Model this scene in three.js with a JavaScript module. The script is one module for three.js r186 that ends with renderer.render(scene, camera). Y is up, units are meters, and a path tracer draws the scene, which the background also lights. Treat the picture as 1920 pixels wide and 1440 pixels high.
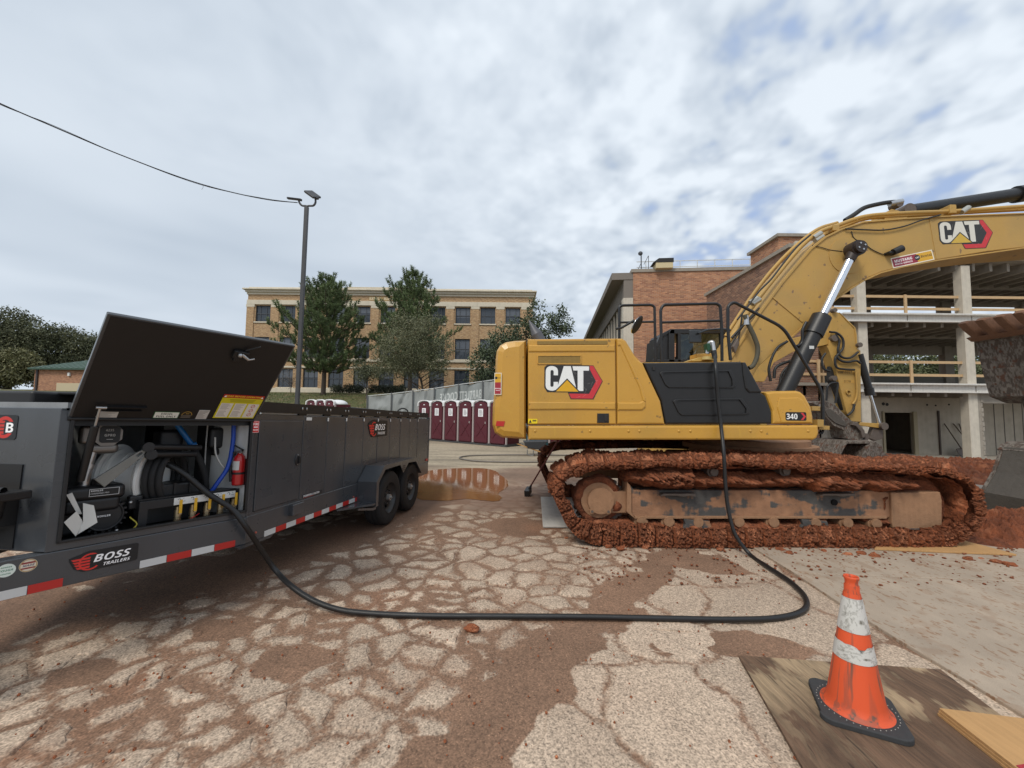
import * as THREE from 'three';
import { mergeGeometries } from 'three/addons/utils/BufferGeometryUtils.js';
import { RoundedBoxGeometry } from 'three/addons/geometries/RoundedBoxGeometry.js';

/* ---------- camera, sky, sun, exposure ---------- */
const scene = new THREE.Scene();
const FOC = 760, EYE = 1.63, HORIZON = 767;                    // focal length in photo pixels, eye height, horizon row
const camera = new THREE.PerspectiveCamera(2 * Math.atan(720 / FOC) * 180 / Math.PI, 4 / 3, 0.05, 3000);
camera.rotation.order = 'YXZ';
camera.position.set(0, EYE, 0);
camera.rotation.set(Math.atan((HORIZON - 720) / FOC), 0, 0.6 * Math.PI / 180);
camera.updateMatrixWorld();
const renderer = new THREE.WebGLRenderer({ antialias: true });
renderer.toneMapping = THREE.LinearToneMapping;
renderer.toneMappingExposure = 1.45;
renderer.shadowMap.enabled = true;

/* noise */
function hash(x, y, s = 0) { let h = Math.imul(x | 0, 374761393) ^ Math.imul(y | 0, 668265263) ^ Math.imul((s | 0) + 17, 1274126177); h = Math.imul(h ^ (h >>> 13), 1103515245); h ^= h >>> 16; return (h >>> 0) / 4294967296; }
function vnoise(x, y, s = 0, per = 0) {
  let xi = Math.floor(x), yi = Math.floor(y); const fx = x - xi, fy = y - yi;
  const u = fx * fx * (3 - 2 * fx), v = fy * fy * (3 - 2 * fy);
  let x1 = xi + 1, y1 = yi + 1;
  if (per) { xi = ((xi % per) + per) % per; yi = ((yi % per) + per) % per; x1 = ((x1 % per) + per) % per; y1 = ((y1 % per) + per) % per; }
  const a = hash(xi, yi, s), b = hash(x1, yi, s), c = hash(xi, y1, s), d = hash(x1, y1, s);
  return a + (b - a) * u + (c - a) * v + (a - b - c + d) * u * v;
}
function fbm(x, y, o = 4, s = 0, per = 0) { let r = 0, a = 0.5, n = 0; for (let i = 0; i < o; i++) { r += a * vnoise(x, y, s + i * 31, per); n += a; a *= 0.5; x *= 2; y *= 2; per *= 2; } return r / n; }
function noise3(x, y, z, s = 0) { const k = Math.floor(z), f = z - k, u = f * f * (3 - 2 * f); return vnoise(x, y, s + k * 57) * (1 - u) + vnoise(x, y, s + (k + 1) * 57) * u; }
function fbm3(x, y, z, o = 3, s = 0) { let r = 0, a = 0.5, n = 0; for (let i = 0; i < o; i++) { r += a * noise3(x, y, z, s + i * 13); n += a; a *= 0.5; x *= 2.03; y *= 2.03; z *= 2.03; } return r / n; }
function rng(seed) { let s = seed >>> 0; return () => { s = (s + 0x6D2B79F5) | 0; let t = Math.imul(s ^ (s >>> 15), 1 | s); t = (t + Math.imul(t ^ (t >>> 7), 61 | t)) ^ t; return ((t ^ (t >>> 14)) >>> 0) / 4294967296; }; }
function cells(x, y, s = 0) { const xi = Math.floor(x), yi = Math.floor(y); let m = 9; for (let i = -1; i <= 1; i++) for (let j = -1; j <= 1; j++) { const dx = xi + i + hash(xi + i, yi + j, s) - x, dy = yi + j + hash(xi + i, yi + j, s + 91) - y, q = dx * dx + dy * dy; if (q < m) m = q; } return 1 - Math.min(1, m); }   // rounded lumps
const clamp = (x, a = 0, b = 1) => Math.min(b, Math.max(a, x));
const sm = (a, b, x) => { const t = clamp((x - a) / (b - a)); return t * t * (3 - 2 * t); };
const lerp = (a, b, t) => a + (b - a) * t;

/* the cloudy sky: one deck of broken cloud at a fixed height, thick and smooth in the west, rippled and thin in the east */
{
  const W = 1600, Hh = 800, d = new Float32Array(W * Hh * 4);
  for (let j = 0; j < Hh; j++) {
    const el = ((j + 0.5) / Hh - 0.5) * Math.PI, y = Math.sin(el), ch = Math.cos(el);
    for (let i = 0; i < W; i++) {
      const az = ((i + 0.5) / W - 0.5) * 2 * Math.PI, x = Math.cos(az) * ch, z = Math.sin(az) * ch;
      let r, g, b;
      const yy = Math.max(y, 0);
      const k = 1 / (yy + 0.09), px = x * k, pz = z * k;
      const wx = fbm(px * 0.8 + 7, pz * 0.8, 3, 5) - 0.5, wz = fbm(px * 0.8, pz * 0.8 + 9, 3, 8) - 0.5;
      const qx = px + wx * 0.5, qz = pz + wz * 0.5;
      const east = sm(-1.1, 1.5, px + 0.25 * pz + 0.9 * wx + 0.55);
      const big = fbm(qx * 0.85 + 3, qz * 0.85, 4, 11);
      const rip = fbm(qx * 6.4 + qz * 1.6, qz * 5.6 - qx * 1.2, 4, 21);
      const fine = fbm(qx * 17, qz * 16, 3, 41);
      const dens = clamp(0.64 + 0.7 * (big - 0.5) + east * (1.15 * (rip - 0.5) + 0.45 * (fine - 0.5) - 0.1) + (1 - east) * 0.35);
      const cover = sm(0.2, 0.62, dens);
      const lit = clamp(0.55 + east * (1.7 * (rip - 0.5) + 1.1 * (fine - 0.5)) + 0.8 * (big - 0.5) + (1 - east) * (0.7 * (fbm(qx * 1.5, qz * 1.5, 3, 77) - 0.5) - 0.25));
      const cr = lerp(0.335, 0.575, lit), cg = lerp(0.39, 0.625, lit), cb = lerp(0.46, 0.68, lit);
      r = lerp(0.26, cr, cover); g = lerp(0.345, cg, cover); b = lerp(0.52, cb, cover);
      const hz = Math.exp(-yy * 7.0);                                   // thick bright air low down
      r = lerp(r, 0.56, hz * 0.55); g = lerp(g, 0.62, hz * 0.55); b = lerp(b, 0.68, hz * 0.55);
      if (y < 0) { const t = sm(0, -0.12, y); r = lerp(r, 0.2, t); g = lerp(g, 0.18, t); b = lerp(b, 0.15, t); }
      const o = (j * W + i) * 4; d[o] = r; d[o + 1] = g; d[o + 2] = b; d[o + 3] = 1;
    }
  }
  const t = new THREE.DataTexture(d, W, Hh, THREE.RGBAFormat, THREE.FloatType);
  t.mapping = THREE.EquirectangularReflectionMapping; t.magFilter = THREE.LinearFilter; t.minFilter = THREE.LinearFilter; t.wrapS = THREE.RepeatWrapping; t.needsUpdate = true;
  scene.background = t; scene.environment = t;
}
const sun = new THREE.DirectionalLight(new THREE.Color(1, 0.94, 0.84), 1.5);
sun.position.set(-14, 30, 12); sun.target.position.set(0, 0, -8);
sun.castShadow = true; sun.shadow.radius = 34; sun.shadow.mapSize.set(2048, 2048);
Object.assign(sun.shadow.camera, { left: -45, right: 45, top: 45, bottom: -45, near: 1, far: 140 });
scene.add(sun, sun.target);

/* ---------- helpers ---------- */
const V = (x, y, z) => new THREE.Vector3(x, y, z);
const ORIGIN = V(0, EYE, 0);
const lin = (r, g, b) => new THREE.Color().setRGB(r, g, b);
function ray(px, py) { return V((px - 960) / FOC, -(py - 720) / FOC, -1).applyQuaternion(camera.quaternion); }
function at(px, py, depth) { const d = ray(px, py); return d.multiplyScalar(depth / -d.z).add(ORIGIN); }           // the point of a photo pixel at a known depth
function gnd(px, py, h = 0) { const d = ray(px, py); return d.multiplyScalar((h - EYE) / d.y).add(ORIGIN); }     // the point of a photo pixel on the ground
const crop = (ox, oy, s) => (x, y) => [ox + x / s, oy + y / s];

const baseOf = new WeakMap(), taken = {};
function numbered(n) { const k = taken[n] = (taken[n] ?? -1) + 1; return k ? n + '_' + String(k).padStart(3, '0') : n; }
function meta(o, label, category, group) { o.userData.label = label; if (category) o.userData.category = category; if (group) o.userData.group = group; return o; }
function thing(name, label, category, base = V(0, 0, 0), group, turn) {
  const o = new THREE.Group(); o.name = numbered(name); o.position.copy(base); if (turn) o.rotation.set(...turn);
  meta(o, label, category, group); scene.add(o);
  baseOf.set(o, turn ? V(0, 0, 0) : base.clone()); return o;
}
function boxUV(g) {
  const p = g.attributes.position, n = g.attributes.normal, uv = new Float32Array(p.count * 2);
  for (let i = 0; i < p.count; i++) {
    const x = Math.abs(n.getX(i)), y = Math.abs(n.getY(i)), z = Math.abs(n.getZ(i));
    if (y >= x && y >= z) { uv[2 * i] = p.getX(i); uv[2 * i + 1] = -p.getZ(i); } else if (x >= z) { uv[2 * i] = -p.getZ(i); uv[2 * i + 1] = p.getY(i); } else { uv[2 * i] = p.getX(i); uv[2 * i + 1] = p.getY(i); }
  }
  g.setAttribute('uv', new THREE.BufferAttribute(uv, 2)); return g;
}
function plain(g) {
  const keep = g.userData.keep; if (g.index) g = g.toNonIndexed(); g.userData.keep = keep;
  if (!g.attributes.normal) g.computeVertexNormals();
  if (!g.attributes.uv || !g.userData.keep) boxUV(g);
  for (const k of Object.keys(g.attributes)) if (!['position', 'normal', 'uv'].includes(k)) g.deleteAttribute(k);
  g.morphAttributes = {}; return g;
}
function mg(list) { const l = list.flat(9).map(plain); return l.length === 1 ? l[0] : mergeGeometries(l); }
/* part(): one named mesh under a thing (or a part of it); the geometry comes in the thing's frame, or in the world's where the thing is not turned */
function part(parent, name, geos, mat, label) {
  let g = Array.isArray(geos) ? mg(geos) : (geos.userData.keep || geos.userData.raw ? geos : plain(geos));
  const b = baseOf.get(parent) || V(0, 0, 0);
  if (b.lengthSq() > 0 && !g.userData.local) { g = g.clone(); g.translate(-b.x, -b.y, -b.z); }
  const m = new THREE.Mesh(g, mat); m.name = name; m.castShadow = m.receiveShadow = true;
  if (label) m.userData.label = label;
  parent.add(m); baseOf.set(m, b); return m;
}
function single(name, geos, mat, label, category, base = V(0, 0, 0), group) {
  const g = mg([geos]).clone(); g.translate(-base.x, -base.y, -base.z);
  const m = new THREE.Mesh(g, mat); m.name = numbered(name); m.position.copy(base); m.castShadow = m.receiveShadow = true;
  meta(m, label, category, group); scene.add(m); return m;
}
function struct(name, geos, mat, label) { const m = single(name, geos, mat, label || name.replace(/_/g, ' ')); m.userData = { kind: 'structure' }; if (label) m.userData.label = label; baseOf.set(m, V(0, 0, 0)); return m; }
function copyThing(o, pos, label, group) { const c = o.clone(); c.name = numbered(o.name.replace(/_\d{3}$/, '')); c.userData = { ...o.userData }; if (label) c.userData.label = label; if (group) c.userData.group = group; c.position.copy(pos); scene.add(c); return c; }

function box(x0, x1, y0, y1, z0, z1, r = 0) {
  const w = Math.abs(x1 - x0), h = Math.abs(y1 - y0), d = Math.abs(z1 - z0);
  const g = r > 0 ? new RoundedBoxGeometry(w, h, d, 2, Math.min(r, w / 2.01, h / 2.01, d / 2.01)) : new THREE.BoxGeometry(w, h, d);
  return g.translate((x0 + x1) / 2, (y0 + y1) / 2, (z0 + z1) / 2);
}
function cyl(a, b, r0, r1 = r0, seg = 16, open = false) {
  const d = b.clone().sub(a), g = new THREE.CylinderGeometry(r1, r0, d.length(), seg, 1, open);
  g.applyQuaternion(new THREE.Quaternion().setFromUnitVectors(V(0, 1, 0), d.normalize()));
  return g.translate((a.x + b.x) / 2, (a.y + b.y) / 2, (a.z + b.z) / 2);
}
function bar(a, b, w, h, up = V(0, 1, 0)) {                       // a beam of w x h from a to b
  const d = b.clone().sub(a), L = d.length(), z = d.normalize(), x = new THREE.Vector3().crossVectors(up, z);
  if (x.lengthSq() < 1e-6) x.set(1, 0, 0); x.normalize(); const y = new THREE.Vector3().crossVectors(z, x);
  const g = new THREE.BoxGeometry(w, h, L); g.applyMatrix4(new THREE.Matrix4().makeBasis(x, y, z));
  return g.translate((a.x + b.x) / 2, (a.y + b.y) / 2, (a.z + b.z) / 2);
}
function pipe(pts, r, { seg = 8, n = 0, tension = 0.5, closed = false, type = 'centripetal' } = {}) {
  const c = new THREE.CatmullRomCurve3(pts, closed, type, tension);
  return new THREE.TubeGeometry(c, n || Math.max(8, pts.length * 8), r, seg, closed);
}
function bent(pts, r, rad = 0.06, seg = 8) {                     // straight runs with rounded bends
  const o = [pts[0].clone()];
  for (let i = 1; i < pts.length - 1; i++) {
    const p = pts[i], a = pts[i - 1].clone().sub(p), b = pts[i + 1].clone().sub(p), q = Math.min(rad, a.length() * 0.45, b.length() * 0.45);
    a.setLength(q).add(p); b.setLength(q).add(p);
    for (const t of [0, 0.25, 0.5, 0.75, 1]) o.push(V(0, 0, 0).addScaledVector(a, (1 - t) ** 2).addScaledVector(p, 2 * t * (1 - t)).addScaledVector(b, t * t));
  }
  o.push(pts.at(-1).clone());
  const path = new THREE.CurvePath(); for (let i = 1; i < o.length; i++) path.add(new THREE.LineCurve3(o[i - 1], o[i]));
  const lens = path.getCurveLengths(), tot = lens.at(-1), us = [0, ...lens.map(l => l / tot)];
  const curve = new THREE.Curve(); let k = 0; const N = us.length - 1;
  curve.getPointAt = curve.getPoint = t => { const j = Math.min(N - 1, Math.floor(t * N + 1e-9)), f = t * N - j; return o[j].clone().lerp(o[Math.min(j + 1, N)], f); };
  curve.getTangentAt = curve.getTangent = t => { const j = Math.min(N - 1, Math.floor(t * N + 1e-9)); const a = o[Math.max(0, j)], b = o[Math.min(j + 1, N)]; const d1 = b.clone().sub(a).normalize(); if (t * N - j < 1e-6 && j > 0) d1.add(a.clone().sub(o[j - 1]).normalize()).normalize(); return d1; };
  return new THREE.TubeGeometry(curve, N, r, seg, false);
}
function extr(pts, z0, z1, bevel = 0, holes = [], curveSeg = 6, bseg = 2) {       // a polygon of [x, y] drawn out from z0 (far) to z1 (near)
  const s = new THREE.Shape(pts.map(p => new THREE.Vector2(p[0] ?? p.x, p[1] ?? p.y)));
  for (const h of holes) s.holes.push(new THREE.Path(h.map(p => new THREE.Vector2(p[0] ?? p.x, p[1] ?? p.y))));
  const g = new THREE.ExtrudeGeometry(s, { depth: Math.max(0.0005, z1 - z0 - 2 * bevel), bevelEnabled: bevel > 0, bevelThickness: bevel, bevelSize: bevel, bevelOffset: -bevel, bevelSegments: bseg, curveSegments: curveSeg, steps: 1 });
  return g.translate(0, 0, z0 + bevel);
}
const traced = (pts, depth) => pts.map(p => { const v = at(p[0], p[1], depth); return [v.x, v.y]; });
function slabPx(pts, d0, d1, bevel = 0, holes = []) { return extr(traced(pts, d0), -d1, -d0, bevel, holes.map(h => traced(h, d0))); }   // an outline seen face-on at depth d0, with its real thickness
function disc(c, axis, r, t, seg = 24) { const a = axis.clone().normalize().multiplyScalar(t / 2); return cyl(c.clone().sub(a), c.clone().add(a), r, r, seg); }
function ringXY(c, r0, r1, t, seg = 32) { const s = new THREE.Shape(); s.absarc(0, 0, r1, 0, Math.PI * 2); const h = new THREE.Path(); h.absarc(0, 0, r0, 0, Math.PI * 2, true); s.holes.push(h); return new THREE.ExtrudeGeometry(s, { depth: t, bevelEnabled: false, curveSegments: seg / 2 }).translate(c.x, c.y, c.z - t / 2); }
function displaced(g, f) { const p = g.attributes.position, n = g.attributes.normal; for (let i = 0; i < p.count; i++) { const d = f(p.getX(i), p.getY(i), p.getZ(i), n.getX(i), n.getY(i), n.getZ(i)); p.setXYZ(i, p.getX(i) + n.getX(i) * d, p.getY(i) + n.getY(i) * d, p.getZ(i) + n.getZ(i) * d); } g.computeVertexNormals(); return g; }

/* ---------- textures and materials ---------- */
const toS = v => v <= 0.0031308 ? v * 12.92 : 1.055 * Math.pow(v, 1 / 2.4) - 0.055;
function tex(w, h, f, srgb = true) {
  const d = new Uint8Array(w * h * 4);
  for (let j = 0; j < h; j++) for (let i = 0; i < w; i++) { const c = f(i, j), o = (j * w + i) * 4; if (srgb) { d[o] = 255 * clamp(toS(c[0])); d[o + 1] = 255 * clamp(toS(c[1])); d[o + 2] = 255 * clamp(toS(c[2])); } else d[o] = d[o + 1] = d[o + 2] = 255 * clamp(c); d[o + 3] = 255; }
  const t = new THREE.DataTexture(d, w, h); t.magFilter = THREE.LinearFilter; t.minFilter = THREE.LinearMipmapLinearFilter; t.generateMipmaps = true; t.wrapS = t.wrapT = THREE.RepeatWrapping; if (srgb) t.colorSpace = THREE.SRGBColorSpace; t.needsUpdate = true; return t;
}
const rep = (t, metres, my = metres) => { const c = t.clone(); c.repeat.set(1 / metres, 1 / my); c.needsUpdate = true; return c; };
function canvasTex(w, h, draw) { const c = document.createElement('canvas'); c.width = w; c.height = h; const x = c.getContext('2d'); draw(x, w, h); const t = new THREE.CanvasTexture(c); t.colorSpace = THREE.SRGBColorSpace; t.anisotropy = 8; return t; }
const M = (c, roughness = 0.7, o = {}) => new THREE.MeshStandardMaterial({ color: Array.isArray(c) ? lin(...c) : c, roughness, ...o });
const PM = (c, roughness = 0.5, o = {}) => new THREE.MeshPhysicalMaterial({ color: Array.isArray(c) ? lin(...c) : c, roughness, ...o });
/* grime: blotches, streaks and specks of dry dirt as a multiplier, tiling */
const T_GRIME = tex(512, 512, (i, j) => { const a = fbm(i / 64, j / 64, 5, 3, 8), b = fbm(i / 16, j / 128, 3, 9, 4), s = hash(i, j, 4); const v = 0.86 + 0.22 * (a - 0.5) + 0.12 * (b - 0.5) + (s > 0.985 ? -0.2 : 0) + 0.05 * (s - 0.5); return [v, v * 0.985, v * 0.965]; });
const T_ROUGH = tex(256, 256, (i, j) => 0.75 + 0.5 * (fbm(i / 32, j / 32, 4, 6, 8) - 0.5), false);
const T_LUMP = tex(512, 512, (i, j) => 0.6 * fbm(i / 32, j / 32, 5, 13, 16) + 0.4 * fbm(i / 8, j / 8, 3, 19, 64), false);
const T_SAND = tex(256, 256, (i, j) => hash(i, j, 3) * 0.6 + 0.4 * fbm(i / 4, j / 4, 2, 7, 64), false);

/* ---------- ground: cracked pale asphalt pieces lying in brown mud, a concrete slab, wet lot, grass slope ---------- */
const XA0 = -6.2, XA1 = 5.0, ZA0 = -6.6, ZA1 = -0.6;                              // the near lot, in fine detail
const XB0 = -24, XB1 = 24, ZB0 = -27, ZB1 = ZA0;                                  // the lot beyond
const slabEdge = [[1230, 1020], [1410, 1030], [1490, 1077], [1572, 1132], [1680, 1200], [1910, 1340], [2150, 1490]].map(p => gnd(...p));
function slabSide(x, z) {                                                          // metres to the right of the slab's edge
  const a = slabEdge[2], b = slabEdge[5], dx = b.x - a.x, dz = b.z - a.z, L = Math.hypot(dx, dz);
  return ((x - a.x) * -dz + (z - a.z) * dx) / L * -1;
}
function segDist(x, z, pts) { let m = 9; for (let i = 1; i < pts.length; i++) { const a = pts[i - 1], b = pts[i], dx = b.x - a.x, dz = b.z - a.z, t = clamp(((x - a.x) * dx + (z - a.z) * dz) / (dx * dx + dz * dz)); m = Math.min(m, Math.hypot(x - a.x - t * dx, z - a.z - t * dz)); } return m; }
const lane = [[1275, 1020], [1215, 1075], [1140, 1140], [1040, 1225], [950, 1310], [880, 1400], [820, 1480]].map(p => gnd(...p));
const trailSkirt = [[40, 1150], [330, 1085], [560, 1030], [700, 985], [800, 940], [900, 905]].map(p => gnd(...p));
const blots = [[1320, 1058, 0.42], [1430, 1205, 0.3], [1370, 1205, 0.2], [1240, 1215, 0.12], [980, 985, 0.5], [560, 1235, 0.22], [420, 1180, 0.2], [150, 1260, 0.16]].map(([a, b, r]) => [gnd(a, b), r]);
const rightZone = (x, z) => { const d = x - (lane[2].x + (z - lane[2].z) * (lane[5].x - lane[2].x) / (lane[5].z - lane[2].z)); return d; };
/* seeds of the pieces: small cells to the left of the muddy lane, large plates to the right */
const seeds = [], seedBin = new Map();
{
  const R = rng(5), tryN = 16000;
  const rad = (x, z) => { const d = rightZone(x, z); return d > 0.1 ? lerp(0.3, 0.95, sm(0.1, 0.6, d)) : lerp(0.13, 0.4, Math.pow(hash(Math.floor(x * 3.1), Math.floor(z * 3.1), 19), 1.2)) * (z < -4.2 ? 1.2 : 1); };
  for (let k = 0; k < tryN; k++) {
    const x = lerp(XA0 - 0.5, XA1 + 0.5, R()), z = lerp(ZA0 - 3.2, ZA1 + 0.4, R()), r = rad(x, z); let ok = true;
    const bx = Math.floor(x), bz = Math.floor(z);
    for (let i = -1; i <= 1 && ok; i++) for (let j = -1; j <= 1 && ok; j++) for (const s of seedBin.get((bx + i) + ',' + (bz + j)) || []) if (Math.hypot(s.x - x, s.z - z) < Math.min(r, s.r) * 1.0 + 0.0) { ok = false; break; }
    if (!ok) continue;
    const s = { x, z, r, tone: R() }; seeds.push(s); const key = bx + ',' + bz; if (!seedBin.has(key)) seedBin.set(key, []); seedBin.get(key).push(s);
  }
}
function nearSeeds(x, z, out) { out.length = 0; const bx = Math.floor(x), bz = Math.floor(z); for (let i = -1; i <= 1; i++) for (let j = -1; j <= 1; j++) { const l = seedBin.get((bx + i) + ',' + (bz + j)); if (l) for (const s of l) out.push(s); } return out; }
/* a slow field sampled once on a 3 cm grid */
function gridded(f, step = 0.03, x0 = XA0 - 0.4, x1 = XA1 + 0.4, z0 = ZA0 - 0.4, z1 = ZA1 + 0.3) {
  const nx = Math.ceil((x1 - x0) / step) + 2, nz = Math.ceil((z1 - z0) / step) + 2, d = new Float32Array(nx * nz);
  for (let j = 0; j < nz; j++) for (let i = 0; i < nx; i++) d[j * nx + i] = f(x0 + i * step, z0 + j * step);
  return (x, z) => { const u = (x - x0) / step, v = (z - z0) / step, i = Math.floor(u), j = Math.floor(v); if (i < 0 || j < 0 || i >= nx - 1 || j >= nz - 1) return f(x, z); const a = u - i, b = v - j, o = j * nx + i; return (d[o] * (1 - a) + d[o + 1] * a) * (1 - b) + (d[o + nx] * (1 - a) + d[o + nx + 1] * a) * b; };
}
const warpX = gridded((x, z) => 0.1 * (fbm(x * 4.2, z * 4.2, 3, 51) - 0.5) * 2), warpZ = gridded((x, z) => 0.1 * (fbm(x * 4.2 + 9, z * 4.2, 3, 52) - 0.5) * 2), warp = (x, z) => [warpX(x, z), warpZ(x, z)];
/* how far the mud creeps over the edge of a piece */
function creepAt(x, z) {
  const d = rightZone(x, z), n = fbm(x * 1.1 + 3, z * 1.1, 3, 61), n2 = fbm(x * 4.5, z * 4.5, 3, 62);
  let w = d > 0.15 ? 0.002 + 0.03 * Math.max(0, n2 - 0.5) : 0.01 + 0.1 * Math.max(0, n - 0.47) + 0.045 * (n2 - 0.42);
  w += 0.34 * (1 - sm(0.05, 0.22 + 0.14 * (n - 0.5) , segDist(x, z, lane) + 0.42 * (n2 - 0.5)));
  w += 0.2 * (1 - sm(0.1, 0.8, segDist(x, z, trailSkirt) + 0.9 * (n2 - 0.5)));
  w += 0.2 * (1 - sm(0.0, 0.09 + 0.12 * (n2 - 0.35), -slabSide(x, z)));
  for (const [p, r] of blots) { const q = Math.hypot(x - p.x, (z - p.z) * 1.3); if (q < r * 2) w += 0.34 * (1 - sm(r * 0.55, r * 1.2, q + r * 0.9 * (n2 - 0.5))); }
  return w;
}
const creep = gridded(creepAt);
const dustF = gridded((x, z) => 0.5 * sm(0.42, 0.75, fbm(x * 2.3 + 1, z * 2.3, 4, 73)) * (rightZone(x, z) > 0.2 ? 0.35 : 1)), toneF = gridded((x, z) => 0.9 + 0.24 * fbm(x * 1.7, z * 1.7, 3, 76), 0.06), mudF = gridded((x, z) => 0.76 + 0.52 * fbm(x * 3.3, z * 3.3, 4, 77)), redF = gridded((x, z) => sm(0.6, 0.8, fbm(x * 0.9 + 20, z * 0.9, 3, 78)) * 0.1, 0.06);
const cMud = [0.212, 0.124, 0.078], cStone = [0.435, 0.335, 0.25];
const tmpS = [];
function groundColour(x, z, fine) {
  const [wx, wz] = warp(x, z), X = x + wx, Z = z + wz;
  const list = nearSeeds(X, Z, tmpS); let f1 = 99, f2 = 99, s1 = null, s2 = null;
  for (const s of list) { const q = (s.x - X) ** 2 + (s.z - Z) ** 2; if (q < f1) { f2 = f1; s2 = s1; f1 = q; s1 = s; } else if (q < f2) { f2 = q; s2 = s; } }
  const edge = s2 ? (f2 - f1) / (2 * Math.hypot(s1.x - s2.x, s1.z - s2.z)) : 1;
  const g1 = fbm(x * 45, z * 45, 2, 71), rough = fbm(x * 13, z * 13, 3, 72);
  const w = creep(x, z) + 0.035 * (rough - 0.5);
  let k = sm(-0.02, 0.045, edge - w + 0.06 * (g1 - 0.5) + 0.02 * (fine ? vnoise(x * 110, z * 110, 80) - 0.5 : 0));                             // 1 bare asphalt, 0 mud
  const dust = dustF(x, z);   // thin dried mud lying on the plates in patches
  const grit = fine ? (hash(Math.floor(x * 260), Math.floor(z * 260), 74) - 0.5) : 0;
  const grit2 = fine ? (vnoise(x * 150, z * 150, 75) - 0.5) : 0;
  const tone = (s1 ? 0.9 + 0.22 * s1.tone : 1) * toneF(x, z);
  const a = tone * (1 + 0.7 * grit + 0.95 * grit2), m = mudF(x, z) * (1 + 0.6 * grit + 0.75 * grit2) + (fine && hash(Math.floor(x * 170), Math.floor(z * 170), 79) > 0.985 ? 0.9 : 0);
  const kk = k * (1 - dust * 0.75);
  const red = redF(x, z);
  return [lerp(cMud[0] * m * (1 + red), cStone[0] * a, kk), lerp(cMud[1] * m, cStone[1] * a, kk), lerp(cMud[2] * m * (1 - red * 0.5), cStone[2] * a, kk), k * (0.75 + 0.5 * grit2) + 0.1 * (1 - k) * (0.5 + grit)];
}
const NAW = 2048, NAH = 1100, bumpA = new Float32Array(NAW * NAH);
const T_NEAR = tex(NAW, NAH, (i, j) => { const c = groundColour(lerp(XA0, XA1, (i + 0.5) / NAW), lerp(ZA1, ZA0, (j + 0.5) / NAH), true); bumpA[j * NAW + i] = c[3]; return c; });
const T_NEARB = tex(NAW, NAH, (i, j) => bumpA[j * NAW + i] * 0.8, false);
for (const t of [T_NEAR, T_NEARB]) t.wrapS = t.wrapT = THREE.ClampToEdgeWrapping;
const nearMat = M([1, 1, 1], 0.92, { map: T_NEAR, bumpMap: T_NEARB, bumpScale: 0.0018 });
const nearUV = (x, z) => [(x - XA0) / (XA1 - XA0), (z - ZA1) / (ZA0 - ZA1)];
function sheet(x0, x1, z0, z1, y, nx = 1, nz = 1, uvf, hf) {
  const g = new THREE.PlaneGeometry(1, 1, nx, nz), p = g.attributes.position, uv = g.attributes.uv;
  for (let i = 0; i < p.count; i++) { const x = lerp(x0, x1, p.getX(i) + 0.5), z = lerp(z1, z0, p.getY(i) + 0.5); p.setXYZ(i, x, y + (hf ? hf(x, z) : 0), z); const q = uvf ? uvf(x, z) : [x, -z]; uv.setXY(i, q[0], q[1]); }
  g.computeVertexNormals(); g.userData.keep = true; return g;
}
const lot = struct('ground', sheet(XA0, XA1, ZA0, ZA1, -0.006, 60, 40, nearUV, (x, z) => 0.005 * (fbm(x * 2, z * 2, 3, 81) - 0.5)), nearMat, 'brown mud filling the broken asphalt of the lot');
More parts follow.
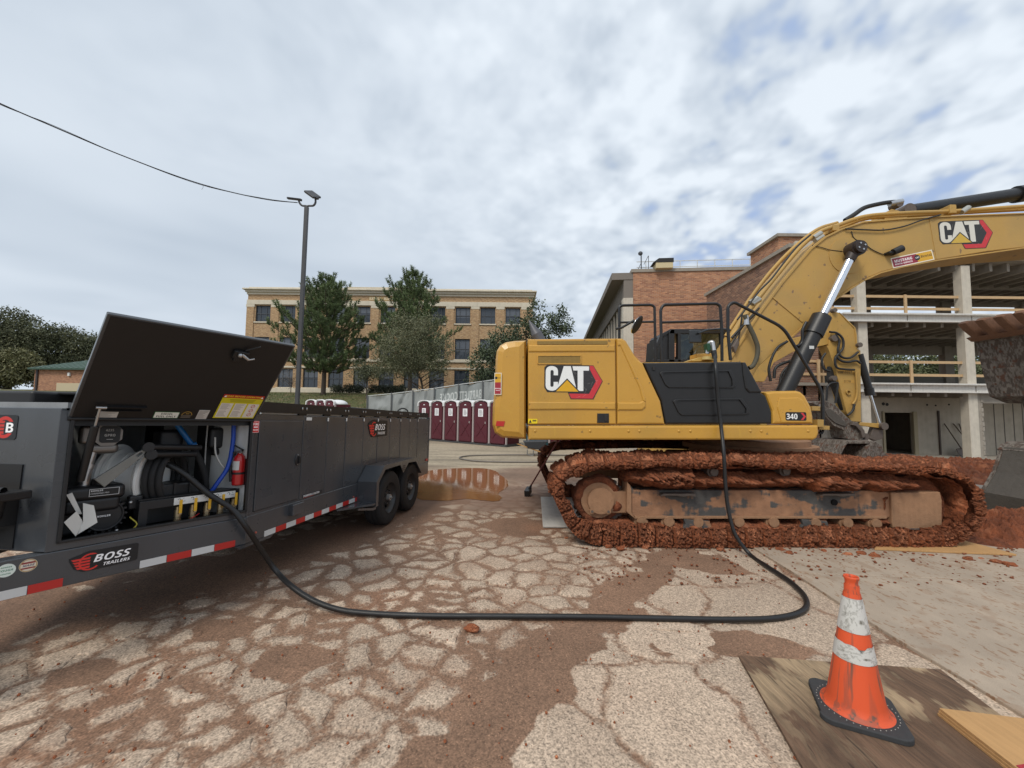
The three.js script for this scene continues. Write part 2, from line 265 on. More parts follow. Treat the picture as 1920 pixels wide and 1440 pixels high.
/* the pieces: the cell of each seed, drawn in by the mud, a few millimetres proud of it */
{
  const cands = [];
  for (const s of seeds) {
    if (s.x < XA0 + 0.2 || s.x > XA1 || s.z < ZA0 + 0.2 || s.z > ZA1) continue;
    let poly = []; for (let i = 0; i < 8; i++) poly.push([s.x + 1.1 * Math.cos(i * Math.PI / 4), s.z + 1.1 * Math.sin(i * Math.PI / 4)]);
    const all = []; const bx = Math.floor(s.x), bz = Math.floor(s.z); for (let i = -2; i <= 2; i++) for (let j = -2; j <= 2; j++) for (const q of seedBin.get((bx + i) + ',' + (bz + j)) || []) if (q !== s && Math.hypot(q.x - s.x, q.z - s.z) < 2.2) all.push(q);
    for (const q of all) {
      const mx = (s.x + q.x) / 2, mz = (s.z + q.z) / 2, nx = q.x - s.x, nz = q.z - s.z, out = [];
      for (let i = 0; i < poly.length; i++) { const a = poly[i], b = poly[(i + 1) % poly.length], da = (a[0] - mx) * nx + (a[1] - mz) * nz, db = (b[0] - mx) * nx + (b[1] - mz) * nz; if (da <= 0) out.push(a); if (da * db < 0) { const t = da / (da - db); out.push([lerp(a[0], b[0], t), lerp(a[1], b[1], t)]); } }
      poly = out; if (poly.length < 3) break;
    }
    if (poly.length < 3) continue;
    const per = []; for (let i = 0; i < poly.length; i++) { const a = poly[i], b = poly[(i + 1) % poly.length], n = Math.max(1, Math.round(Math.hypot(a[0] - b[0], a[1] - b[1]) / 0.07)); for (let k = 0; k < n; k++) per.push([lerp(a[0], b[0], k / n), lerp(a[1], b[1], k / n)]); }
    let area = 0, bad = 0; const out = per.map(([x, z]) => {
      const dx = x - s.x, dz = z - s.z, L = Math.hypot(dx, dz); const w = creep(x, z) + 0.008; if (w > L * 0.6) bad++; const k = Math.max(0.25, 1 - (w + 0.012) * 1.1 / L);
      const X = s.x + dx * k, Z = s.z + dz * k, [wx, wz] = warp(X, Z); return [X - wx, Z - wz];
    });
    for (let i = 0; i < out.length; i++) { const a = out[i], b = out[(i + 1) % out.length]; area += a[0] * b[1] - a[1] * b[0]; }
    area = Math.abs(area) / 2; let peri = 0; for (let i = 0; i < out.length; i++) { const a = out[i], b = out[(i + 1) % out.length]; peri += Math.hypot(a[0] - b[0], a[1] - b[1]); } if (area < 0.028 * peri * peri) continue; if (area < 0.012 || bad > out.length * 0.3) continue;
    if (out.some(([x, z]) => slabSide(x, z) > -0.05) || out.some(([x, z]) => x > XA1 || z > ZA1 || x < XA0 || z < ZA0)) continue;
    cands.push({ s, out, area, show: area / (s.z * s.z) });
  }
  cands.sort((a, b) => b.show - a.show);
  const rest = [];
  cands.forEach((c, n) => {
    const g = new THREE.BufferGeometry(), pos = [], uv = [], ix = [], N = c.out.length, cx = c.out.reduce((q, p) => q + p[0], 0) / N, cz = c.out.reduce((q, p) => q + p[1], 0) / N;
    const top = 0.0005 + 0.002 * c.s.tone, put = (x, y, z) => { pos.push(x, y, z); uv.push(...nearUV(x, z)); };
    for (const [x, z] of c.out) put(lerp(x, cx, 0.06), top, lerp(z, cz, 0.06)); for (const [x, z] of c.out) put(x, -0.012, z);
    const ring2 = c.out.map(([x, z]) => new THREE.Vector2(lerp(x, cx, 0.06), lerp(z, cz, 0.06)));
    const ccw = THREE.ShapeUtils.area(ring2) > 0; for (const [a, b, d] of THREE.ShapeUtils.triangulateShape(ring2, [])) { const q = (ring2[b].x - ring2[a].x) * (ring2[d].y - ring2[a].y) - (ring2[b].y - ring2[a].y) * (ring2[d].x - ring2[a].x); if (q > 0) ix.push(a, d, b); else ix.push(a, b, d); }
    for (let i = 0; i < N; i++) { const a = i, b = (i + 1) % N; if (ccw) ix.push(a, b, a + N, b, b + N, a + N); else ix.push(b, a, a + N, b, a + N, b + N); }
    g.setAttribute('position', new THREE.Float32BufferAttribute(pos, 3)); g.setAttribute('uv', new THREE.Float32BufferAttribute(uv, 2)); g.setIndex(ix); g.computeVertexNormals();
    g.userData.keep = true;
    if (n < 300) part(lot, 'asphalt_piece', g, nearMat); else rest.push(g);
  });
  if (rest.length) { const m = part(lot, 'small_asphalt_pieces', rest, nearMat); m.userData.kind = 'stuff'; }
}
/* the lot beyond, in broader detail */
const wetSpots = [[[800, 905], 2.2], [[950, 930], 1.3], [[1010, 890], 1.6]].map(([p, r]) => [gnd(...p), r]);
const T_FAR = tex(1024, 450, (i, j) => {
  const x = lerp(XB0, XB1, (i + 0.5) / 1024), z = lerp(ZB1, ZB0, (j + 0.5) / 450);
  const c = z < -11.5 ? [0.3, 0.2, 0.1] : groundColour(x, z, false); const g = hash(i, j, 91) - 0.5;
  let pale = sm(-8.6, -10.2, z + 0.9 * (fbm(x * 0.5, z * 0.5, 3, 92) - 0.5) + 0.12 * x);
  const n = fbm(x * 0.35, z * 1.3, 4, 93), streak = fbm(x * 0.5 + z * 0.15, z * 2.6, 3, 94);
  const a = 0.86 + 0.3 * (n - 0.5) + 0.3 * g - 0.22 * sm(0.5, 0.72, streak);
  const gr = [0.41 * a, 0.335 * a, 0.235 * a];
  const wet = Math.max(...wetSpots.map(([p, r]) => 1 - sm(r * 0.5, r * 1.15, Math.hypot(x - p.x, (z - p.z) * 0.8) + r * 0.5 * (n - 0.5))));
  const far = sm(4.6, 5.6, x);
  const b = 0.85 + 0.5 * (n - 0.5) + 0.25 * g;
  let col = [0, 1, 2].map(k => lerp(c[k], gr[k], pale));
  col = [0, 1, 2].map(k => lerp(col[k], [0.2, 0.118, 0.08][k] * b, wet * 0.85));
  return [0, 1, 2].map(k => lerp(col[k], [0.36, 0.32, 0.27][k] * b, far));
});
T_FAR.wrapS = T_FAR.wrapT = THREE.ClampToEdgeWrapping;
const farMat = M([1, 1, 1], 0.9, { map: T_FAR });
const farUV = (x, z) => [(x - XB0) / (XB1 - XB0), (z - ZB1) / (ZB0 - ZB1)];
const lotFar = struct('lot_ground', [sheet(XB0, XB1, ZB0, ZB1, -0.006, 1, 1, farUV)], farMat, 'pale worn lot with damp brown patches');
{
  const sideMat = M([0.30, 0.25, 0.19], 0.95, { map: rep(T_GRIME, 3) });
  struct('ground', [sheet(-24, XA0, ZA0, 3, -0.006), sheet(XA1, 24, ZA0, 3, -0.006), sheet(XA0, XA1, ZA1, 3, -0.006), sheet(-500, -24, -700, 3, -0.02), sheet(24, 500, -700, 3, -0.02), sheet(-24, 24, -700, ZB0, -0.02), sheet(-500, 500, 3, 200, -0.02)], sideMat, 'open ground round the lot');
}
/* concrete slab on the right, in bays with open joints */
const T_CONC = tex(1024, 1024, (i, j) => { const u = i / 1024, v = j / 1024; const a = fbm(u * 8, v * 8, 5, 101, 8), b = fbm(u * 40, v * 6, 3, 102, 8 * 5), s = hash(i, j, 103), r = fbm(u * 20, v * 20, 4, 104, 20); const v0 = 0.9 + 0.3 * (a - 0.5) + 0.12 * (b - 0.5) + 0.16 * (s - 0.5); const st = sm(0.55, 0.72, r) * 0.4 + (fbm(u * 120, v * 60, 2, 107, 60) > 0.73 ? 0.9 : 0); return [0.42 * v0 * (1 - 0.25 * st), 0.338 * v0 * (1 - 0.4 * st), 0.258 * v0 * (1 - 0.5 * st)]; });
const T_CONCB = tex(512, 512, (i, j) => 0.5 * fbm(i / 32, j / 32, 5, 105, 16) + 0.5 * hash(i, j, 106), false);
const concMat = M([1, 1, 1], 0.9, { map: rep(T_CONC, 2.6), bumpMap: rep(T_CONCB, 0.9), bumpScale: 0.003 });
{
  const e = slabEdge, j0 = gnd(1491, 1078), j1 = gnd(1920, 1094), dir = j1.clone().sub(j0).normalize(), j2 = j0.clone().addScaledVector(dir, 9);
  const bay = (pts) => { const g = extr(pts.map(p => [p.x, -p.z]), 0, 0.05, 0.006); g.rotateX(-Math.PI / 2); g.translate(0, -0.032, 0); return g; };
  const off = V(-dir.z, 0, dir.x).multiplyScalar(0.007); if (off.z > 0) off.negate();
  const base = struct('concrete_slab', bay([j0.clone().sub(off), e[3], e[4], e[5], e[6], V(e[6].x + 6, 0, e[6].z), j2.clone().sub(off)]), concMat, 'pale concrete slab with a joint and mud specks');
  const b1 = gnd(1416, 1031), b2 = gnd(1340, 985);
  part(base, 'concrete_bay', bay([b2, b1, j0.clone().add(off), j2.clone().add(off), V(j2.x, 0, b2.z)]), concMat);
}

/* grass slope rising to the hall */
const hillY = (x, z) => { const t = clamp((-22.5 - z) / 24.5), t2 = t * (0.75 + 0.25 * t); return 3.35 * t2 * (x > 12 ? 1 - sm(12, 22, x) : 1) - 0.015; };
const T_GRASS = tex(512, 512, (i, j) => { const n = fbm(i / 32, j / 32, 5, 111, 16), s = hash(i, j, 112), v = 0.8 + 0.7 * (n - 0.5) + 0.5 * (s - 0.5), dry = sm(0.4, 0.7, fbm(i / 64, j / 64, 4, 113, 8)); return [lerp(0.085, 0.16, dry) * v, lerp(0.1, 0.125, dry) * v, lerp(0.03, 0.055, dry) * v]; });
const grassMat = M([1, 1, 1], 0.95, { map: rep(T_GRASS, 5) });
const slope = struct('grass_slope', sheet(-70, 24, -75, -22, 0, 60, 60, null, hillY), grassMat, 'mown grass slope below the brick hall');
{
  const R = rng(77), pos = [], N = 14000;
  for (let i = 0; i < N; i++) { const x = lerp(-30, 6, R()), z = lerp(-46, -27, R()), y = hillY(x, z), h = 0.08 + 0.12 * R(), a = R() * 6.3, w = 0.03; pos.push(x - w * Math.cos(a), y, z - w * Math.sin(a), x + w * Math.cos(a), y, z + w * Math.sin(a), x + (R() - 0.5) * 0.1, y + h, z + (R() - 0.5) * 0.1); }
  const g = new THREE.BufferGeometry(); g.setAttribute('position', new THREE.Float32BufferAttribute(pos, 3)); g.computeVertexNormals();
  const m = single('grass', g, M([0.13, 0.14, 0.05], 0.9, { side: THREE.DoubleSide }), 'short green and straw grass on the slope', 'grass'); m.userData.kind = 'stuff';
}

/* ---------- fuel trailer: its own frame has x outward on the side we see, y up, z forward to the tongue ---------- */
const trailerBase = gnd(715, 994.5), TILT = -1.8 * Math.PI / 180, YAWT = -6.6 * Math.PI / 180;
const paintMap = rep(T_GRIME, 1.7);
const mTrailer = PM([0.06, 0.067, 0.077], 0.4, { map: paintMap, roughnessMap: rep(T_ROUGH, 0.8), clearcoat: 0.5, clearcoatRoughness: 0.22, bumpMap: rep(T_SAND, 0.25), bumpScale: 0.0003 });
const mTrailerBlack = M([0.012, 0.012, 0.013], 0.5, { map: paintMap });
const mRubber = M([0.02, 0.02, 0.021], 0.78, { map: paintMap, bumpMap: rep(T_SAND, 0.2), bumpScale: 0.0008 });
const mSteel = M([0.5, 0.5, 0.5], 0.32, { metalness: 0.9 });
const mBrass = M([0.5, 0.4, 0.25], 0.35, { metalness: 0.9 });
const mWhite = M([0.72, 0.72, 0.7], 0.5);
const mGalv = M([0.72, 0.74, 0.74], 0.4, { metalness: 0.15, map: rep(T_GRIME, 0.9) });
const mCast = M([0.25, 0.25, 0.23], 0.45, { map: paintMap });
const mBlackPl = M([0.013, 0.013, 0.014], 0.45);
const mRed = M([0.55, 0.03, 0.03], 0.4), mRedTape = M([0.5, 0.025, 0.02], 0.35), mWhiteTape = M([0.62, 0.63, 0.62], 0.35);
const mBlue = M([0.01, 0.06, 0.4], 0.4), mYellow = M([0.75, 0.42, 0.02], 0.45);
const bossLogo = canvasTex(512, 200, (c, w, h) => {
  c.fillStyle = '#17181b'; c.fillRect(0, 0, w, h);
  c.strokeStyle = '#d8322a'; c.lineWidth = 15; c.beginPath(); c.arc(148, 108, 74, 0.75, 5.4); c.stroke();
  c.fillStyle = '#d8322a';
  for (const [x, y] of [[14, 62], [26, 90], [38, 118], [50, 146]]) { c.beginPath(); c.moveTo(x, y); c.lineTo(150, y); c.lineTo(146, y + 19); c.lineTo(x + 16, y + 19); c.fill(); }
  c.fillStyle = '#17181b'; c.fillRect(158, 42, 340, 84);
  c.fillStyle = '#ffffff'; c.font = 'italic bold 96px sans-serif'; c.save(); c.translate(162, 122); c.scale(1.18, 1); c.fillText('BOSS', 0, 0); c.restore();
  c.font = 'italic bold 42px sans-serif'; c.save(); c.translate(240, 172); c.scale(1.1, 1); c.fillText('TRAILERS', 0, 0); c.restore();
});
const bLogo = canvasTex(256, 200, (c, w, h) => {
  c.fillStyle = '#222428'; c.fillRect(0, 0, w, h);
  c.fillStyle = '#c9332c'; c.beginPath(); c.arc(140, 100, 88, 0, 7); c.fill();
  c.fillStyle = '#222428'; c.beginPath(); c.arc(140, 100, 60, 0, 7); c.fill();
  c.fillStyle = '#c9332c'; for (let k = 0; k < 4; k++) { c.beginPath(); c.moveTo(4 + k * 12, 48 + k * 28); c.lineTo(140, 48 + k * 28); c.lineTo(140, 68 + k * 28); c.lineTo(20 + k * 12, 68 + k * 28); c.fill(); }
  c.fillStyle = '#222428'; c.fillRect(136, 55, 120, 92); c.fillStyle = '#fff'; c.font = 'bold 110px sans-serif'; c.save(); c.translate(142, 141); c.scale(1.25, 1); c.fillText('B', 0, 0); c.restore();
});
const readSign = canvasTex(512, 384, (c, w, h) => {
  c.fillStyle = '#d9cf1f'; c.fillRect(0, 0, w, h); c.fillStyle = '#b3201c'; c.fillRect(0, 0, w, 54);
  c.fillStyle = '#f2d43c'; c.font = 'bold 36px sans-serif'; c.textAlign = 'center'; c.fillText('READ BEFORE OPERATING', w / 2, 40);
  c.fillStyle = '#fff'; for (const x of [26, 486]) { c.beginPath(); c.moveTo(x - 16, 44); c.lineTo(x, 12); c.lineTo(x + 16, 44); c.fill(); }
  c.fillStyle = '#6b6412'; for (let k = 0; k < 4; k++) c.fillRect(90 + k * 8, 72 + k * 14, 330 - k * 16, 5);
  c.fillStyle = '#e9e6df'; for (const x of [20, 186, 352]) c.fillRect(x, 140, 144, 228);
  c.fillStyle = '#77746e'; for (const x of [20, 186]) for (let k = 0; k < 15; k++) { if (k === 7) continue; c.fillRect(x + 12, 152 + k * 14, 70 + 45 * hash(k, x, 2), 4); }
  c.strokeStyle = '#c0302a'; c.lineWidth = 6; for (let k = 0; k < 3; k++) { c.beginPath(); c.arc(424, 180 + k * 70, 24, 0, 7); c.moveTo(408, 196 + k * 70); c.lineTo(440, 164 + k * 70); c.stroke(); }
});
const dieselSign = canvasTex(256, 96, (c, w, h) => { c.fillStyle = '#e8ece6'; c.fillRect(0, 0, w, h); c.strokeStyle = '#2c6b3c'; c.lineWidth = 6; c.strokeRect(3, 3, w - 6, h - 6); c.fillStyle = '#3a4440'; c.font = 'bold 38px sans-serif'; c.textAlign = 'center'; c.fillText('DIESEL', w / 2, 43); c.fillText('FUEL ONLY', w / 2, 83); });
const fireSign = canvasTex(96, 128, (c, w, h) => { c.fillStyle = '#c8242a'; c.fillRect(0, 0, w, h); c.strokeStyle = '#fff'; c.lineWidth = 5; c.setLineDash([8, 5]); c.strokeRect(4, 4, w - 8, h - 8); c.fillStyle = '#fff'; c.font = 'bold 38px sans-serif'; c.textAlign = 'center'; c.fillText('FIRE', w / 2, 48); c.font = 'bold 24px sans-serif'; c.fillText('INSIDE', w / 2, 106); c.fillRect(16, 62, 64, 10); });
const powderSign = canvasTex(384, 48, (c, w, h) => { c.fillStyle = '#2b2d30'; c.fillRect(0, 0, w, h); c.fillStyle = '#eee'; c.font = 'bold 38px sans-serif'; c.fillText('POWDER-COATED', 4, 34, w - 8); c.fillStyle = '#c03028'; c.fillRect(4, 40, 200, 4); });
const greyTag = canvasTex(128, 96, (c, w, h) => { c.fillStyle = '#c9c9c6'; c.fillRect(0, 0, w, h); c.fillStyle = '#777'; for (let k = 0; k < 7; k++) c.fillRect(8, 10 + k * 12, 60 + 50 * hash(k, 3, 4), 4); });
const blackTag = canvasTex(128, 96, (c, w, h) => { c.fillStyle = '#1b1916'; c.fillRect(0, 0, w, h); c.strokeStyle = '#c6a24a'; c.lineWidth = 5; c.beginPath(); c.arc(64, 66, 48, 3.3, 6.1); c.stroke(); c.fillStyle = '#c6a24a'; c.font = 'bold 20px sans-serif'; c.fillText('123', 48, 46); c.fillStyle = '#8a8378'; for (let k = 0; k < 3; k++) c.fillRect(16, 58 + k * 12, 90, 4); });
const toughSticker = canvasTex(160, 160, (c, w, h) => { c.fillStyle = '#dbe5dc'; c.fillRect(0, 0, w, h); c.fillStyle = '#246b4a'; c.textAlign = 'center'; c.font = 'bold 34px sans-serif'; c.fillText('TOUGH', 80, 92); c.font = 'bold 22px sans-serif'; c.fillText('POWDER', 80, 50); c.fillText('COATED', 80, 130); });
const madeSticker = canvasTex(160, 160, (c, w, h) => { c.fillStyle = '#d9cdb8'; c.fillRect(0, 0, w, h); c.fillStyle = '#8c2f34'; c.fillRect(20, 36, 120, 22); c.fillRect(20, 104, 120, 18); c.fillStyle = '#2b2d5c'; c.font = 'bold italic 36px sans-serif'; c.textAlign = 'center'; c.fillText('MADE', 80, 92); c.strokeStyle = '#a8854f'; c.lineWidth = 8; c.beginPath(); c.arc(80, 80, 72, 0, 7); c.stroke(); });
const meterFace = canvasTex(128, 128, (c, w, h) => { c.fillStyle = '#0e0f10'; c.fillRect(0, 0, w, h); c.fillStyle = '#b8b8b4'; c.font = 'bold 22px monospace'; c.fillText('4235', 34, 40); c.font = 'bold 26px sans-serif'; c.fillText('GPRO', 28, 80); c.fillRect(44, 100, 40, 4); });
const engineTag = canvasTex(192, 64, (c, w, h) => { c.fillStyle = '#111'; c.fillRect(0, 0, w, h); c.strokeStyle = '#c9c9c9'; c.lineWidth = 4; c.strokeRect(3, 3, w - 6, h - 6); c.fillStyle = '#ddd'; c.font = 'bold 20px sans-serif'; c.fillText('KOHLER', 10, 24); c.font = '16px sans-serif'; c.fillText('COMMAND PRO', 10, 46); });
const fanTag = canvasTex(128, 32, (c, w, h) => { c.fillStyle = '#15161a'; c.fillRect(0, 0, w, h); c.fillStyle = '#fff'; c.font = 'bold 26px sans-serif'; c.fillText('KOHLER', 8, 26, 112); });
const valveTag = canvasTex(512, 64, (c, w, h) => { c.fillStyle = '#e6e6e2'; c.fillRect(0, 0, w, h); c.strokeStyle = '#333'; c.fillStyle = '#333'; c.lineWidth = 4; for (let k = 0; k < 5; k++) { const x = 26 + k * 102; c.beginPath(); c.arc(x + 14, 24, 12, 3.6, 7.4); c.stroke(); c.font = '14px sans-serif'; c.fillText('"' + (k + 1), x + 40, 18); c.fillRect(x + 32, 36, 30, 3); } });
const tmat = (t, r = 0.45) => M([1, 1, 1], r, { map: t });
/* a flat print with a little thickness; its texture fills the front */
function plate(w, h, t = 0.003, r = 0) {
  const s = new THREE.Shape(); if (r) { s.moveTo(-w / 2 + r, -h / 2); s.lineTo(w / 2 - r, -h / 2); s.absarc(w / 2 - r, -h / 2 + r, r, -Math.PI / 2, 0); s.lineTo(w / 2, h / 2 - r); s.absarc(w / 2 - r, h / 2 - r, r, 0, Math.PI / 2); s.lineTo(-w / 2 + r, h / 2); s.absarc(-w / 2 + r, h / 2 - r, r, Math.PI / 2, Math.PI); s.lineTo(-w / 2, -h / 2 + r); s.absarc(-w / 2 + r, -h / 2 + r, r, Math.PI, Math.PI * 1.5); }
  else { s.moveTo(-w / 2, -h / 2); s.lineTo(w / 2, -h / 2); s.lineTo(w / 2, h / 2); s.lineTo(-w / 2, h / 2); }
  return printed(s, w, h, t);
}
function printed(shape, w, h, t, cx = 0, cy = 0) {
  const g = new THREE.ExtrudeGeometry(shape, { depth: t, bevelEnabled: false, curveSegments: 16 }), p = g.attributes.position, uv = g.attributes.uv;
  for (let i = 0; i < p.count; i++) uv.setXY(i, clamp((p.getX(i) - cx) / w + 0.5, 0.002, 0.998), clamp((p.getY(i) - cy) / h + 0.5, 0.002, 0.998));
  g.userData.keep = true; return g;
}
const put = (g, m) => { const k = g.userData.keep; g = g.clone(); g.applyMatrix4(m); g.userData.keep = k; return g; };
const basis = (o, x, y, z) => new THREE.Matrix4().makeBasis(x, y, z).setPosition(o);

const trailer = thing('fuel_trailer', 'dark grey fuel trailer with its side lid propped open', 'trailer', trailerBase, null, [TILT, YAWT, 0]);
trailer.rotation.order = 'YXZ'; trailer.updateMatrixWorld(true);
{
  const BX = -0.24, FX = -2.16, A = 24.5 * Math.PI / 180, cxm = (BX + FX) / 2;
  const sd = (z, y, off = 0.002) => basis(V(BX + off, y, z), V(0, 0, -1), V(0, 1, 0), V(1, 0, 0));                 // on the straight side, facing out
  const NX = V(Math.sin(A), 0, -Math.cos(A)), NZ = V(Math.cos(A), 0, Math.sin(A)), NC = V(BX, 0, 2.12);
  const ns = (s, y, off = 0) => basis(NC.clone().addScaledVector(NX, -s).addScaledVector(NZ, off).setY(y), NX, V(0, 1, 0), NZ);   // on the tapered nose, facing out
  const np = (s, y, off = 0) => NC.clone().addScaledVector(NX, -s).addScaledVector(NZ, off).setY(y);
  const nbox = (s0, s1, y0, y1, o0, o1, r = 0) => put(box(-s1, -s0, y0, y1, o0, o1, r), ns(0, 0, 0));
  const mir = g => { g = g.clone(); g.scale(-1, 1, 1); g.translate(2 * cxm, 0, 0); const ix = g.index; if (!ix) { const P = g.attributes.position, N = g.attributes.normal; for (let i = 0; i < P.count; i += 3) for (const q of [P, N]) { const a = [q.getX(i), q.getY(i), q.getZ(i)]; q.setXYZ(i, q.getX(i + 1), q.getY(i + 1), q.getZ(i + 1)); q.setXYZ(i + 1, ...a); } } return g; };
  /* frame */
  const frame = part(trailer, 'frame', [box(BX - 0.08, BX + 0.004, 0.42, 0.645, -2.62, 2.13, 0.008), box(FX, FX + 0.08, 0.42, 0.645, -2.62, 2.13, 0.008), box(FX + 0.08, BX - 0.08, 0.45, 0.62, -2.6, -2.5), ...[1.6, 0.6, -0.5, -1.6].map(z => box(FX + 0.08, BX - 0.08, 0.46, 0.6, z - 0.04, z + 0.04))], mTrailer);
  const tl = 2.34;
  part(trailer, 'tongue_beam', nbox(0.0, tl, 0.42, 0.642, -0.09, 0.002, 0.008), mTrailer);
  part(trailer, 'tongue_beam', mir(plain(nbox(0.0, tl, 0.42, 0.642, -0.09, 0.002, 0.008))), mTrailer);
  part(trailer, 'coupler', [box(cxm - 0.1, cxm + 0.1, 0.42, 0.6, 4.1, 4.55, 0.02), cyl(V(cxm, 0.36, 4.5), V(cxm, 0.6, 4.5), 0.09)], mTrailerBlack);
  const jack = part(trailer, 'tongue_jack', [cyl(V(cxm, 0.12, 3.85), V(cxm, 1.0, 3.85), 0.06), cyl(V(cxm, -0.118, 3.85), V(cxm, 0.3, 3.85), 0.045)], mTrailerBlack);
  part(jack, 'foot', [box(cxm - 0.12, cxm + 0.12, -0.135, -0.115, 3.73, 3.97)], mTrailerBlack);
  part(trailer, 'safety_chain_hook', pipe([np(1.5, 0.45, -0.02), np(1.52, 0.2, 0.02), np(1.47, 0.16, 0.06), np(1.42, 0.2, 0.04)], 0.014), mWhite);
  part(trailer, 'spring_hanger', [box(BX - 0.06, BX + 0.055, 0.53, 0.64, 1.43, 1.6, 0.01)], mTrailer);
  part(trailer, 'gusset_plate', put(extr([[-0.08, 0.42], [0.35, 0.42], [0.3, 0.395], [-0.05, 0.395]], -0.03, 0.004), basis(V(BX, 0, 2.13), V(0, 0, -1), V(0, 1, 0), V(1, 0, 0))), mTrailer);
  /* reflective tape, one strip after another */
  for (let k = 0; k < 12; k++) part(trailer, 'reflective_tape', put(plate(0.143, 0.05, 0.0015), sd(1.914 - 0.146 * (k + 0.5), 0.448, 0.005)), k % 2 ? mRedTape : mWhiteTape);
  for (let k = 0; k < 4; k++) part(trailer, 'reflective_tape', put(plate(0.147, 0.05, 0.0015), ns(0.68 - 0.15 * (k + 0.5), 0.449, 0.003)), k % 2 ? mRedTape : mWhiteTape);
  for (let k = 0; k < 3; k++) part(trailer, 'reflective_tape', put(plate(0.14, 0.05, 0.0015), ns(1.04 + 0.143 * (k + 0.5), 0.449, 0.003)), k % 2 ? mWhiteTape : mRedTape);
  part(trailer, 'maker_emblem', put(printed((() => { const s = new THREE.Shape([[-0.165, 0.02], [-0.14, -0.035], [-0.1, -0.06], [-0.05, -0.062], [0.155, -0.058], [0.165, -0.05], [0.165, 0.05], [0.155, 0.056], [-0.03, 0.06], [-0.08, 0.063], [-0.13, 0.045], [-0.165, 0.035]].map(p => new THREE.Vector2(...p))); return s; })(), 0.33, 0.128, 0.002), ns(0.86, 0.545, 0.003)), tmat(bossLogo));
  part(trailer, 'round_sticker', put(printed(new THREE.Shape().absarc(0, 0, 0.036, 0, Math.PI * 2), 0.072, 0.072, 0.001), ns(1.272, 0.585, 0.003)), tmat(toughSticker));
  part(trailer, 'round_sticker', put(printed(new THREE.Shape().absarc(0, 0, 0.036, 0, Math.PI * 2), 0.072, 0.072, 0.001), ns(1.19, 0.59, 0.003)), tmat(madeSticker));
  for (const z of [2.02, 0.35]) part(trailer, 'marker_light', put(new THREE.CylinderGeometry(0.009, 0.009, 0.008, 10).rotateX(Math.PI / 2), sd(z, 0.49, 0.008)), M([0.5, 0.12, 0.08], 0.3));
  /* body */
  const roofY = 1.495;
  part(trailer, 'body_core', [box(FX + 0.02, BX - 0.012, 0.646, roofY - 0.02, -2.6, 2.07)], mTrailer);
  const door = part(trailer, 'access_door', [put(box(-0.3, 0.3, -0.385, 0.385, -0.01, 0.006, 0.004), sd(1.757, 1.058, 0))], mTrailer);
  const latch = part(door, 'latch', [put(new THREE.SphereGeometry(0.05, 16, 10).scale(0.75, 1.15, 0.28), sd(1.52, 1.06, 0.008)), put(box(-0.006, 0.02, -0.035, 0.035, 0, 0.03, 0.005), sd(1.52, 1.06, 0.01))], mBlackPl);
  for (const dy of [-0.045, 0.045]) part(door, 'bolt', put(new THREE.SphereGeometry(0.007, 8, 6), sd(1.52, 1.06 + dy, 0.012)), mSteel);
  part(trailer, 'corner_post', [box(BX - 0.03, BX - 0.002, 0.645, roofY, 2.064, 2.135), box(BX - 0.03, BX - 0.002, 1.447, roofY, 1.44, 2.064), box(BX - 0.03, BX - 0.002, 0.645, 0.668, 1.44, 2.064)], mTrailer);
  const seams = [1.44, 1.0, 0.6, 0.15, -0.28, -0.71, -1.12, -1.54, -1.95, -2.6];
  for (let k = 0; k < 9; k++) part(trailer, 'side_panel', box(BX - 0.03, BX - 0.002 - (k % 2 ? 0.002 : 0), 0.645, roofY, seams[k + 1] + 0.005, seams[k] - 0.005, 0.006), mTrailer);
  for (let k = 1; k < 9; k++) part(trailer, 'panel_clip', put(box(-0.012, 0.012, -0.02, 0.02, 0, 0.008, 0.003), sd(seams[k] + 0.01, 1.46)), mWhite);
  part(trailer, 'white_tag', put(box(-0.045, 0.045, -0.016, 0.016, 0, 0.004, 0.003), sd(1.36, 1.463)), mWhite);
  part(trailer, 'rear_post', [box(BX - 0.05, BX + 0.004, 0.645, 1.53, -2.64, -2.585, 0.006), box(FX, BX, 0.65, 1.52, -2.655, -2.62, 0.01)], mTrailer);
  part(trailer, 'rear_light_bar', put(box(-0.06, 0.06, -0.02, 0.02, 0, 0.01), sd(-2.5, 0.7)), mRedTape);
  part(trailer, 'wire_tray', [box(BX - 0.05, BX - 0.035, 1.5, 1.53, -1.9, 2.0)], mGalv);
  const rail = part(trailer, 'top_rail', [box(BX - 0.012, BX - 0.002, 1.515, 1.61, -2.55, 2.1), box(FX, FX + 0.01, 1.515, 1.61, -2.55, 2.1), box(BX - 0.08, BX - 0.01, 1.598, 1.608, -2.55, 2.1), ...seams.slice(0, 9).map(z => box(BX - 0.04, BX - 0.012, 1.49, 1.56, z - 0.06, z + 0.06))], mTrailerBlack);
  for (const z of seams.slice(0, 9)) for (const d of [-0.035, 0.035]) part(rail, 'bolt', put(new THREE.SphereGeometry(0.012, 8, 6).scale(0.8, 1.3, 0.5), sd(z + d, 1.565, 0.002)), mSteel);
  part(trailer, 'roof_sheet', [box(FX + 0.02, BX - 0.02, 1.48, 1.5, -2.6, 2.05), put(extr([[-0.9, 0.02], [-1.7 + 0.2, 0.02], [-2.1, -0.95], [-0.26, -0.95]].map(([x, z]) => [x, z]), 1.47, 1.5), new THREE.Matrix4().makeBasis(V(1, 0, 0), V(0, 0, 1), V(0, 1, 0)).setPosition(0, 0, 3.03))], mTrailerBlack);
  part(trailer, 'rolled_tarp', [cyl(V(-1.0, 1.6, -2.0), V(-0.75, 1.6, -0.4), 0.055, 0.05, 12), box(-1.5, -0.5, 1.49, 1.57, -2.3, -2.05, 0.02)], mTrailerBlack);
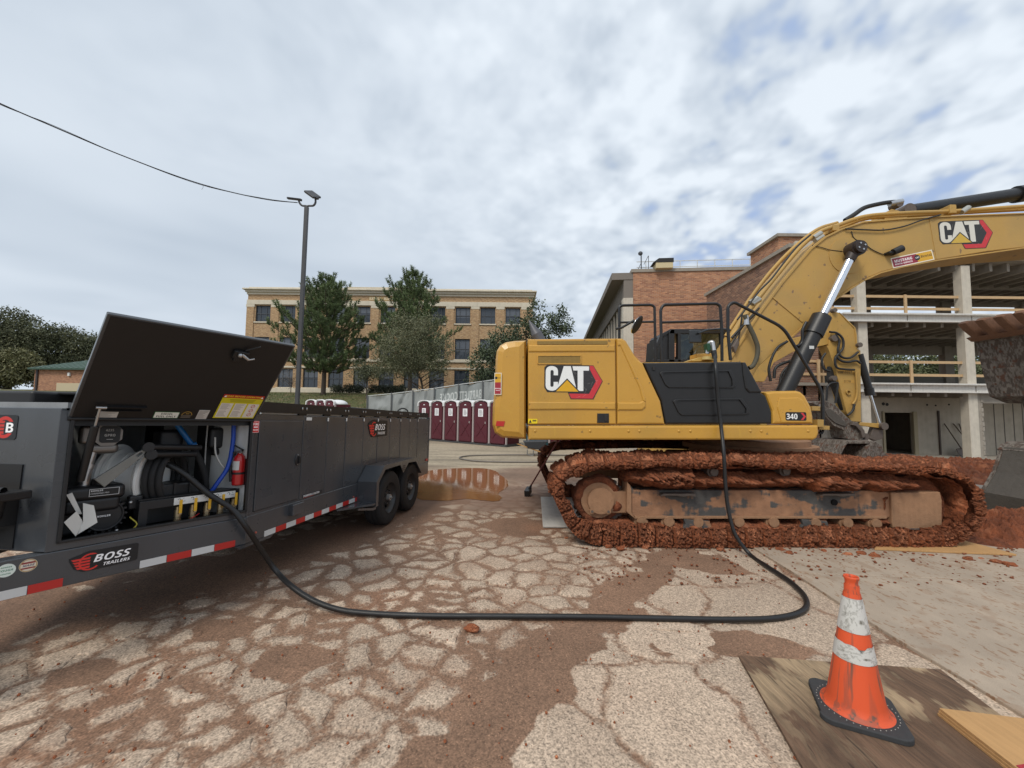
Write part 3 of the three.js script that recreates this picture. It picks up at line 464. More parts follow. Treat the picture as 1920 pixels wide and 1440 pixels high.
  part(trailer, 'roof_hose', pipe([V(-0.6, 1.5, -1.75), V(-0.56, 1.64, -1.78), V(-0.5, 1.68, -1.85), V(-0.45, 1.64, -1.95), V(-0.45, 1.5, -2.0)], 0.012), mRubber);
  part(trailer, 'side_emblem', put(printed((() => new THREE.Shape([[-0.31, 0.04], [-0.25, -0.07], [-0.19, -0.12], [-0.1, -0.124], [0.3, -0.115], [0.31, -0.1], [0.31, 0.1], [0.3, 0.11], [-0.06, 0.115], [-0.14, 0.124], [-0.24, 0.1], [-0.31, 0.07]].map(p => new THREE.Vector2(...p))))(), 0.62, 0.25, 0.002), sd(-0.285, 1.345, 0.001)), tmat(bossLogo));
  part(trailer, 'finish_decal', put(plate(0.34, 0.035, 0.0015), sd(1.21, 0.675, 0.001)), tmat(powderSign));
  part(trailer, 'fire_decal', put(plate(0.075, 0.1, 0.0015), sd(2.1, 1.39, 0.001)), tmat(fireSign));
  /* nose: front face and the open compartment */
  const nl = 1.13, fz = 2.12 + nl * Math.cos(A), fx0 = BX - nl * Math.sin(A), fx1 = FX + nl * Math.sin(A);
  part(trailer, 'front_face', [box(fx1, fx0, 0.645, 1.51, fz - 0.03, fz, 0.006)], mTrailer);
  part(trailer, 'nose_wall', put(extr([[-nl, 0.645], [0.0, 0.645], [0.0, 1.495], [-nl, 1.495]], -0.025, 0, 0, [[[-1.075, 0.7], [-0.025, 0.7], [-0.025, 1.435], [-1.075, 1.435]]]), ns(0, 0, 0)), mTrailer);
  part(trailer, 'nose_wall', mir(plain(put(extr([[-nl, 0.645], [0.0, 0.645], [0.0, 1.495], [-nl, 1.495]], -0.025, 0), ns(0, 0, 0)))), mTrailer);
  part(trailer, 'door_seal', [nbox(0.012, 0.032, 0.69, 1.445, -0.02, 0.014, 0.004), nbox(1.068, 1.088, 0.69, 1.445, -0.02, 0.014, 0.004), nbox(0.012, 1.088, 0.685, 0.703, -0.02, 0.014, 0.004)], mTrailerBlack);
  const pent = (y0, y1, m, name) => part(trailer, name, [extr([[FX + 0.05, 2.08], [BX - 0.05, 2.08], [fx0 - 0.05, fz - 0.04], [fx1 + 0.05, fz - 0.04]].map(([x, z]) => [x, -z]), y0, y1).rotateX(-Math.PI / 2)], m);
  pent(0.63, 0.664, mTrailerBlack, 'compartment_floor');
  pent(1.45, 1.475, mTrailerBlack, 'compartment_roof');
  part(trailer, 'bulkhead', box(FX + 0.03, BX - 0.035, 0.665, 1.449, 2.08, 2.1), mGalv);
  part(trailer, 'door_header', [nbox(0, 1.1, 1.4, 1.436, -0.06, -0.03)], mTrailerBlack);
  part(trailer, 'compartment_post', [box(-0.7, -0.62, 0.665, 1.449, 2.12, 2.19), box(-1.25, -1.1, 0.665, 1.449, 2.12, 2.14)], mTrailerBlack);
  part(trailer, 'front_emblem', put(plate(0.2, 0.155, 0.002, 0.02), basis(V(-1.11, 1.385, fz + 0.001), V(1, 0, 0), V(0, 1, 0), V(0, 0, 1))), tmat(bLogo));
  const brk = part(trailer, 'folding_step_bracket', [bent([V(-1.5, 1.05, fz + 0.14), V(-0.87, 1.035, fz + 0.16), V(-0.8, 1.035, fz + 0.16)], 0.016, 0.02), bent([V(-1.25, 0.72, fz + 0.03), V(-0.98, 0.8, fz + 0.06), V(-0.84, 1.02, fz + 0.14)], 0.022, 0.12), box(-0.9, -0.78, 0.97, 1.02, fz + 0.04, fz + 0.2, 0.01), box(-0.96, -0.93, 0.8, 0.98, fz, fz + 0.12, 0.004)], mTrailerBlack);
  part(brk, 'bolt', disc(V(-0.86, 1.045, fz + 0.178), V(0, 0.4, 1), 0.018, 0.02, 10), mSteel);
  part(trailer, 'front_plate', box(-1.5, -0.93, 0.66, 1.16, fz, fz + 0.008), mTrailerBlack);
  part(trailer, 'front_trim', [box(fx1, fx0, 1.51, 1.545, fz - 0.05, fz - 0.03)], M([0.4, 0.41, 0.42], 0.4, { metalness: 0.6, map: paintMap }));
  part(trailer, 'roof_box', [box(-1.4, -1.02, 1.5, 1.62, fz - 0.35, fz - 0.06, 0.02), box(-2.0, -0.75, 1.6, 1.625, fz - 0.5, fz - 0.2, 0.01)], mTrailerBlack);
  /* lid */
  const ph = 48 * Math.PI / 180, LU = NZ.clone().multiplyScalar(Math.cos(ph)).add(V(0, Math.sin(ph), 0)), LN = new THREE.Vector3().crossVectors(NX, LU);  // outer-to-inner face
  const lm = (s, d, off = 0) => basis(np(s, 1.447, 0.006).addScaledVector(LU, d).addScaledVector(LN, off), NX, LU, LN);
  const lid = part(trailer, 'lid', [put(box(-0.55, 0.55, 0, 0.8, -0.028, 0, 0.006), lm(0.55, 0))], mTrailer);
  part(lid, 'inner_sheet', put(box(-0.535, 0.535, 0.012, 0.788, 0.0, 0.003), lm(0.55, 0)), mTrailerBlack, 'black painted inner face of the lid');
  part(lid, 'hinge', [cyl(np(0.01, 1.444, 0.008), np(1.1, 1.444, 0.008), 0.012, 0.012, 10)], mTrailerBlack);
  part(lid, 'warning_sign', put(plate(0.3, 0.245, 0.0015), lm(0.175, 0.147, 0.004)), tmat(readSign));
  part(lid, 'fuel_sign', put(plate(0.145, 0.06, 0.0015), lm(0.62, 0.045, 0.004)), tmat(dieselSign));
  part(lid, 'small_sign', put(plate(0.085, 0.085, 0.0015), lm(0.5, 0.055, 0.004)), tmat(blackTag));
  part(lid, 'small_sign', put(plate(0.07, 0.09, 0.0015), lm(0.4, 0.056, 0.004)), tmat(greyTag));
  part(lid, 'small_sign', put(plate(0.1, 0.05, 0.0015), lm(0.93, 0.04, 0.004)), tmat(greyTag));
  const lk = part(lid, 'lid_latch', [put(box(-0.05, 0.05, -0.03, 0.03, 0, 0.03, 0.006), lm(0.36, 0.66, 0.004)), put(box(-0.025, 0.02, -0.06, -0.02, 0, 0.03, 0.006), lm(0.37, 0.66, 0.004)), put(cyl(V(0.02, 0, 0), V(0.1, 0.06, 0.01), 0.006), lm(0.36, 0.7, 0.02))], mBlackPl);
  part(lk, 'latch_rod', [put(cyl(V(0, 0.01, 0.03), V(0.05, -0.015, 0.05), 0.013, 0.01, 10), lm(0.36, 0.66, 0.004)), put(new THREE.SphereGeometry(0.018, 10, 8), lm(0.37, 0.665, 0.04)), put(cyl(V(0.05, -0.015, 0.05), V(0.085, 0.0, 0.05), 0.006), lm(0.36, 0.66, 0.004))], mSteel);
  part(lid, 'stay_bracket', [put(box(-0.1, 0.1, 0.095, 0.1, 0, 0.02), lm(0.85, 0.02, 0.004)), put(box(-0.1, 0.08, 0.06, 0.065, 0, 0.015), lm(0.85, 0.02, 0.004))], mTrailerBlack);
  const stA = np(1.0, 1.05, -0.06), stB = lm(0.985, 0.12, 0.03), stBv = V(0, 0, 0).applyMatrix4(stB);
  const stay = part(trailer, 'gas_stay', [cyl(stA, stA.clone().lerp(stBv, 0.75), 0.021, 0.021, 14)], mBlackPl);
  part(stay, 'stay_rod', [cyl(stA.clone().lerp(stBv, 0.75), stBv, 0.007, 0.007, 8), cyl(V(-0.02, 0, 0).applyMatrix4(stB), V(0.03, 0, 0).applyMatrix4(stB), 0.009)], mSteel);
  /* inside the compartment */
  const rc = np(0.615, 1.0, -0.42), ra = V(Math.cos(0.45), 0, 0.1).normalize();
  ra.set(0.93, 0.0, -0.36).normalize();
  const reelAt = k => rc.clone().addScaledVector(ra, k);
  const reel = part(trailer, 'hose_reel', [cyl(reelAt(-0.12), reelAt(0.12), 0.185, 0.185, 40), disc(reelAt(-0.13), ra, 0.25, 0.02, 44), disc(reelAt(-0.105), ra, 0.215, 0.02, 44), disc(reelAt(0.12), ra, 0.25, 0.018, 44), disc(reelAt(0.06), ra, 0.192, 0.012, 40), disc(reelAt(-0.04), ra, 0.192, 0.012, 40)], M([0.86, 0.86, 0.83], 0.35));
  part(reel, 'reel_hose', [0.155, 0.195, 0.235].map(k => { const g = new THREE.TorusGeometry(0.2 - (k - 0.15) * 0.2, 0.022, 10, 40); g.applyQuaternion(new THREE.Quaternion().setFromUnitVectors(V(0, 0, 1), ra)); return g.translate(...reelAt(k).toArray()); }), mRubber);
  part(reel, 'reel_hub', [disc(reelAt(-0.16), ra, 0.15, 0.05, 24), cyl(reelAt(-0.27), reelAt(-0.12), 0.05)], mBlackPl);
  part(reel, 'hub_sticker', put(plate(0.06, 0.07, 0.001), basis(reelAt(-0.185).add(V(0.06, -0.1, 0.02)), V(0.8, 0, 0.6), V(0, 1, 0), V(-0.6, 0, 0.8))), M([0.6, 0.55, 0.02], 0.5));
  const armA = np(0.93, 0.99, -0.1), armB = np(0.66, 1.24, -0.1);
  const arm = part(reel, 'reel_arm', [put(extr([[0.04, -0.04], [0.3, -0.022], [0.335, -0.013], [0.345, 0], [0.335, 0.013], [0.3, 0.022], [0.04, 0.04]], -0.01, 0.01, 0.004, [[[0.285, -0.008], [0.32, -0.006], [0.32, 0.006], [0.285, 0.008]]]), basis(armA, armB.clone().sub(armA).normalize(), new THREE.Vector3().crossVectors(NZ, armB.clone().sub(armA).normalize()), NZ))], mCast);
  part(reel, 'roller_guide', [cyl(np(0.66, 1.245, -0.1), np(0.3, 1.22, -0.2), 0.022), cyl(np(0.64, 1.19, -0.1), np(0.33, 1.17, -0.2), 0.022), disc(np(0.665, 1.245, -0.09), NZ, 0.035, 0.03), disc(np(0.645, 1.19, -0.09), NZ, 0.035, 0.03)], mBlackPl);
  const meter = part(trailer, 'flow_meter', [put(new THREE.CylinderGeometry(0.082, 0.082, 0.07, 8).rotateX(Math.PI / 2).rotateZ(Math.PI / 8), ns(0.865, 1.335, -0.2)), put(box(-0.07, 0.09, -0.13, -0.06, -0.05, 0.03, 0.03), ns(0.885, 1.335, -0.2)), put(box(-0.13, -0.05, -0.06, 0.06, -0.05, 0.02, 0.02), ns(0.865, 1.335, -0.2))], M([0.22, 0.2, 0.18], 0.4, { metalness: 0.6 }));
  part(meter, 'meter_face', put(plate(0.105, 0.115, 0.002, 0.02), ns(0.855, 1.338, -0.163)), tmat(meterFace));
  part(trailer, 'outlet_pipe', [cyl(np(0.92, 1.25, -0.2), np(0.94, 1.12, -0.2), 0.025), cyl(np(0.935, 1.14, -0.2), np(0.94, 1.11, -0.2), 0.036), cyl(np(0.94, 1.12, -0.2), np(0.95, 0.98, -0.2), 0.03)], mSteel);
  const eng = part(trailer, 'pump_engine', [put(box(-0.16, 0.15, 0.9, 1.0, -0.13, 0.12, 0.035), ns(0.9, 0, -0.24)), put(box(-0.15, 0.13, 0.82, 0.92, -0.1, 0.11, 0.03), ns(0.9, 0, -0.24)), put(box(-0.16, 0.1, 0.67, 0.84, -0.16, 0.02, 0.03), ns(0.92, 0, -0.24)), cyl(np(0.87, 1.0, -0.2), np(0.87, 1.035, -0.2), 0.05, 0.05, 20)], mBlackPl);
  part(eng, 'engine_label', put(plate(0.15, 0.05, 0.002), ns(0.865, 0.955, -0.117)), tmat(engineTag));
  const fan = part(eng, 'recoil_cover', [put(new THREE.CylinderGeometry(0.095, 0.115, 0.07, 28).rotateX(Math.PI / 2), ns(0.845, 0.79, -0.18)), put(new THREE.TorusGeometry(0.095, 0.008, 8, 28), ns(0.845, 0.79, -0.145)), ...[...Array(20)].map((_, k) => put(box(0.1, 0.118, -0.006, 0.006, -0.02, 0.02), ns(0.845, 0.79, -0.17).multiply(new THREE.Matrix4().makeRotationZ(k * Math.PI / 10))))], mBlackPl);
  part(fan, 'engine_label', put(plate(0.085, 0.02, 0.002), ns(0.845, 0.79, -0.143)), tmat(fanTag));
  part(eng, 'spark_guard', put(box(-0.03, 0.05, -0.05, 0.05, 0, 0.06, 0.015), ns(0.69, 0.85, -0.22)), mBlackPl);
  for (const [a, b] of [[0.72, 0.86], [0.95, 0.84], [0.78, 0.68]]) part(eng, 'bolt', put(new THREE.SphereGeometry(0.012, 8, 6), ns(a, b, -0.13)), mSteel);
  part(trailer, 'battery_box', [put(extr([[-0.22, 0], [0.2, 0], [0.2, 0.07], [0.13, 0.13], [-0.12, 0.13], [-0.22, 0.05]], -0.12, 0.1, 0.015), ns(0.42, 0.82, -0.32)), put(box(-0.2, 0.19, -0.15, 0.0, -0.1, 0.08), ns(0.42, 0.82, -0.32)), ...[-0.1, -0.02, 0.08].map(k => put(box(k - 0.008, k + 0.008, 0.0, 0.135, 0.1, 0.112), ns(0.42, 0.82, -0.32)))], mBlackPl);
  const man = part(trailer, 'valve_manifold', [nbox(0.03, 0.68, 0.795, 0.86, -0.2, -0.1, 0.006), nbox(0.63, 0.68, 0.665, 0.8, -0.2, -0.1), nbox(0.03, 0.06, 0.665, 0.87, -0.22, -0.1), nbox(0.03, 0.68, 0.862, 0.87, -0.26, -0.12)], mBlackPl);
  part(man, 'valve_label', put(plate(0.42, 0.052, 0.002), ns(0.27, 0.83, -0.099)), tmat(valveTag));
  for (let k = 0; k < 5; k++) {
    const s = 0.45 - k * 0.095;
    const vv = part(man, 'ball_valve', [put(new THREE.CylinderGeometry(0.024, 0.024, 0.05, 8), ns(s, 0.74, -0.1)), put(new THREE.CylinderGeometry(0.018, 0.018, 0.12, 10), ns(s, 0.73, -0.1)), put(new THREE.CylinderGeometry(0.024, 0.024, 0.02, 8), ns(s, 0.695, -0.1)), put(new THREE.CylinderGeometry(0.009, 0.009, 0.05, 8).rotateX(Math.PI / 2), ns(s, 0.745, -0.08))], mBrass);
    part(vv, 'handle', put(box(-0.01, 0.01, -0.005, 0.095, 0, 0.006, 0.003), ns(s, 0.75, -0.06)), mYellow);
  }
  part(trailer, 'red_wire', pipe([np(0.66, 0.68, -0.14), np(0.56, 0.672, -0.06), np(0.4, 0.69, -0.05), np(0.3, 0.71, -0.12)], 0.004, { seg: 6 }), mRed);
  part(trailer, 'yellow_wire', pipe([np(0.72, 0.76, -0.12), np(0.69, 0.71, -0.08), np(0.74, 0.675, -0.05)], 0.004, { seg: 6 }), M([0.5, 0.42, 0.05], 0.6));
  const pump = part(trailer, 'transfer_pump', [nbox(0.36, 0.52, 1.16, 1.36, -0.5, -0.34, 0.03), nbox(0.05, 0.2, 1.2, 1.38, -0.4, -0.28, 0.03), nbox(0.1, 0.16, 1.14, 1.2, -0.38, -0.3, 0.02)], mBlackPl);
  part(trailer, 'blue_filter', [cyl(np(0.43, 1.4, -0.3), np(0.33, 1.24, -0.28), 0.02, 0.02), cyl(np(0.335, 1.25, -0.28), np(0.325, 1.23, -0.28), 0.036)], M([0.005, 0.12, 0.35], 0.35));
  part(trailer, 'white_collar', [cyl(np(0.33, 1.24, -0.28), np(0.318, 1.215, -0.28), 0.036)], mWhite);
  part(trailer, 'outlet_hose', pipe([np(0.32, 1.22, -0.28), np(0.27, 1.12, -0.27), np(0.22, 0.98, -0.27), np(0.2, 0.86, -0.28)], 0.022), mRubber);
  part(trailer, 'blue_hose', pipe([np(0.09, 1.43, -0.15), np(0.085, 1.25, -0.15), np(0.11, 1.05, -0.15), np(0.17, 0.93, -0.16), np(0.21, 0.85, -0.18)], 0.017), mBlue);
  part(trailer, 'clear_tube', pipe([np(0.2, 1.3, -0.2), np(0.18, 1.15, -0.2), np(0.1, 1.02, -0.18), np(0.0, 0.97, -0.16)], 0.007, { seg: 6 }), M([0.5, 0.5, 0.48], 0.4));
  part(trailer, 'grey_cable', pipe([np(0.22, 1.43, -0.3), np(0.22, 1.2, -0.3), np(0.21, 0.9, -0.3)], 0.006, { seg: 6 }), M([0.35, 0.35, 0.34], 0.5));
  part(trailer, 'extinguisher_bracket', [nbox(-0.018, 0.015, 0.9, 1.12, -0.09, -0.06)], mBlackPl);
  part(trailer, 'paper_tag', [put(extr([[-0.085, 0.0], [-0.02, -0.1], [0.01, -0.02], [-0.03, 0.055]], 0, 0.003), ns(0.985, 0.81, -0.02).multiply(new THREE.Matrix4().makeRotationY(0.3))), put(extr([[-0.02, -0.1], [0.075, -0.03], [0.05, 0.08], [-0.0, 0.1], [0.01, -0.02]], 0, 0.003), ns(0.985, 0.81, -0.02).multiply(new THREE.Matrix4().makeRotationY(-0.35))), put(extr([[0.0, -0.02], [0.02, -0.02], [-0.035, 0.12], [-0.06, 0.11]], 0, 0.003), ns(1.0, 0.86, -0.04))], M([0.6, 0.6, 0.57], 0.7));
  /* wheels and fender */
  const prof = []; { const Rr = 0.372, w = 0.115; for (const [x, r] of [[-w, 0.21], [-w * 1.02, 0.25], [-w * 1.08, 0.3], [-w, 0.345], [-w * 0.82, 0.366], [-w * 0.55, Rr], [-w * 0.5, Rr - 0.012], [-w * 0.45, Rr], [-w * 0.1, Rr + 0.001], [-w * 0.06, Rr - 0.012], [0.06 * w, Rr - 0.012], [w * 0.1, Rr + 0.001], [w * 0.45, Rr], [w * 0.5, Rr - 0.012], [w * 0.55, Rr], [w * 0.82, 0.366], [w, 0.345], [w * 1.08, 0.3], [w * 1.02, 0.25], [w, 0.21]]) prof.push(new THREE.Vector2(r, x)); }
  const tyre = new THREE.LatheGeometry(prof, 48).rotateZ(Math.PI / 2).rotateY(Math.PI);
  const rimP = [[0.02, 0.075], [0.05, 0.07], [0.11, 0.03], [0.15, 0.02], [0.19, 0.06], [0.205, 0.1], [0.215, 0.112], [0.22, 0.105], [0.2, 0.05], [0.2, -0.09], [0.215, -0.1]].map(p => new THREE.Vector2(...p));
  const rim = new THREE.LatheGeometry(rimP, 40).rotateZ(-Math.PI / 2);
  const mRim = M([0.03, 0.031, 0.033], 0.4, { map: paintMap });
  for (const wx of [-0.125, FX - 0.115]) for (const [wz, wy] of [[-0.28, 0.382], [-1.096, 0.408]]) {
    const w = part(trailer, 'wheel', [cyl(V(wx - (wx > -1 ? 0.2 : -0.2), wy, wz), V(wx, wy, wz), 0.05)], mTrailerBlack);
    const q = wx > -1 ? 1 : -1, place = g => { g = g.clone(); if (q < 0) g.rotateY(Math.PI); return g.translate(wx, wy, wz); };
    part(w, 'tyre', place(tyre), mRubber);
    const rm = part(w, 'rim', place(rim), mRim);
    part(w, 'hub_cap', place(mg([cyl(V(0.05, 0, 0), V(0.115, 0, 0), 0.045, 0.042, 16), cyl(V(0.11, 0, 0), V(0.14, 0, 0), 0.02, 0.012, 12)])), M([0.35, 0.34, 0.32], 0.45, { metalness: 0.5 }));
    for (let k = 0; k < 8; k++) part(w, 'lug_nut', place(cyl(V(0.03, 0.085 * Math.cos(k * 0.785), 0.085 * Math.sin(k * 0.785)), V(0.075, 0.085 * Math.cos(k * 0.785), 0.085 * Math.sin(k * 0.785)), 0.012, 0.01, 6)), M([0.12, 0.12, 0.12], 0.4, { metalness: 0.6 }));
    for (let k = 0; k < 8; k++) part(w, 'painted_rim_hole', place(disc(V(0.033, 0.145 * Math.cos(k * 0.785 + 0.4), 0.145 * Math.sin(k * 0.785 + 0.4)), V(1, 0, 0), 0.02, 0.02, 10)), M([0.004, 0.004, 0.004], 0.9));  // solid discs, no opening: the shade inside each hole is their near-black colour
  }
  const fo = [[0.25, 0.36], [0.262, 0.67], [0.04, 0.852], [-1.19, 0.856], [-1.5, 0.59]], fi = [[-1.475, 0.575], [-1.178, 0.828], [0.03, 0.824], [0.236, 0.655], [0.226, 0.36]];
  for (const [xa, xb, side] of [[BX + 0.002, 0.025, 1], [FX - 0.265, FX - 0.002, -1]]) {
    const P = new THREE.Matrix4().makeBasis(V(0, 0, 1), V(0, 1, 0), V(-1, 0, 0));
    const fe = part(trailer, 'fender', [extr([...fo, ...fi], -xb, -xa, 0.006).applyMatrix4(P)], mTrailer);
    const xs = side > 0 ? xb : xa;
    part(fe, 'side_lip', extr([[0.262, 0.36], [0.268, 0.672], [0.045, 0.86], [-1.195, 0.863], [-1.51, 0.59], [-1.45, 0.58], [-1.16, 0.8], [-0.83, 0.81], [-0.63, 0.68], [-0.5, 0.81], [0.02, 0.8], [0.2, 0.65], [0.2, 0.36]], -xs - 0.006, -xs + 0.004).applyMatrix4(P), mTrailer);
    if (side > 0) for (let k = 0; k < 3; k++) part(fe, 'emblem_slot', extr([[-0.6 + k * 0.02, 0.79 - k * 0.03], [-0.7, 0.79 - k * 0.03], [-0.69, 0.775 - k * 0.03], [-0.58, 0.775 - k * 0.03]], -xs - 0.009, -xs - 0.004).applyMatrix4(P), mTrailerBlack);
    if (side > 0) { const st = part(fe, 'step_plate', [extr([[BX + 0.002, 0.72], [BX + 0.004, 0.25], [0.025, 0.25], [0.025, 0.33]].map(([x, z]) => [x, -z]), 0.39, 0.41).rotateX(-Math.PI / 2), extr([[0.25, 0.36], [0.33, 0.36], [0.72, 0.43], [0.72, 0.41], [0.33, 0.33], [0.25, 0.33]].map(p => p), -xs - 0.001, -xs + 0.006).applyMatrix4(P)], mTrailer); }
  }
  /* fire extinguisher, hung in the compartment: a thing of its own */
  const ex = thing('fire_extinguisher', 'red fire extinguisher hung inside the open trailer compartment', 'extinguisher', trailer.localToWorld(np(0.045, 0.9, -0.1)), null, [TILT, YAWT, 0]); ex.rotation.order = 'YXZ';
  const L = [[0.0, 0], [0.042, 0.0], [0.046, 0.012], [0.046, 0.2], [0.04, 0.235], [0.022, 0.255], [0.018, 0.265], [0, 0.265]].map(p => new THREE.Vector2(...p));
  part(ex, 'cylinder', new THREE.LatheGeometry(L, 24), PM([0.5, 0.012, 0.012], 0.3, { clearcoat: 0.6 }));
  part(ex, 'valve', [cyl(V(0, 0.262, 0), V(0, 0.285, 0), 0.015), cyl(V(-0.03, 0.278, 0.01), V(0.02, 0.278, 0.01), 0.01)], mSteel);
  part(ex, 'handle', [bar(V(0.02, 0.285, 0), V(-0.06, 0.265, 0.02), 0.016, 0.012), bar(V(0.03, 0.29, 0), V(-0.045, 0.33, 0.01), 0.016, 0.008)], mBlackPl);
  part(ex, 'instruction_label', new THREE.CylinderGeometry(0.0468, 0.0468, 0.075, 16, 1, true, -0.9, 1.6).translate(0, 0.165, 0), M([0.6, 0.6, 0.58], 0.5));
  part(ex, 'strap', new THREE.CylinderGeometry(0.0475, 0.0475, 0.018, 20, 1, true).translate(0, 0.1, 0), mBlackPl);
  part(ex, 'nozzle_hose', pipe([V(-0.03, 0.278, 0.01), V(-0.06, 0.22, 0.02), V(-0.052, 0.1, 0.03), V(-0.045, 0.03, 0.03)], 0.009), mBlackPl);
  trailer.userData.np = null; delete trailer.userData.np;
  var trailerPoint = (s, y, o) => trailer.localToWorld(np(s, y, o));
}

/* ---------- the large excavator, seen side on; its right side is parallel to the picture ---------- */
const DT = -gnd(1440, 1027).z;                                  // depth of the near track's outer edge
const DH = DT + 0.1, HW = 2.98;                                 // the house's near side and width
const c1 = crop(900, 560, 2.909), c3 = crop(1320, 340, 3.2), cT = crop(1000, 780, 2.087), cS = crop(1020, 820, 6.4), cI = crop(1560, 820, 5.333);
const px = (c, l) => l.map(p => c(p[0], p[1]));
/* worn yellow paint: chips, scuffs and dried dust */
const scratchMap = new Float32Array(1024 * 1024); { const R = rng(207); for (let k = 0; k < 300; k++) { let x = R() * 1024, y = R() * 1024, a = R() * 6.28; const n = 12 + R() * 110, w = 0.25 + 0.6 * R(); for (let q = 0; q < n; q++) { a += (R() - 0.5) * 0.12; x += Math.cos(a); y += Math.sin(a); const T2 = k % 9 === 0 ? 5 : k % 3 === 0 ? 3 : 2; for (let e = 0; e < T2; e++) scratchMap[((Math.floor(y + e * Math.cos(a)) & 1023) << 10) | (Math.floor(x - e * Math.sin(a)) & 1023)] = w * (T2 > 3 ? 0.5 + 0.4 * R() : 1); } } }
const T_PAINT = tex(1024, 1024, (i, j) => {
  const u = i / 1024, v = j / 1024, a = fbm(u * 6, v * 6, 5, 201, 6), sc = fbm(u * 90, v * 7, 3, 203, 7), sp = hash(i >> 1, j >> 1, 204), ch = fbm(u * 34, v * 34, 3, 205, 34);
  let k = 0.93 + 0.16 * (a - 0.5) + (sp > 0.994 ? -0.22 : 0); let dust = 0.5 * sm(0.46, 0.7, fbm(u * 4, v * 4, 5, 206, 4)); const chip = sm(0.8, 0.83, ch) * 0.7, scr = Math.max(sm(0.77, 0.8, sc) * 0.3, scratchMap[(j << 10) | i] * 0.75);
  const base = [k, k, k]; return [0, 1, 2].map(q => lerp(lerp(lerp(base[q], [0.92, 1.02, 2.6][q] * 0.78, dust), [0.45, 0.5, 1.4][q] * 0.6, chip), [1.25, 1.45, 3.5][q] * 0.8, scr));
});
const mCatYellow = PM([0.61, 0.325, 0.045], 0.45, { map: rep(T_PAINT, 2.3), roughnessMap: rep(T_ROUGH, 1.1), clearcoat: 0.25, clearcoatRoughness: 0.35, bumpMap: rep(T_SAND, 0.3), bumpScale: 0.0004 });
const mBoomYellow = M([0.53, 0.32, 0.085], 0.62, { map: rep(T_PAINT, 2.9), bumpMap: rep(T_SAND, 0.3), bumpScale: 0.0005 });
const mCatBlack = M([0.017, 0.017, 0.018], 0.42, { map: rep(T_GRIME, 1.3), bumpMap: rep(T_SAND, 0.25), bumpScale: 0.0004 });
const mDark = M([0.02, 0.019, 0.018], 0.7);
const mHandrail = M([0.012, 0.012, 0.013], 0.4);
const mChrome = M([0.75, 0.76, 0.78], 0.16, { metalness: 1, roughnessMap: rep(T_ROUGH, 0.3) });
const mHose = M([0.022, 0.022, 0.022], 0.55, { map: rep(T_GRIME, 0.4) });
const mOldSteel = M([0.16, 0.13, 0.11], 0.6, { metalness: 0.3, map: rep(T_GRIME, 0.5) });
const T_MUD = tex(512, 512, (i, j) => { const u = i / 512, v = j / 512, a = fbm(u * 8, v * 8, 5, 211, 8), b = fbm(u * 32, v * 32, 3, 212, 32), s = hash(i, j, 213), v0 = 0.72 + 0.75 * (a - 0.4) + 0.5 * (b - 0.5) + 0.15 * (s - 0.5), dry = sm(0.5, 0.75, fbm(u * 5, v * 5, 4, 214, 5)); return [lerp(0.38, 0.5, dry) * v0, lerp(0.115, 0.19, dry) * v0, lerp(0.044, 0.09, dry) * v0]; });
const mMud = M([1, 1, 1], 0.93, { map: rep(T_MUD, 0.9), bumpMap: rep(T_LUMP, 0.35), bumpScale: 0.03 });
const mMudWet = M([0.62, 0.58, 0.54], 0.85, { map: rep(T_MUD, 0.8), bumpMap: rep(T_LUMP, 0.35), bumpScale: 0.03 });
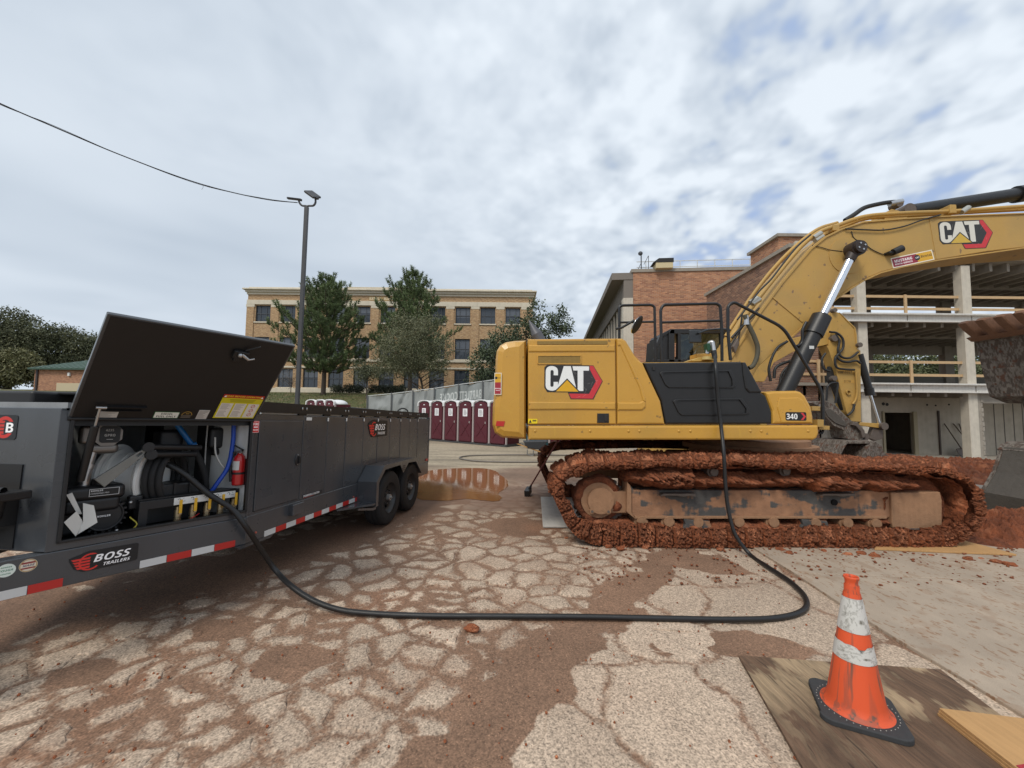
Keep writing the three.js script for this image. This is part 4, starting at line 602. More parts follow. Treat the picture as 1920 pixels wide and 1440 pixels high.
/* frame plates: bare worn steel under dried red slurry */
const T_SLURRY = tex(512, 512, (i, j) => { const u = i / 512, v = j / 512, a = fbm(u * 5, v * 9, 5, 221, 45), s = fbm(u * 30, v * 6, 3, 222, 30), k = sm(0.4, 0.54, a + 0.35 * (s - 0.5)), n = 0.85 + 0.4 * (fbm(u * 24, v * 24, 3, 223, 24) - 0.5); return [lerp(0.09, 0.36, k) * n, lerp(0.085, 0.185, k) * n, lerp(0.08, 0.1, k) * n]; });
const mSlurry = M([1, 1, 1], 0.8, { map: rep(T_SLURRY, 1.6, 1.1), bumpMap: rep(T_LUMP, 0.5), bumpScale: 0.006 });
const mSlurryTan = M([0.36, 0.2, 0.11], 0.85, { map: rep(T_GRIME, 0.5), bumpMap: rep(T_LUMP, 0.5), bumpScale: 0.006 });
const catLogo = dusty => canvasTex(512, 300, (c, w, h) => {
  c.fillStyle = '#c8983a'; c.fillRect(0, 0, w, h);
  c.fillStyle = '#2a2a2c'; c.beginPath(); c.moveTo(0, 20); c.lineTo(25, 0); c.lineTo(430, 0); c.lineTo(512, 140); c.lineTo(430, 300); c.lineTo(230, 300); c.lineTo(205, 240); c.lineTo(25, 240); c.lineTo(0, 200); c.fill();
  c.fillStyle = '#4d4c4b'; for (let y = 0; y < 16; y++) for (let x = 0; x < 16; x++) { const X = 330 + x * 9 + (y % 2) * 4.5, Y = 30 + y * 12; if (X < 455 && Y < 215) { c.beginPath(); c.arc(X, Y, 2.6, 0, 7); c.fill(); } }
  const red = c.createLinearGradient(0, 0, 0, 300); c.fillStyle = '#c9353c'; c.beginPath(); c.moveTo(398, 4); c.lineTo(428, 4); c.lineTo(506, 140); c.lineTo(424, 294); c.lineTo(236, 294); c.lineTo(216, 252); c.lineTo(392, 252); c.lineTo(452, 140); c.lineTo(398, 36); c.fill();
  c.fillStyle = dusty ? '#d9d6cc' : '#eef0ee';
  c.beginPath(); c.moveTo(120, 92); c.lineTo(82, 92); c.lineTo(82, 62); c.quadraticCurveTo(82, 46, 66, 46); c.quadraticCurveTo(54, 46, 54, 62); c.lineTo(54, 178); c.quadraticCurveTo(54, 194, 66, 194); c.quadraticCurveTo(82, 194, 82, 178); c.lineTo(82, 150); c.lineTo(120, 150); c.lineTo(120, 180); c.quadraticCurveTo(118, 228, 66, 228); c.quadraticCurveTo(12, 228, 12, 176); c.lineTo(12, 60); c.quadraticCurveTo(14, 10, 66, 10); c.quadraticCurveTo(118, 12, 120, 60); c.fill();
  c.beginPath(); c.moveTo(170, 10); c.lineTo(232, 10); c.lineTo(285, 228); c.lineTo(106, 228); c.fill();
  c.beginPath(); c.moveTo(246, 10); c.lineTo(392, 10); c.lineTo(392, 48); c.lineTo(342, 48); c.lineTo(342, 228); c.lineTo(292, 228); c.lineTo(292, 48); c.lineTo(254, 48); c.fill();
  c.fillStyle = '#2a2a2c'; c.beginPath(); c.moveTo(200, 118); c.lineTo(318, 240); c.lineTo(84, 240); c.fill();
  c.fillStyle = dusty ? '#cdaa45' : '#dca820'; c.beginPath(); c.moveTo(200, 132); c.lineTo(300, 234); c.lineTo(102, 234); c.fill();
  c.strokeStyle = 'rgba(225,220,205,0.55)'; c.lineWidth = 1.6; const R = rng(dusty ? 8 : 9); for (let k = 0; k < 34; k++) { const x = R() * w, y = R() * h; c.beginPath(); c.moveTo(x, y); c.lineTo(x + (R() - 0.5) * 70, y + (R() - 0.2) * 60); c.stroke(); }
});
const logoShape = (w, h) => new THREE.Shape([[0, 280], [25, 300], [430, 300], [512, 160], [430, 0], [230, 0], [205, 60], [25, 60], [0, 100]].map(([x, y]) => new THREE.Vector2((x / 512 - 0.5) * w, (y / 300 - 0.5) * h)));
const numberTag = canvasTex(256, 96, (c, w, h) => { c.fillStyle = '#1c1c1d'; c.fillRect(0, 0, w, h); c.fillStyle = '#c9353c'; c.beginPath(); c.moveTo(186, 8); c.lineTo(216, 8); c.lineTo(250, 48); c.lineTo(216, 88); c.lineTo(186, 88); c.lineTo(222, 48); c.fill(); c.fillStyle = '#f2f2f0'; c.font = 'bold 84px sans-serif'; c.fillText('340', 10, 79, 180); });
const rentalTag = canvasTex(512, 128, (c, w, h) => { c.fillStyle = '#e9e2cf'; c.fillRect(0, 0, w, h); c.fillStyle = '#93283a'; c.fillRect(12, 12, 300, 104); c.fillStyle = '#d9a62c'; c.fillRect(312, 12, 188, 104); c.fillStyle = '#fff'; c.font = 'bold 46px sans-serif'; c.fillText('MUSTANG', 34, 66, 250); c.font = 'bold 26px sans-serif'; c.fillText('RENTAL SERVICES', 34, 98, 250); c.fillStyle = '#222'; c.beginPath(); c.arc(316, 60, 34, 0, 7); c.fill(); c.fillStyle = '#fff'; c.font = 'bold 26px sans-serif'; c.fillText('CAT', 294, 69); c.fillStyle = '#2a2010'; c.font = 'bold 42px serif'; c.fillText('Rental', 358, 72); });
const rearTag = canvasTex(96, 256, (c, w, h) => { c.fillStyle = '#e9e2cf'; c.fillRect(0, 0, w, h); c.fillStyle = '#d9a62c'; c.fillRect(8, 8, 80, 104); c.fillStyle = '#a02a36'; c.fillRect(8, 112, 80, 136); c.fillStyle = '#222'; c.beginPath(); c.arc(24, 60, 16, 0, 7); c.fill(); c.fillStyle = '#fff'; c.font = 'bold 20px serif'; c.fillText('Mustang', 10, 190, 76); c.fillRect(20, 206, 56, 4); c.fillStyle = '#222'; c.font = 'bold 18px serif'; c.fillText('Rental', 40, 66, 46); });
const warnTag = canvasTex(128, 64, (c, w, h) => { c.fillStyle = '#f0d51c'; c.fillRect(0, 0, w, h); c.fillStyle = '#222'; c.beginPath(); c.moveTo(8, 56); c.lineTo(28, 10); c.lineTo(48, 56); c.fill(); c.fillRect(60, 14, 54, 14); c.fillRect(60, 36, 54, 6); });

const exBase = gnd(1440, 1027).clone(); exBase.z -= 1.6;
const digger = thing('excavator', 'large yellow and black tracked excavator caked in red mud, boom raised', 'excavator', exBase);
const facing = (p, d) => basis(at(p[0], p[1], d), V(1, 0, 0), V(0, 1, 0), V(0, 0, 1));
const sizePx = (n, d) => n / FOC * d;
const Z = d => -d;
{
  /* ---- tracks ---- */
  const loopPx = [[1145, 1021], [1300, 1024], [1450, 1027], [1600, 1029], [1725, 1030], [1785, 1019], [1822, 996], [1839, 966], [1839, 936], [1830, 916], [1814, 899], [1783, 883], [1740, 876], [1640, 872], [1500, 866], [1360, 862], [1200, 864], [1115, 867], [1079, 872], [1053, 886], [1042, 910], [1043, 937], [1051, 957], [1064, 984], [1086, 1006], [1107, 1016]];
  const loop2 = loopPx.map(p => at(p[0], p[1], DT)).map(v => V(v.x, Math.max(v.y, 0.012), 0));
  const curve = new THREE.CatmullRomCurve3(loop2, true, 'centripetal'), L = curve.getLength(), N = Math.round(L / 0.216);
  const inset = 0.05;
  const frameAt = t => { const p = curve.getPointAt(t), tg = curve.getTangentAt(t), n = V(tg.y, -tg.x, 0); return { p, tg, n }; };   // n points out of the loop (it runs anticlockwise)
  const shoe = mg([box(-0.104, 0.104, -0.012, 0.012, -0.3, 0.3, 0.004), ...[-0.085, -0.01, 0.065].map(x => box(x, x + 0.014, 0.01, 0.036, -0.3, 0.3)), box(-0.1, 0.1, -0.075, -0.012, -0.14, -0.09, 0.01), box(-0.1, 0.1, -0.075, -0.012, 0.09, 0.14, 0.01), cyl(V(0.1, -0.05, -0.16), V(0.1, -0.05, 0.16), 0.028, 0.028, 10)]);
  shoe.userData.keep = true;
  const track = (zc, every, name) => {
    const tr = part(digger, name, [box(loop2[0].x, loop2[4].x, 0.35, 0.62, zc - 0.16, zc + 0.16, 0.02)], mSlurryTan);
    for (let k = 0; k < N; k++) {
      const { p, tg, n } = frameAt(k / N), o = p.clone().addScaledVector(n, -inset); o.z = zc;
      const X = tg.clone().negate(), Zc = new THREE.Vector3().crossVectors(X, n);
      const m = part(tr, 'track_shoe', put(shoe, basis(o, X, n, Zc)), mMudWet);
    }
    return tr;
  };
  const zN = -(DT + 0.3), zF = -(DT + 2.89);
  track(zN, 1, 'track'); track(zF, 1, 'track');
  /* crusts of mud carried on the shoes: broken plates of clay of uneven thickness, with the joints between shoes left open */
  const crust = (zc, seed, thick, near) => {
    const nu = near ? 1250 : 500, nv = near ? 52 : 20, pos = [], ix = [];
    for (let i = 0; i <= nu; i++) {
      const t = (i % nu) / nu, { p, n } = frameAt(t), sl = (t * N + 0.5) % 1, pad = hash(Math.floor(t * N + 0.5) % N, seed, 3), gap = Math.exp(-((sl < 0.5 ? sl : sl - 1) ** 2) / 0.0022);
      for (let j = 0; j <= nv; j++) {
        const w = lerp(-0.335, 0.335, j / nv), a = t * L;
        let h = 0.035 + thick * (fbm(a * 2.6, w * 4 + 9, 3, seed) - 0.3) + 0.05 * (cells(a * 13, w * 13, seed + 5) - 0.6) + 0.055 * (cells(a * 27 + 3, w * 27, seed + 6) - 0.6) + 0.032 * (cells(a * 52, w * 52, seed + 8) - 0.5);
        h += 0.035 * (pad - 0.5); h -= gap * 0.085 * (0.5 + fbm(a * 3, w * 2, 2, seed + 9)); const e = Math.abs(w) / 0.335; h *= 1 - 0.9 * e ** 14; if (n.y < -0.2) h = Math.min(h, inset + 0.005 + 0.012 * fbm(a * 9, w * 9, 2, 3));
        h = Math.max(-0.004, h);
        const side = 0.02 * (fbm(a * 13, w * 3, 3, seed + 12) - 0.5) * (e > 0.9 ? 2 : 0);
        pos.push(p.x + n.x * (h - inset), Math.max(0.004, p.y + n.y * (h - inset)), zc + w + side * Math.sign(w));
      }
    }
    for (let i = 0; i < nu; i++) for (let j = 0; j < nv; j++) { const a = i * (nv + 1) + j, b = a + nv + 1; ix.push(a, a + 1, b, b, a + 1, b + 1); }
    /* near side wall of the crust, ragged, and the inner face */
    const g = new THREE.BufferGeometry(); g.setAttribute('position', new THREE.Float32BufferAttribute(pos, 3)); g.setIndex(ix); g.computeVertexNormals(); return g;
  };
  const edgeCrust = (zc, sgn, seed) => {                               // mud pressed out over the ends of the shoes
    const nu = seed < 320 ? 1700 : 600, nv = seed < 320 ? 26 : 8, pos = [], ix = [];
    for (let i = 0; i <= nu; i++) {
      const t = (i % nu) / nu, { p, n } = frameAt(t), a = t * L;
      const hang = 0.03 + 0.14 * Math.max(0, fbm(a * 3.3, 3, 4, seed) - 0.36) + 0.03 * fbm(a * 17, 1, 2, seed + 2) - 0.03 * sm(0.3, 0.9, n.y) + 0.12 * sm(-0.3, -0.9, n.y); const sl = (t * N + 0.5) % 1, gp = Math.exp(-((sl < 0.5 ? sl : sl - 1) ** 2) / 0.0024), pad = 0.35 + 0.85 * hash(Math.floor(t * N + 0.5) % N, seed, 5);
      for (let j = 0; j <= nv; j++) {
        const v = j / nv, o = lerp(0.012, -0.05 - hang, v);
        const bul = 0.04 * pad * Math.sin(Math.PI * clamp(v * 1.05)) * (0.3 + fbm(a * 6, v * 2, 3, seed + 4)) + 0.05 * pad * (cells(a * 15, o * 17 + 5, seed + 6) - 0.55) + 0.05 * (cells(a * 33, o * 36, seed + 7) - 0.5) + 0.03 * (cells(a * 62, o * 64, seed + 8) - 0.5) - 0.07 * gp;
        pos.push(p.x + n.x * o, Math.max(0.004, p.y + n.y * o), zc + sgn * (0.305 + Math.max(-0.01, bul)));
      }
    }
    for (let i = 0; i < nu; i++) for (let j = 0; j < nv; j++) { const a = i * (nv + 1) + j, b = a + nv + 1; if (sgn > 0) ix.push(a, b, a + 1, b, b + 1, a + 1); else ix.push(a, a + 1, b, b, a + 1, b + 1); }
    const g = new THREE.BufferGeometry(); g.setAttribute('position', new THREE.Float32BufferAttribute(pos, 3)); g.setIndex(ix); g.computeVertexNormals(); return g;
  };
  const inner = (zc, seed) => {                                        // mud packed on the inside of the shoes
    const nu = 420, nv = 18, pos = [], ix = [];
    for (let i = 0; i <= nu; i++) { const t = (i % nu) / nu, { p, n } = frameAt(t), a = t * L; for (let j = 0; j <= nv; j++) { const w = lerp(-0.3, 0.3, j / nv), h = 0.02 + 0.08 * sm(0.5, 0.95, n.x) + 0.11 * Math.max(0, fbm(a * 4, w * 5, 4, seed) - 0.42) + 0.03 * (fbm(a * 18, w * 18, 2, seed + 3) - 0.5); const lift = (Math.abs(w) < 0.17 && n.y < -0.7) ? 0 : h; pos.push(p.x - n.x * (inset + 0.012 + lift), p.y - n.y * (inset + 0.012 + lift), zc + w); } }
    for (let i = 0; i < nu; i++) for (let j = 0; j < nv; j++) { const a = i * (nv + 1) + j, b = a + nv + 1; ix.push(a, b, a + 1, b, b + 1, a + 1); }
    const g = new THREE.BufferGeometry(); g.setAttribute('position', new THREE.Float32BufferAttribute(pos, 3)); g.setIndex(ix); g.computeVertexNormals(); return g;
  };
  for (const m of [part(digger, 'mud_crust', [crust(zN, 301, 0.13, true), edgeCrust(zN, 1, 311), inner(zN, 321)], mMud), part(digger, 'mud_crust', [crust(zF, 331, 0.06), inner(zF, 341), edgeCrust(zF, 1, 351)], mMudWet)]) m.userData.kind = 'stuff';
  /* near side: frame, sprocket, idler, rollers */
  const dF = DT + 0.1;
  const plateG = slabPx(px(cT, [[372, 262], [395, 290], [1330, 292], [1395, 300], [1400, 395], [1380, 402], [400, 402], [372, 372]]), dF, dF + 0.4, 0.012);
  const tf = part(digger, 'track_frame', [plateG], mSlurry);
  part(tf, 'end_plate', slabPx(px(cT, [[368, 258], [384, 285], [384, 378], [400, 404], [366, 376]]), dF - 0.03, dF + 0.2, 0.004), mSlurryTan);
  part(tf, 'lower_flange', slabPx(px(cT, [[398, 392], [1384, 392], [1384, 402], [398, 402]]), dF - 0.02, dF + 0.1, 0.003), mSlurryTan);
  part(tf, 'idler_guard', [slabPx(px(cT, [[1400, 300], [1592, 298], [1600, 330], [1600, 425], [1540, 458], [1412, 458], [1404, 420]]), dF - 0.03, dF + 0.3, 0.01)], mSlurryTan);
  part(tf, 'idler_guard_lip', [slabPx(px(cT, [[1412, 440], [1560, 438], [1535, 460], [1410, 460]]), dF - 0.036, dF + 0.02, 0.004)], mSlurry);
  const idc = at(...cT(1470, 345), DT + 0.3); part(tf, 'idler', [disc(idc, V(0, 0, 1), 0.38, 0.14, 40), disc(idc, V(0, 0, 1), 0.33, 0.24, 40)], mMudWet);
  const sc = at(...cS(655, 755), DT + 0.3); const sp = part(tf, 'sprocket', [disc(V(sc.x, sc.y, -(DT + 0.3)), V(0, 0, 1), 0.30, 0.1, 40), ...[...Array(22)].map((_, k) => { const a = k / 22 * 6.2832; return disc(V(sc.x + 0.31 * Math.cos(a), sc.y + 0.31 * Math.sin(a), -(DT + 0.3)), V(0, 0, 1), 0.025, 0.07, 8); })], mOldSteel);
  const scn = at(...cS(655, 755), DT + 0.13);
  part(sp, 'final_drive', [cyl(V(scn.x, scn.y, -(DT + 0.35)), V(scn.x, scn.y, -(DT + 0.13)), 0.24, 0.215, 40), cyl(V(scn.x + 0.02, scn.y, -(DT + 0.14)), V(scn.x + 0.02, scn.y - 0.0, -(DT + 0.085)), 0.165, 0.16, 40), ...[[-0.09, -0.125], [0.11, -0.125]].map(([a, b]) => cyl(V(scn.x + a, scn.y + b, -(DT + 0.2)), V(scn.x + a, scn.y + b, -(DT + 0.08)), 0.032, 0.032, 14))], mSlurryTan);
  for (const [a, b] of [[-0.09, -0.125], [0.11, -0.125]]) part(sp, 'drain_plug', disc(V(scn.x + a, scn.y + b, -(DT + 0.077)), V(0, 0, 1), 0.016, 0.01, 8), mOldSteel);
  part(sp, 'hub_mud', displaced(new THREE.TorusGeometry(0.245, 0.055, 20, 90).translate(scn.x, scn.y, -(DT + 0.2)), (x, y, z) => 0.1 * (fbm3(x * 7, y * 7, z * 7, 4, 5) - 0.5)), mMudWet).userData.kind = 'stuff';
  for (const [x, y] of [[422, 412], [527, 412], [642, 414], [800, 412], [936, 414], [1100, 418], [1224, 416], [1336, 420]]) { const c = at(...cT(x, y), dF); part(tf, 'track_roller', [cyl(V(c.x, c.y - 0.015, -(dF + 0.42)), V(c.x, c.y - 0.015, -(dF - 0.0)), 0.085, 0.085, 20), cyl(V(c.x, c.y, -(dF + 0.1)), V(c.x, c.y, -(dF - 0.035)), 0.07, 0.06, 18)], mSlurryTan); }
  for (const [x, y] of [[695, 216], [975, 212]]) { const c = at(...cT(x, y), dF + 0.05); part(tf, 'carrier_roller', [cyl(V(c.x, c.y, -(dF + 0.42)), V(c.x, c.y, -(dF)), 0.07, 0.07, 20), cyl(V(c.x, c.y, -(dF + 0.1)), V(c.x, c.y, -(dF - 0.03)), 0.045, 0.045, 14)], mOldSteel); }
  for (const x of [570, 1195]) part(tf, 'step_lug', slabPx(px(cT, [[x - 70, 312], [x - 60, 304], [x + 65, 304], [x + 66, 316], [x + 40, 312], [x + 20, 317], [x - 10, 312]]), dF - 0.09, dF + 0.02, 0.004), mOldSteel);
  { const c = at(...cT(1178, 338), dF - 0.012); part(tf, 'painted_frame_hole', disc(c, V(0, 0, 1), 0.036, 0.02, 20), M([0.003, 0.003, 0.003], 1)); }  // flat disc on the plate; the dark of a recess is painted as its colour
  for (const x of [640, 1100]) part(tf, 'roller_guard', slabPx(px(cT, [[x - 50, 404], [x - 44, 425], [x - 55, 440], [x - 20, 456], [x + 30, 462], [x + 66, 450], [x + 60, 440], [x + 50, 412]]), dF - 0.03, dF + 0.03, 0.004), mSlurry);
  /* heaps of clay lying on the frame */
  const heap = (poly, d0, d1, amp, seed, mt) => { const tr = traced(poly, d0), xs = tr.map(p => p[0]), ys = tr.map(p => p[1]); const x0 = Math.min(...xs), x1 = Math.max(...xs), y0 = Math.min(...ys), y1 = Math.max(...ys);
    const nx = Math.ceil((x1 - x0) / 0.0085), ny = Math.ceil((y1 - y0) / 0.0085), pos = [], ix = []; const inside = (x, y) => { let c = 0, m = 9; for (let i = 0, j = tr.length - 1; i < tr.length; j = i++) { const [ax, ay] = tr[i], [bx, by] = tr[j]; if ((ay > y) !== (by > y) && x < (bx - ax) * (y - ay) / (by - ay) + ax) c = 1 - c; const t = clamp(((x - ax) * (bx - ax) + (y - ay) * (by - ay)) / ((bx - ax) ** 2 + (by - ay) ** 2)); m = Math.min(m, Math.hypot(x - ax - t * (bx - ax), y - ay - t * (by - ay))); } return c ? m : -m; };
    for (let j = 0; j <= ny; j++) for (let i = 0; i <= nx; i++) { const x = lerp(x0, x1, i / nx), y = lerp(y0, y1, j / ny), e = inside(x, y) + 0.05 * (fbm(x * 9, y * 9, 3, seed) - 0.5); const up = sm(0, 0.13, e); const h = up * (d1 - d0) * (0.55 + 0.45 * (1 - (y - y0) / (y1 - y0))) * (0.45 + 1.1 * fbm(x * 5, y * 5, 4, seed + 2)) + up * 2.1 * amp * (0.6 * (cells(x * 11 + y * 4, y * 10, seed + 4) - 0.5) + 0.6 * (cells(x * 25 + y * 9, y * 22, seed + 5) - 0.5) + 0.35 * (cells(x * 52, y * 48, seed + 6) - 0.5)); pos.push(x, y, -(d1) + (e > 0 ? h : -0.25)); }
    for (let j = 0; j < ny; j++) for (let i = 0; i < nx; i++) { const a = j * (nx + 1) + i, b = a + nx + 1; ix.push(a, a + 1, b, a + 1, b + 1, b); }
    const g = new THREE.BufferGeometry(); g.setAttribute('position', new THREE.Float32BufferAttribute(pos, 3)); g.setIndex(ix); g.computeVertexNormals(); const m = part(tf, 'clay_heap', g, mt || mMud); m.userData.kind = 'stuff'; return m; };
  heap(px(cT, [[370, 270], [380, 225], [480, 205], [640, 200], [660, 230], [650, 300], [520, 305], [470, 290]]), dF - 0.15, dF + 0.06, 0.12, 401);
  heap(px(cT, [[620, 235], [760, 215], [900, 235], [1050, 215], [1120, 225], [1130, 285], [1000, 296], [760, 298], [640, 300]]), dF - 0.1, dF + 0.1, 0.12, 411);
  heap(px(cT, [[1090, 230], [1180, 215], [1300, 235], [1450, 235], [1560, 265], [1590, 300], [1450, 305], [1400, 320], [1330, 295], [1250, 318], [1120, 320]]), dF - 0.16, dF + 0.06, 0.12, 421);
  heap(px(cT, [[1360, 310], [1420, 305], [1405, 380], [1440, 440], [1400, 450], [1330, 430], [1300, 410], [1385, 395]]), dF - 0.06, dF + 0.04, 0.08, 431);
  heap(px(cT, [[580, 405], [720, 400], [700, 440], [650, 425], [600, 440]]), dF - 0.06, dF + 0.04, 0.06, 441);
  heap(px(cT, [[1040, 405], [1180, 402], [1160, 450], [1100, 440], [1060, 450]]), dF - 0.06, dF + 0.04, 0.06, 451);
  heap(px(cT, [[200, 415], [420, 428], [900, 430], [1400, 440], [1400, 470], [900, 470], [230, 465]]), dF - 0.12, dF + 0.02, 0.12, 461);
  /* car body between the tracks */
  const mid = at(1400, 880, DT + 1.6);
  part(digger, 'car_body', [box(mid.x - 0.95, mid.x + 0.95, 0.48, 0.92, -(DT + 2.6), -(DT + 0.6), 0.05), ...[-0.9, 0.9].map(o => box(mid.x + o - 0.25, mid.x + o + 0.25, 0.42, 0.8, -(DT + 2.7), -(DT + 0.5), 0.08))], mSlurryTan);
  part(digger, 'swing_ring', [cyl(V(mid.x, 0.9, -(DT + 1.6)), V(mid.x, 1.2, -(DT + 1.6)), 0.85, 0.85, 40), cyl(V(mid.x, 1.05, -(DT + 1.6)), V(mid.x, 1.12, -(DT + 1.6)), 0.95, 0.95, 40)], mSlurryTan);

  /* ---- house ---- */
  const dB = DH + HW, hpx = (l, a, b, bev) => slabPx(px(c1, l), a, b, bev);
  part(digger, 'house_core', [hpx([[262, 240], [735, 240], [800, 300], [900, 365], [1420, 365], [1500, 520], [1530, 690], [262, 690]], DH + 0.06, dB - 0.06, 0)], mCatYellow);
  part(digger, 'counterweight', [hpx([[252, 222], [190, 224], [140, 232], [108, 250], [90, 280], [84, 330], [80, 480], [68, 590], [66, 690], [80, 735], [120, 760], [252, 768]], DH - 0.01, dB + 0.01, 0.09)], mCatYellow);
  part(digger, 'frame_skirt', hpx([[264, 694], [1846, 690], [1850, 735], [1838, 762], [1820, 771], [264, 770]], DH - 0.015, DH + 0.1, 0.025), mCatYellow);
  part(digger, 'frame_skirt', hpx([[264, 694], [1700, 690], [1700, 771], [264, 770]], dB - 0.1, dB, 0.02), mCatYellow);
  part(digger, 'deck_floor', hpx([[270, 740], [1760, 740], [1760, 766], [270, 766]], DH + 0.1, dB - 0.1, 0), mCatYellow);
  for (const x of [300, 600, 810, 870, 1085, 1148, 1475, 1535, 1790]) part(digger, 'bolt', put(new THREE.SphereGeometry(0.017, 10, 6).scale(1, 1, 0.5), facing(c1(x, 722), DH - 0.016)), mCatYellow);
  const hood = part(digger, 'rear_door', hpx([[262, 222], [738, 218], [742, 684], [262, 684]], DH + 0.015, DH + 0.1, 0.012), mCatYellow);
  part(hood, 'pressed_rib', hpx([[264, 252], [736, 250], [737, 288], [264, 290]], DH + 0.002, DH + 0.05, 0.014), mCatYellow);
  part(hood, 'pressed_rib', [hpx([[264, 562], [740, 566], [740, 606], [560, 604], [264, 606]], DH + 0.0, DH + 0.05, 0.014)], mCatYellow);
  part(hood, 'air_vent', [hpx([[312, 232], [695, 230], [695, 248], [312, 249]], DH + 0.005, DH + 0.03, 0), hpx([[314, 312], [552, 310], [552, 353], [314, 355]], DH + 0.009, DH + 0.03, 0.004)], M([0.30, 0.19, 0.045], 0.6, { map: rep(T_GRIME, 0.5) }));
  part(hood, 'vent_frame', [...[[312, 312, 318, 355], [548, 310, 554, 355], [312, 308, 554, 313], [312, 352, 554, 357]].map(([a, b, c, d]) => hpx([[a, b], [c, b], [c, d], [a, d]], DH + 0.003, DH + 0.02, 0.002))], mCatYellow);
  const hd = part(hood, 'door_handle', hpx([[640, 626], [704, 626], [704, 678], [640, 678]], DH + 0.004, DH + 0.03, 0.006), mCatBlack);
  part(hood, 'handle_grip', hpx([[678, 634], [698, 634], [698, 668], [678, 668]], DH - 0.004, DH + 0.02, 0.004), mDark);
  part(hood, 'hazard_label', put(plate(sizePx(17, DH), sizePx(8.5, DH), 0.002), facing(c1(288, 668), DH + 0.013)), tmat(warnTag));
  part(digger, 'front_side_panel', hpx([[746, 218], [775, 218], [795, 232], [842, 310], [862, 335], [888, 350], [900, 380], [985, 560], [1008, 684], [750, 684]], DH + 0.012, DH + 0.12, 0.02), mCatYellow);
  part(digger, 'panel_ridge', [hpx([[752, 566], [870, 566], [892, 556], [905, 566], [905, 590], [885, 608], [752, 608]], DH - 0.004, DH + 0.06, 0.016), hpx([[752, 232], [772, 240], [800, 300], [885, 480], [905, 540], [905, 566], [888, 556], [870, 486], [790, 310], [765, 256], [752, 256]], DH - 0.0, DH + 0.06, 0.014)], mCatYellow);
  const blk = part(digger, 'black_side_door', hpx([[892, 350], [1425, 344], [1440, 352], [1452, 372], [1470, 470], [1560, 530], [1592, 620], [1592, 683], [1014, 683], [990, 560], [908, 384]], DH + 0.01, DH + 0.12, 0.02), mCatBlack);
  const ring = (o, t) => { const pts = traced(px(c1, o), DH), cx = pts.reduce((s, p) => s + p[0], 0) / pts.length, cy = pts.reduce((s, p) => s + p[1], 0) / pts.length; const inn = pts.map(([x, y]) => { const d = Math.hypot(x - cx, y - cy); return [cx + (x - cx) * (1 - t / d * 1.1), cy + (y - cy) * (1 - t / d * 1.3)]; }); return extr(pts, -(DH + 0.02), -(DH - 0.006), 0.007, [inn]); };
  part(blk, 'pressed_frame', [ring([[980, 408], [990, 396], [1370, 388], [1392, 440], [1394, 478], [1380, 488], [1030, 486], [1010, 470]], 0.03), ring([[1052, 560], [1066, 548], [1430, 542], [1470, 600], [1468, 628], [1440, 634], [1100, 637], [1082, 622]], 0.03)], mCatBlack);
  part(blk, 'front_edge', [hpx([[1430, 346], [1450, 346], [1540, 512], [1470, 514], [1448, 490], [1436, 420]], DH - 0.006, DH + 0.1, 0.02)], mCatBlack);
  part(blk, 'small_latch', hpx([[942, 370], [957, 370], [957, 390], [942, 390]], DH - 0.004, DH + 0.02, 0.003), mDark);
  part(digger, 'front_box', hpx([[1556, 512], [1600, 504], [1728, 502], [1752, 508], [1776, 530], [1808, 590], [1818, 640], [1820, 683], [1598, 683], [1594, 610]], DH + 0.005, DH + 0.75, 0.03), mCatYellow);
  part(digger, 'front_box_recess', hpx([[1632, 540], [1738, 538], [1762, 552], [1800, 618], [1808, 676], [1645, 676], [1620, 590]], DH - 0.004, DH + 0.1, 0.012), mCatYellow);
  part(digger, 'model_number', put(plate(sizePx(39, DH), sizePx(16, DH), 0.002, 0.02), facing(c1(1723, 642), DH - 0.004)), tmat(numberTag));
  part(digger, 'maker_emblem', put(printed(logoShape(sizePx(110, DH), sizePx(64, DH)), sizePx(110, DH), sizePx(64, DH), 0.003), facing(c1(510, 455), DH + 0.014)), tmat(catLogo(false)));
  part(digger, 'rental_sticker', put(plate(sizePx(14, DH), sizePx(41, DH), 0.003), facing(c1(98, 464), DH - 0.012).multiply(new THREE.Matrix4().makeRotationY(-0.25))), tmat(rearTag));
  part(digger, 'red_reflector', put(extr([[-0.055, -0.03], [0.045, -0.035], [0.06, 0.03], [-0.045, 0.03]], 0, 0.003), facing(c1(110, 681), DH - 0.013)), mRedTape);
  part(digger, 'deck_plate', [hpx([[262, 222], [738, 218], [738, 224], [262, 228]], DH + 0.1, dB, 0.0), hpx([[880, 348], [1440, 344], [1440, 354], [880, 356]], DH + 0.1, DH + 1.15, 0.0), hpx([[740, 218], [775, 218], [795, 232], [842, 310], [880, 350], [880, 358], [840, 330], [780, 236], [740, 226]], DH + 0.1, dB, 0)], mCatYellow);
  part(digger, 'front_step', [hpx([[1812, 586], [1856, 588], [1856, 612], [1812, 610]], DH + 0.05, DH + 0.3, 0.004), hpx([[1842, 660], [1876, 660], [1876, 700], [1842, 700]], DH + 0.02, DH + 0.12, 0.004), hpx([[1850, 692], [1908, 694], [1908, 716], [1850, 714]], DH + 0.05, DH + 0.3, 0.004)], M([0.42, 0.26, 0.07], 0.6, { map: rep(T_PAINT, 1.5) }));
  part(digger, 'exhaust_stack', [put(cyl(V(0.06, -0.14, 0), V(-0.03, 0.02, 0), 0.085, 0.09, 20), facing(c1(318, 200), DH + 1.2)), put(cyl(V(-0.03, 0.02, 0), V(-0.15, 0.24, 0), 0.085, 0.005, 20), facing(c1(318, 200), DH + 1.2))], M([0.12, 0.12, 0.13], 0.5, { metalness: 0.5 }));
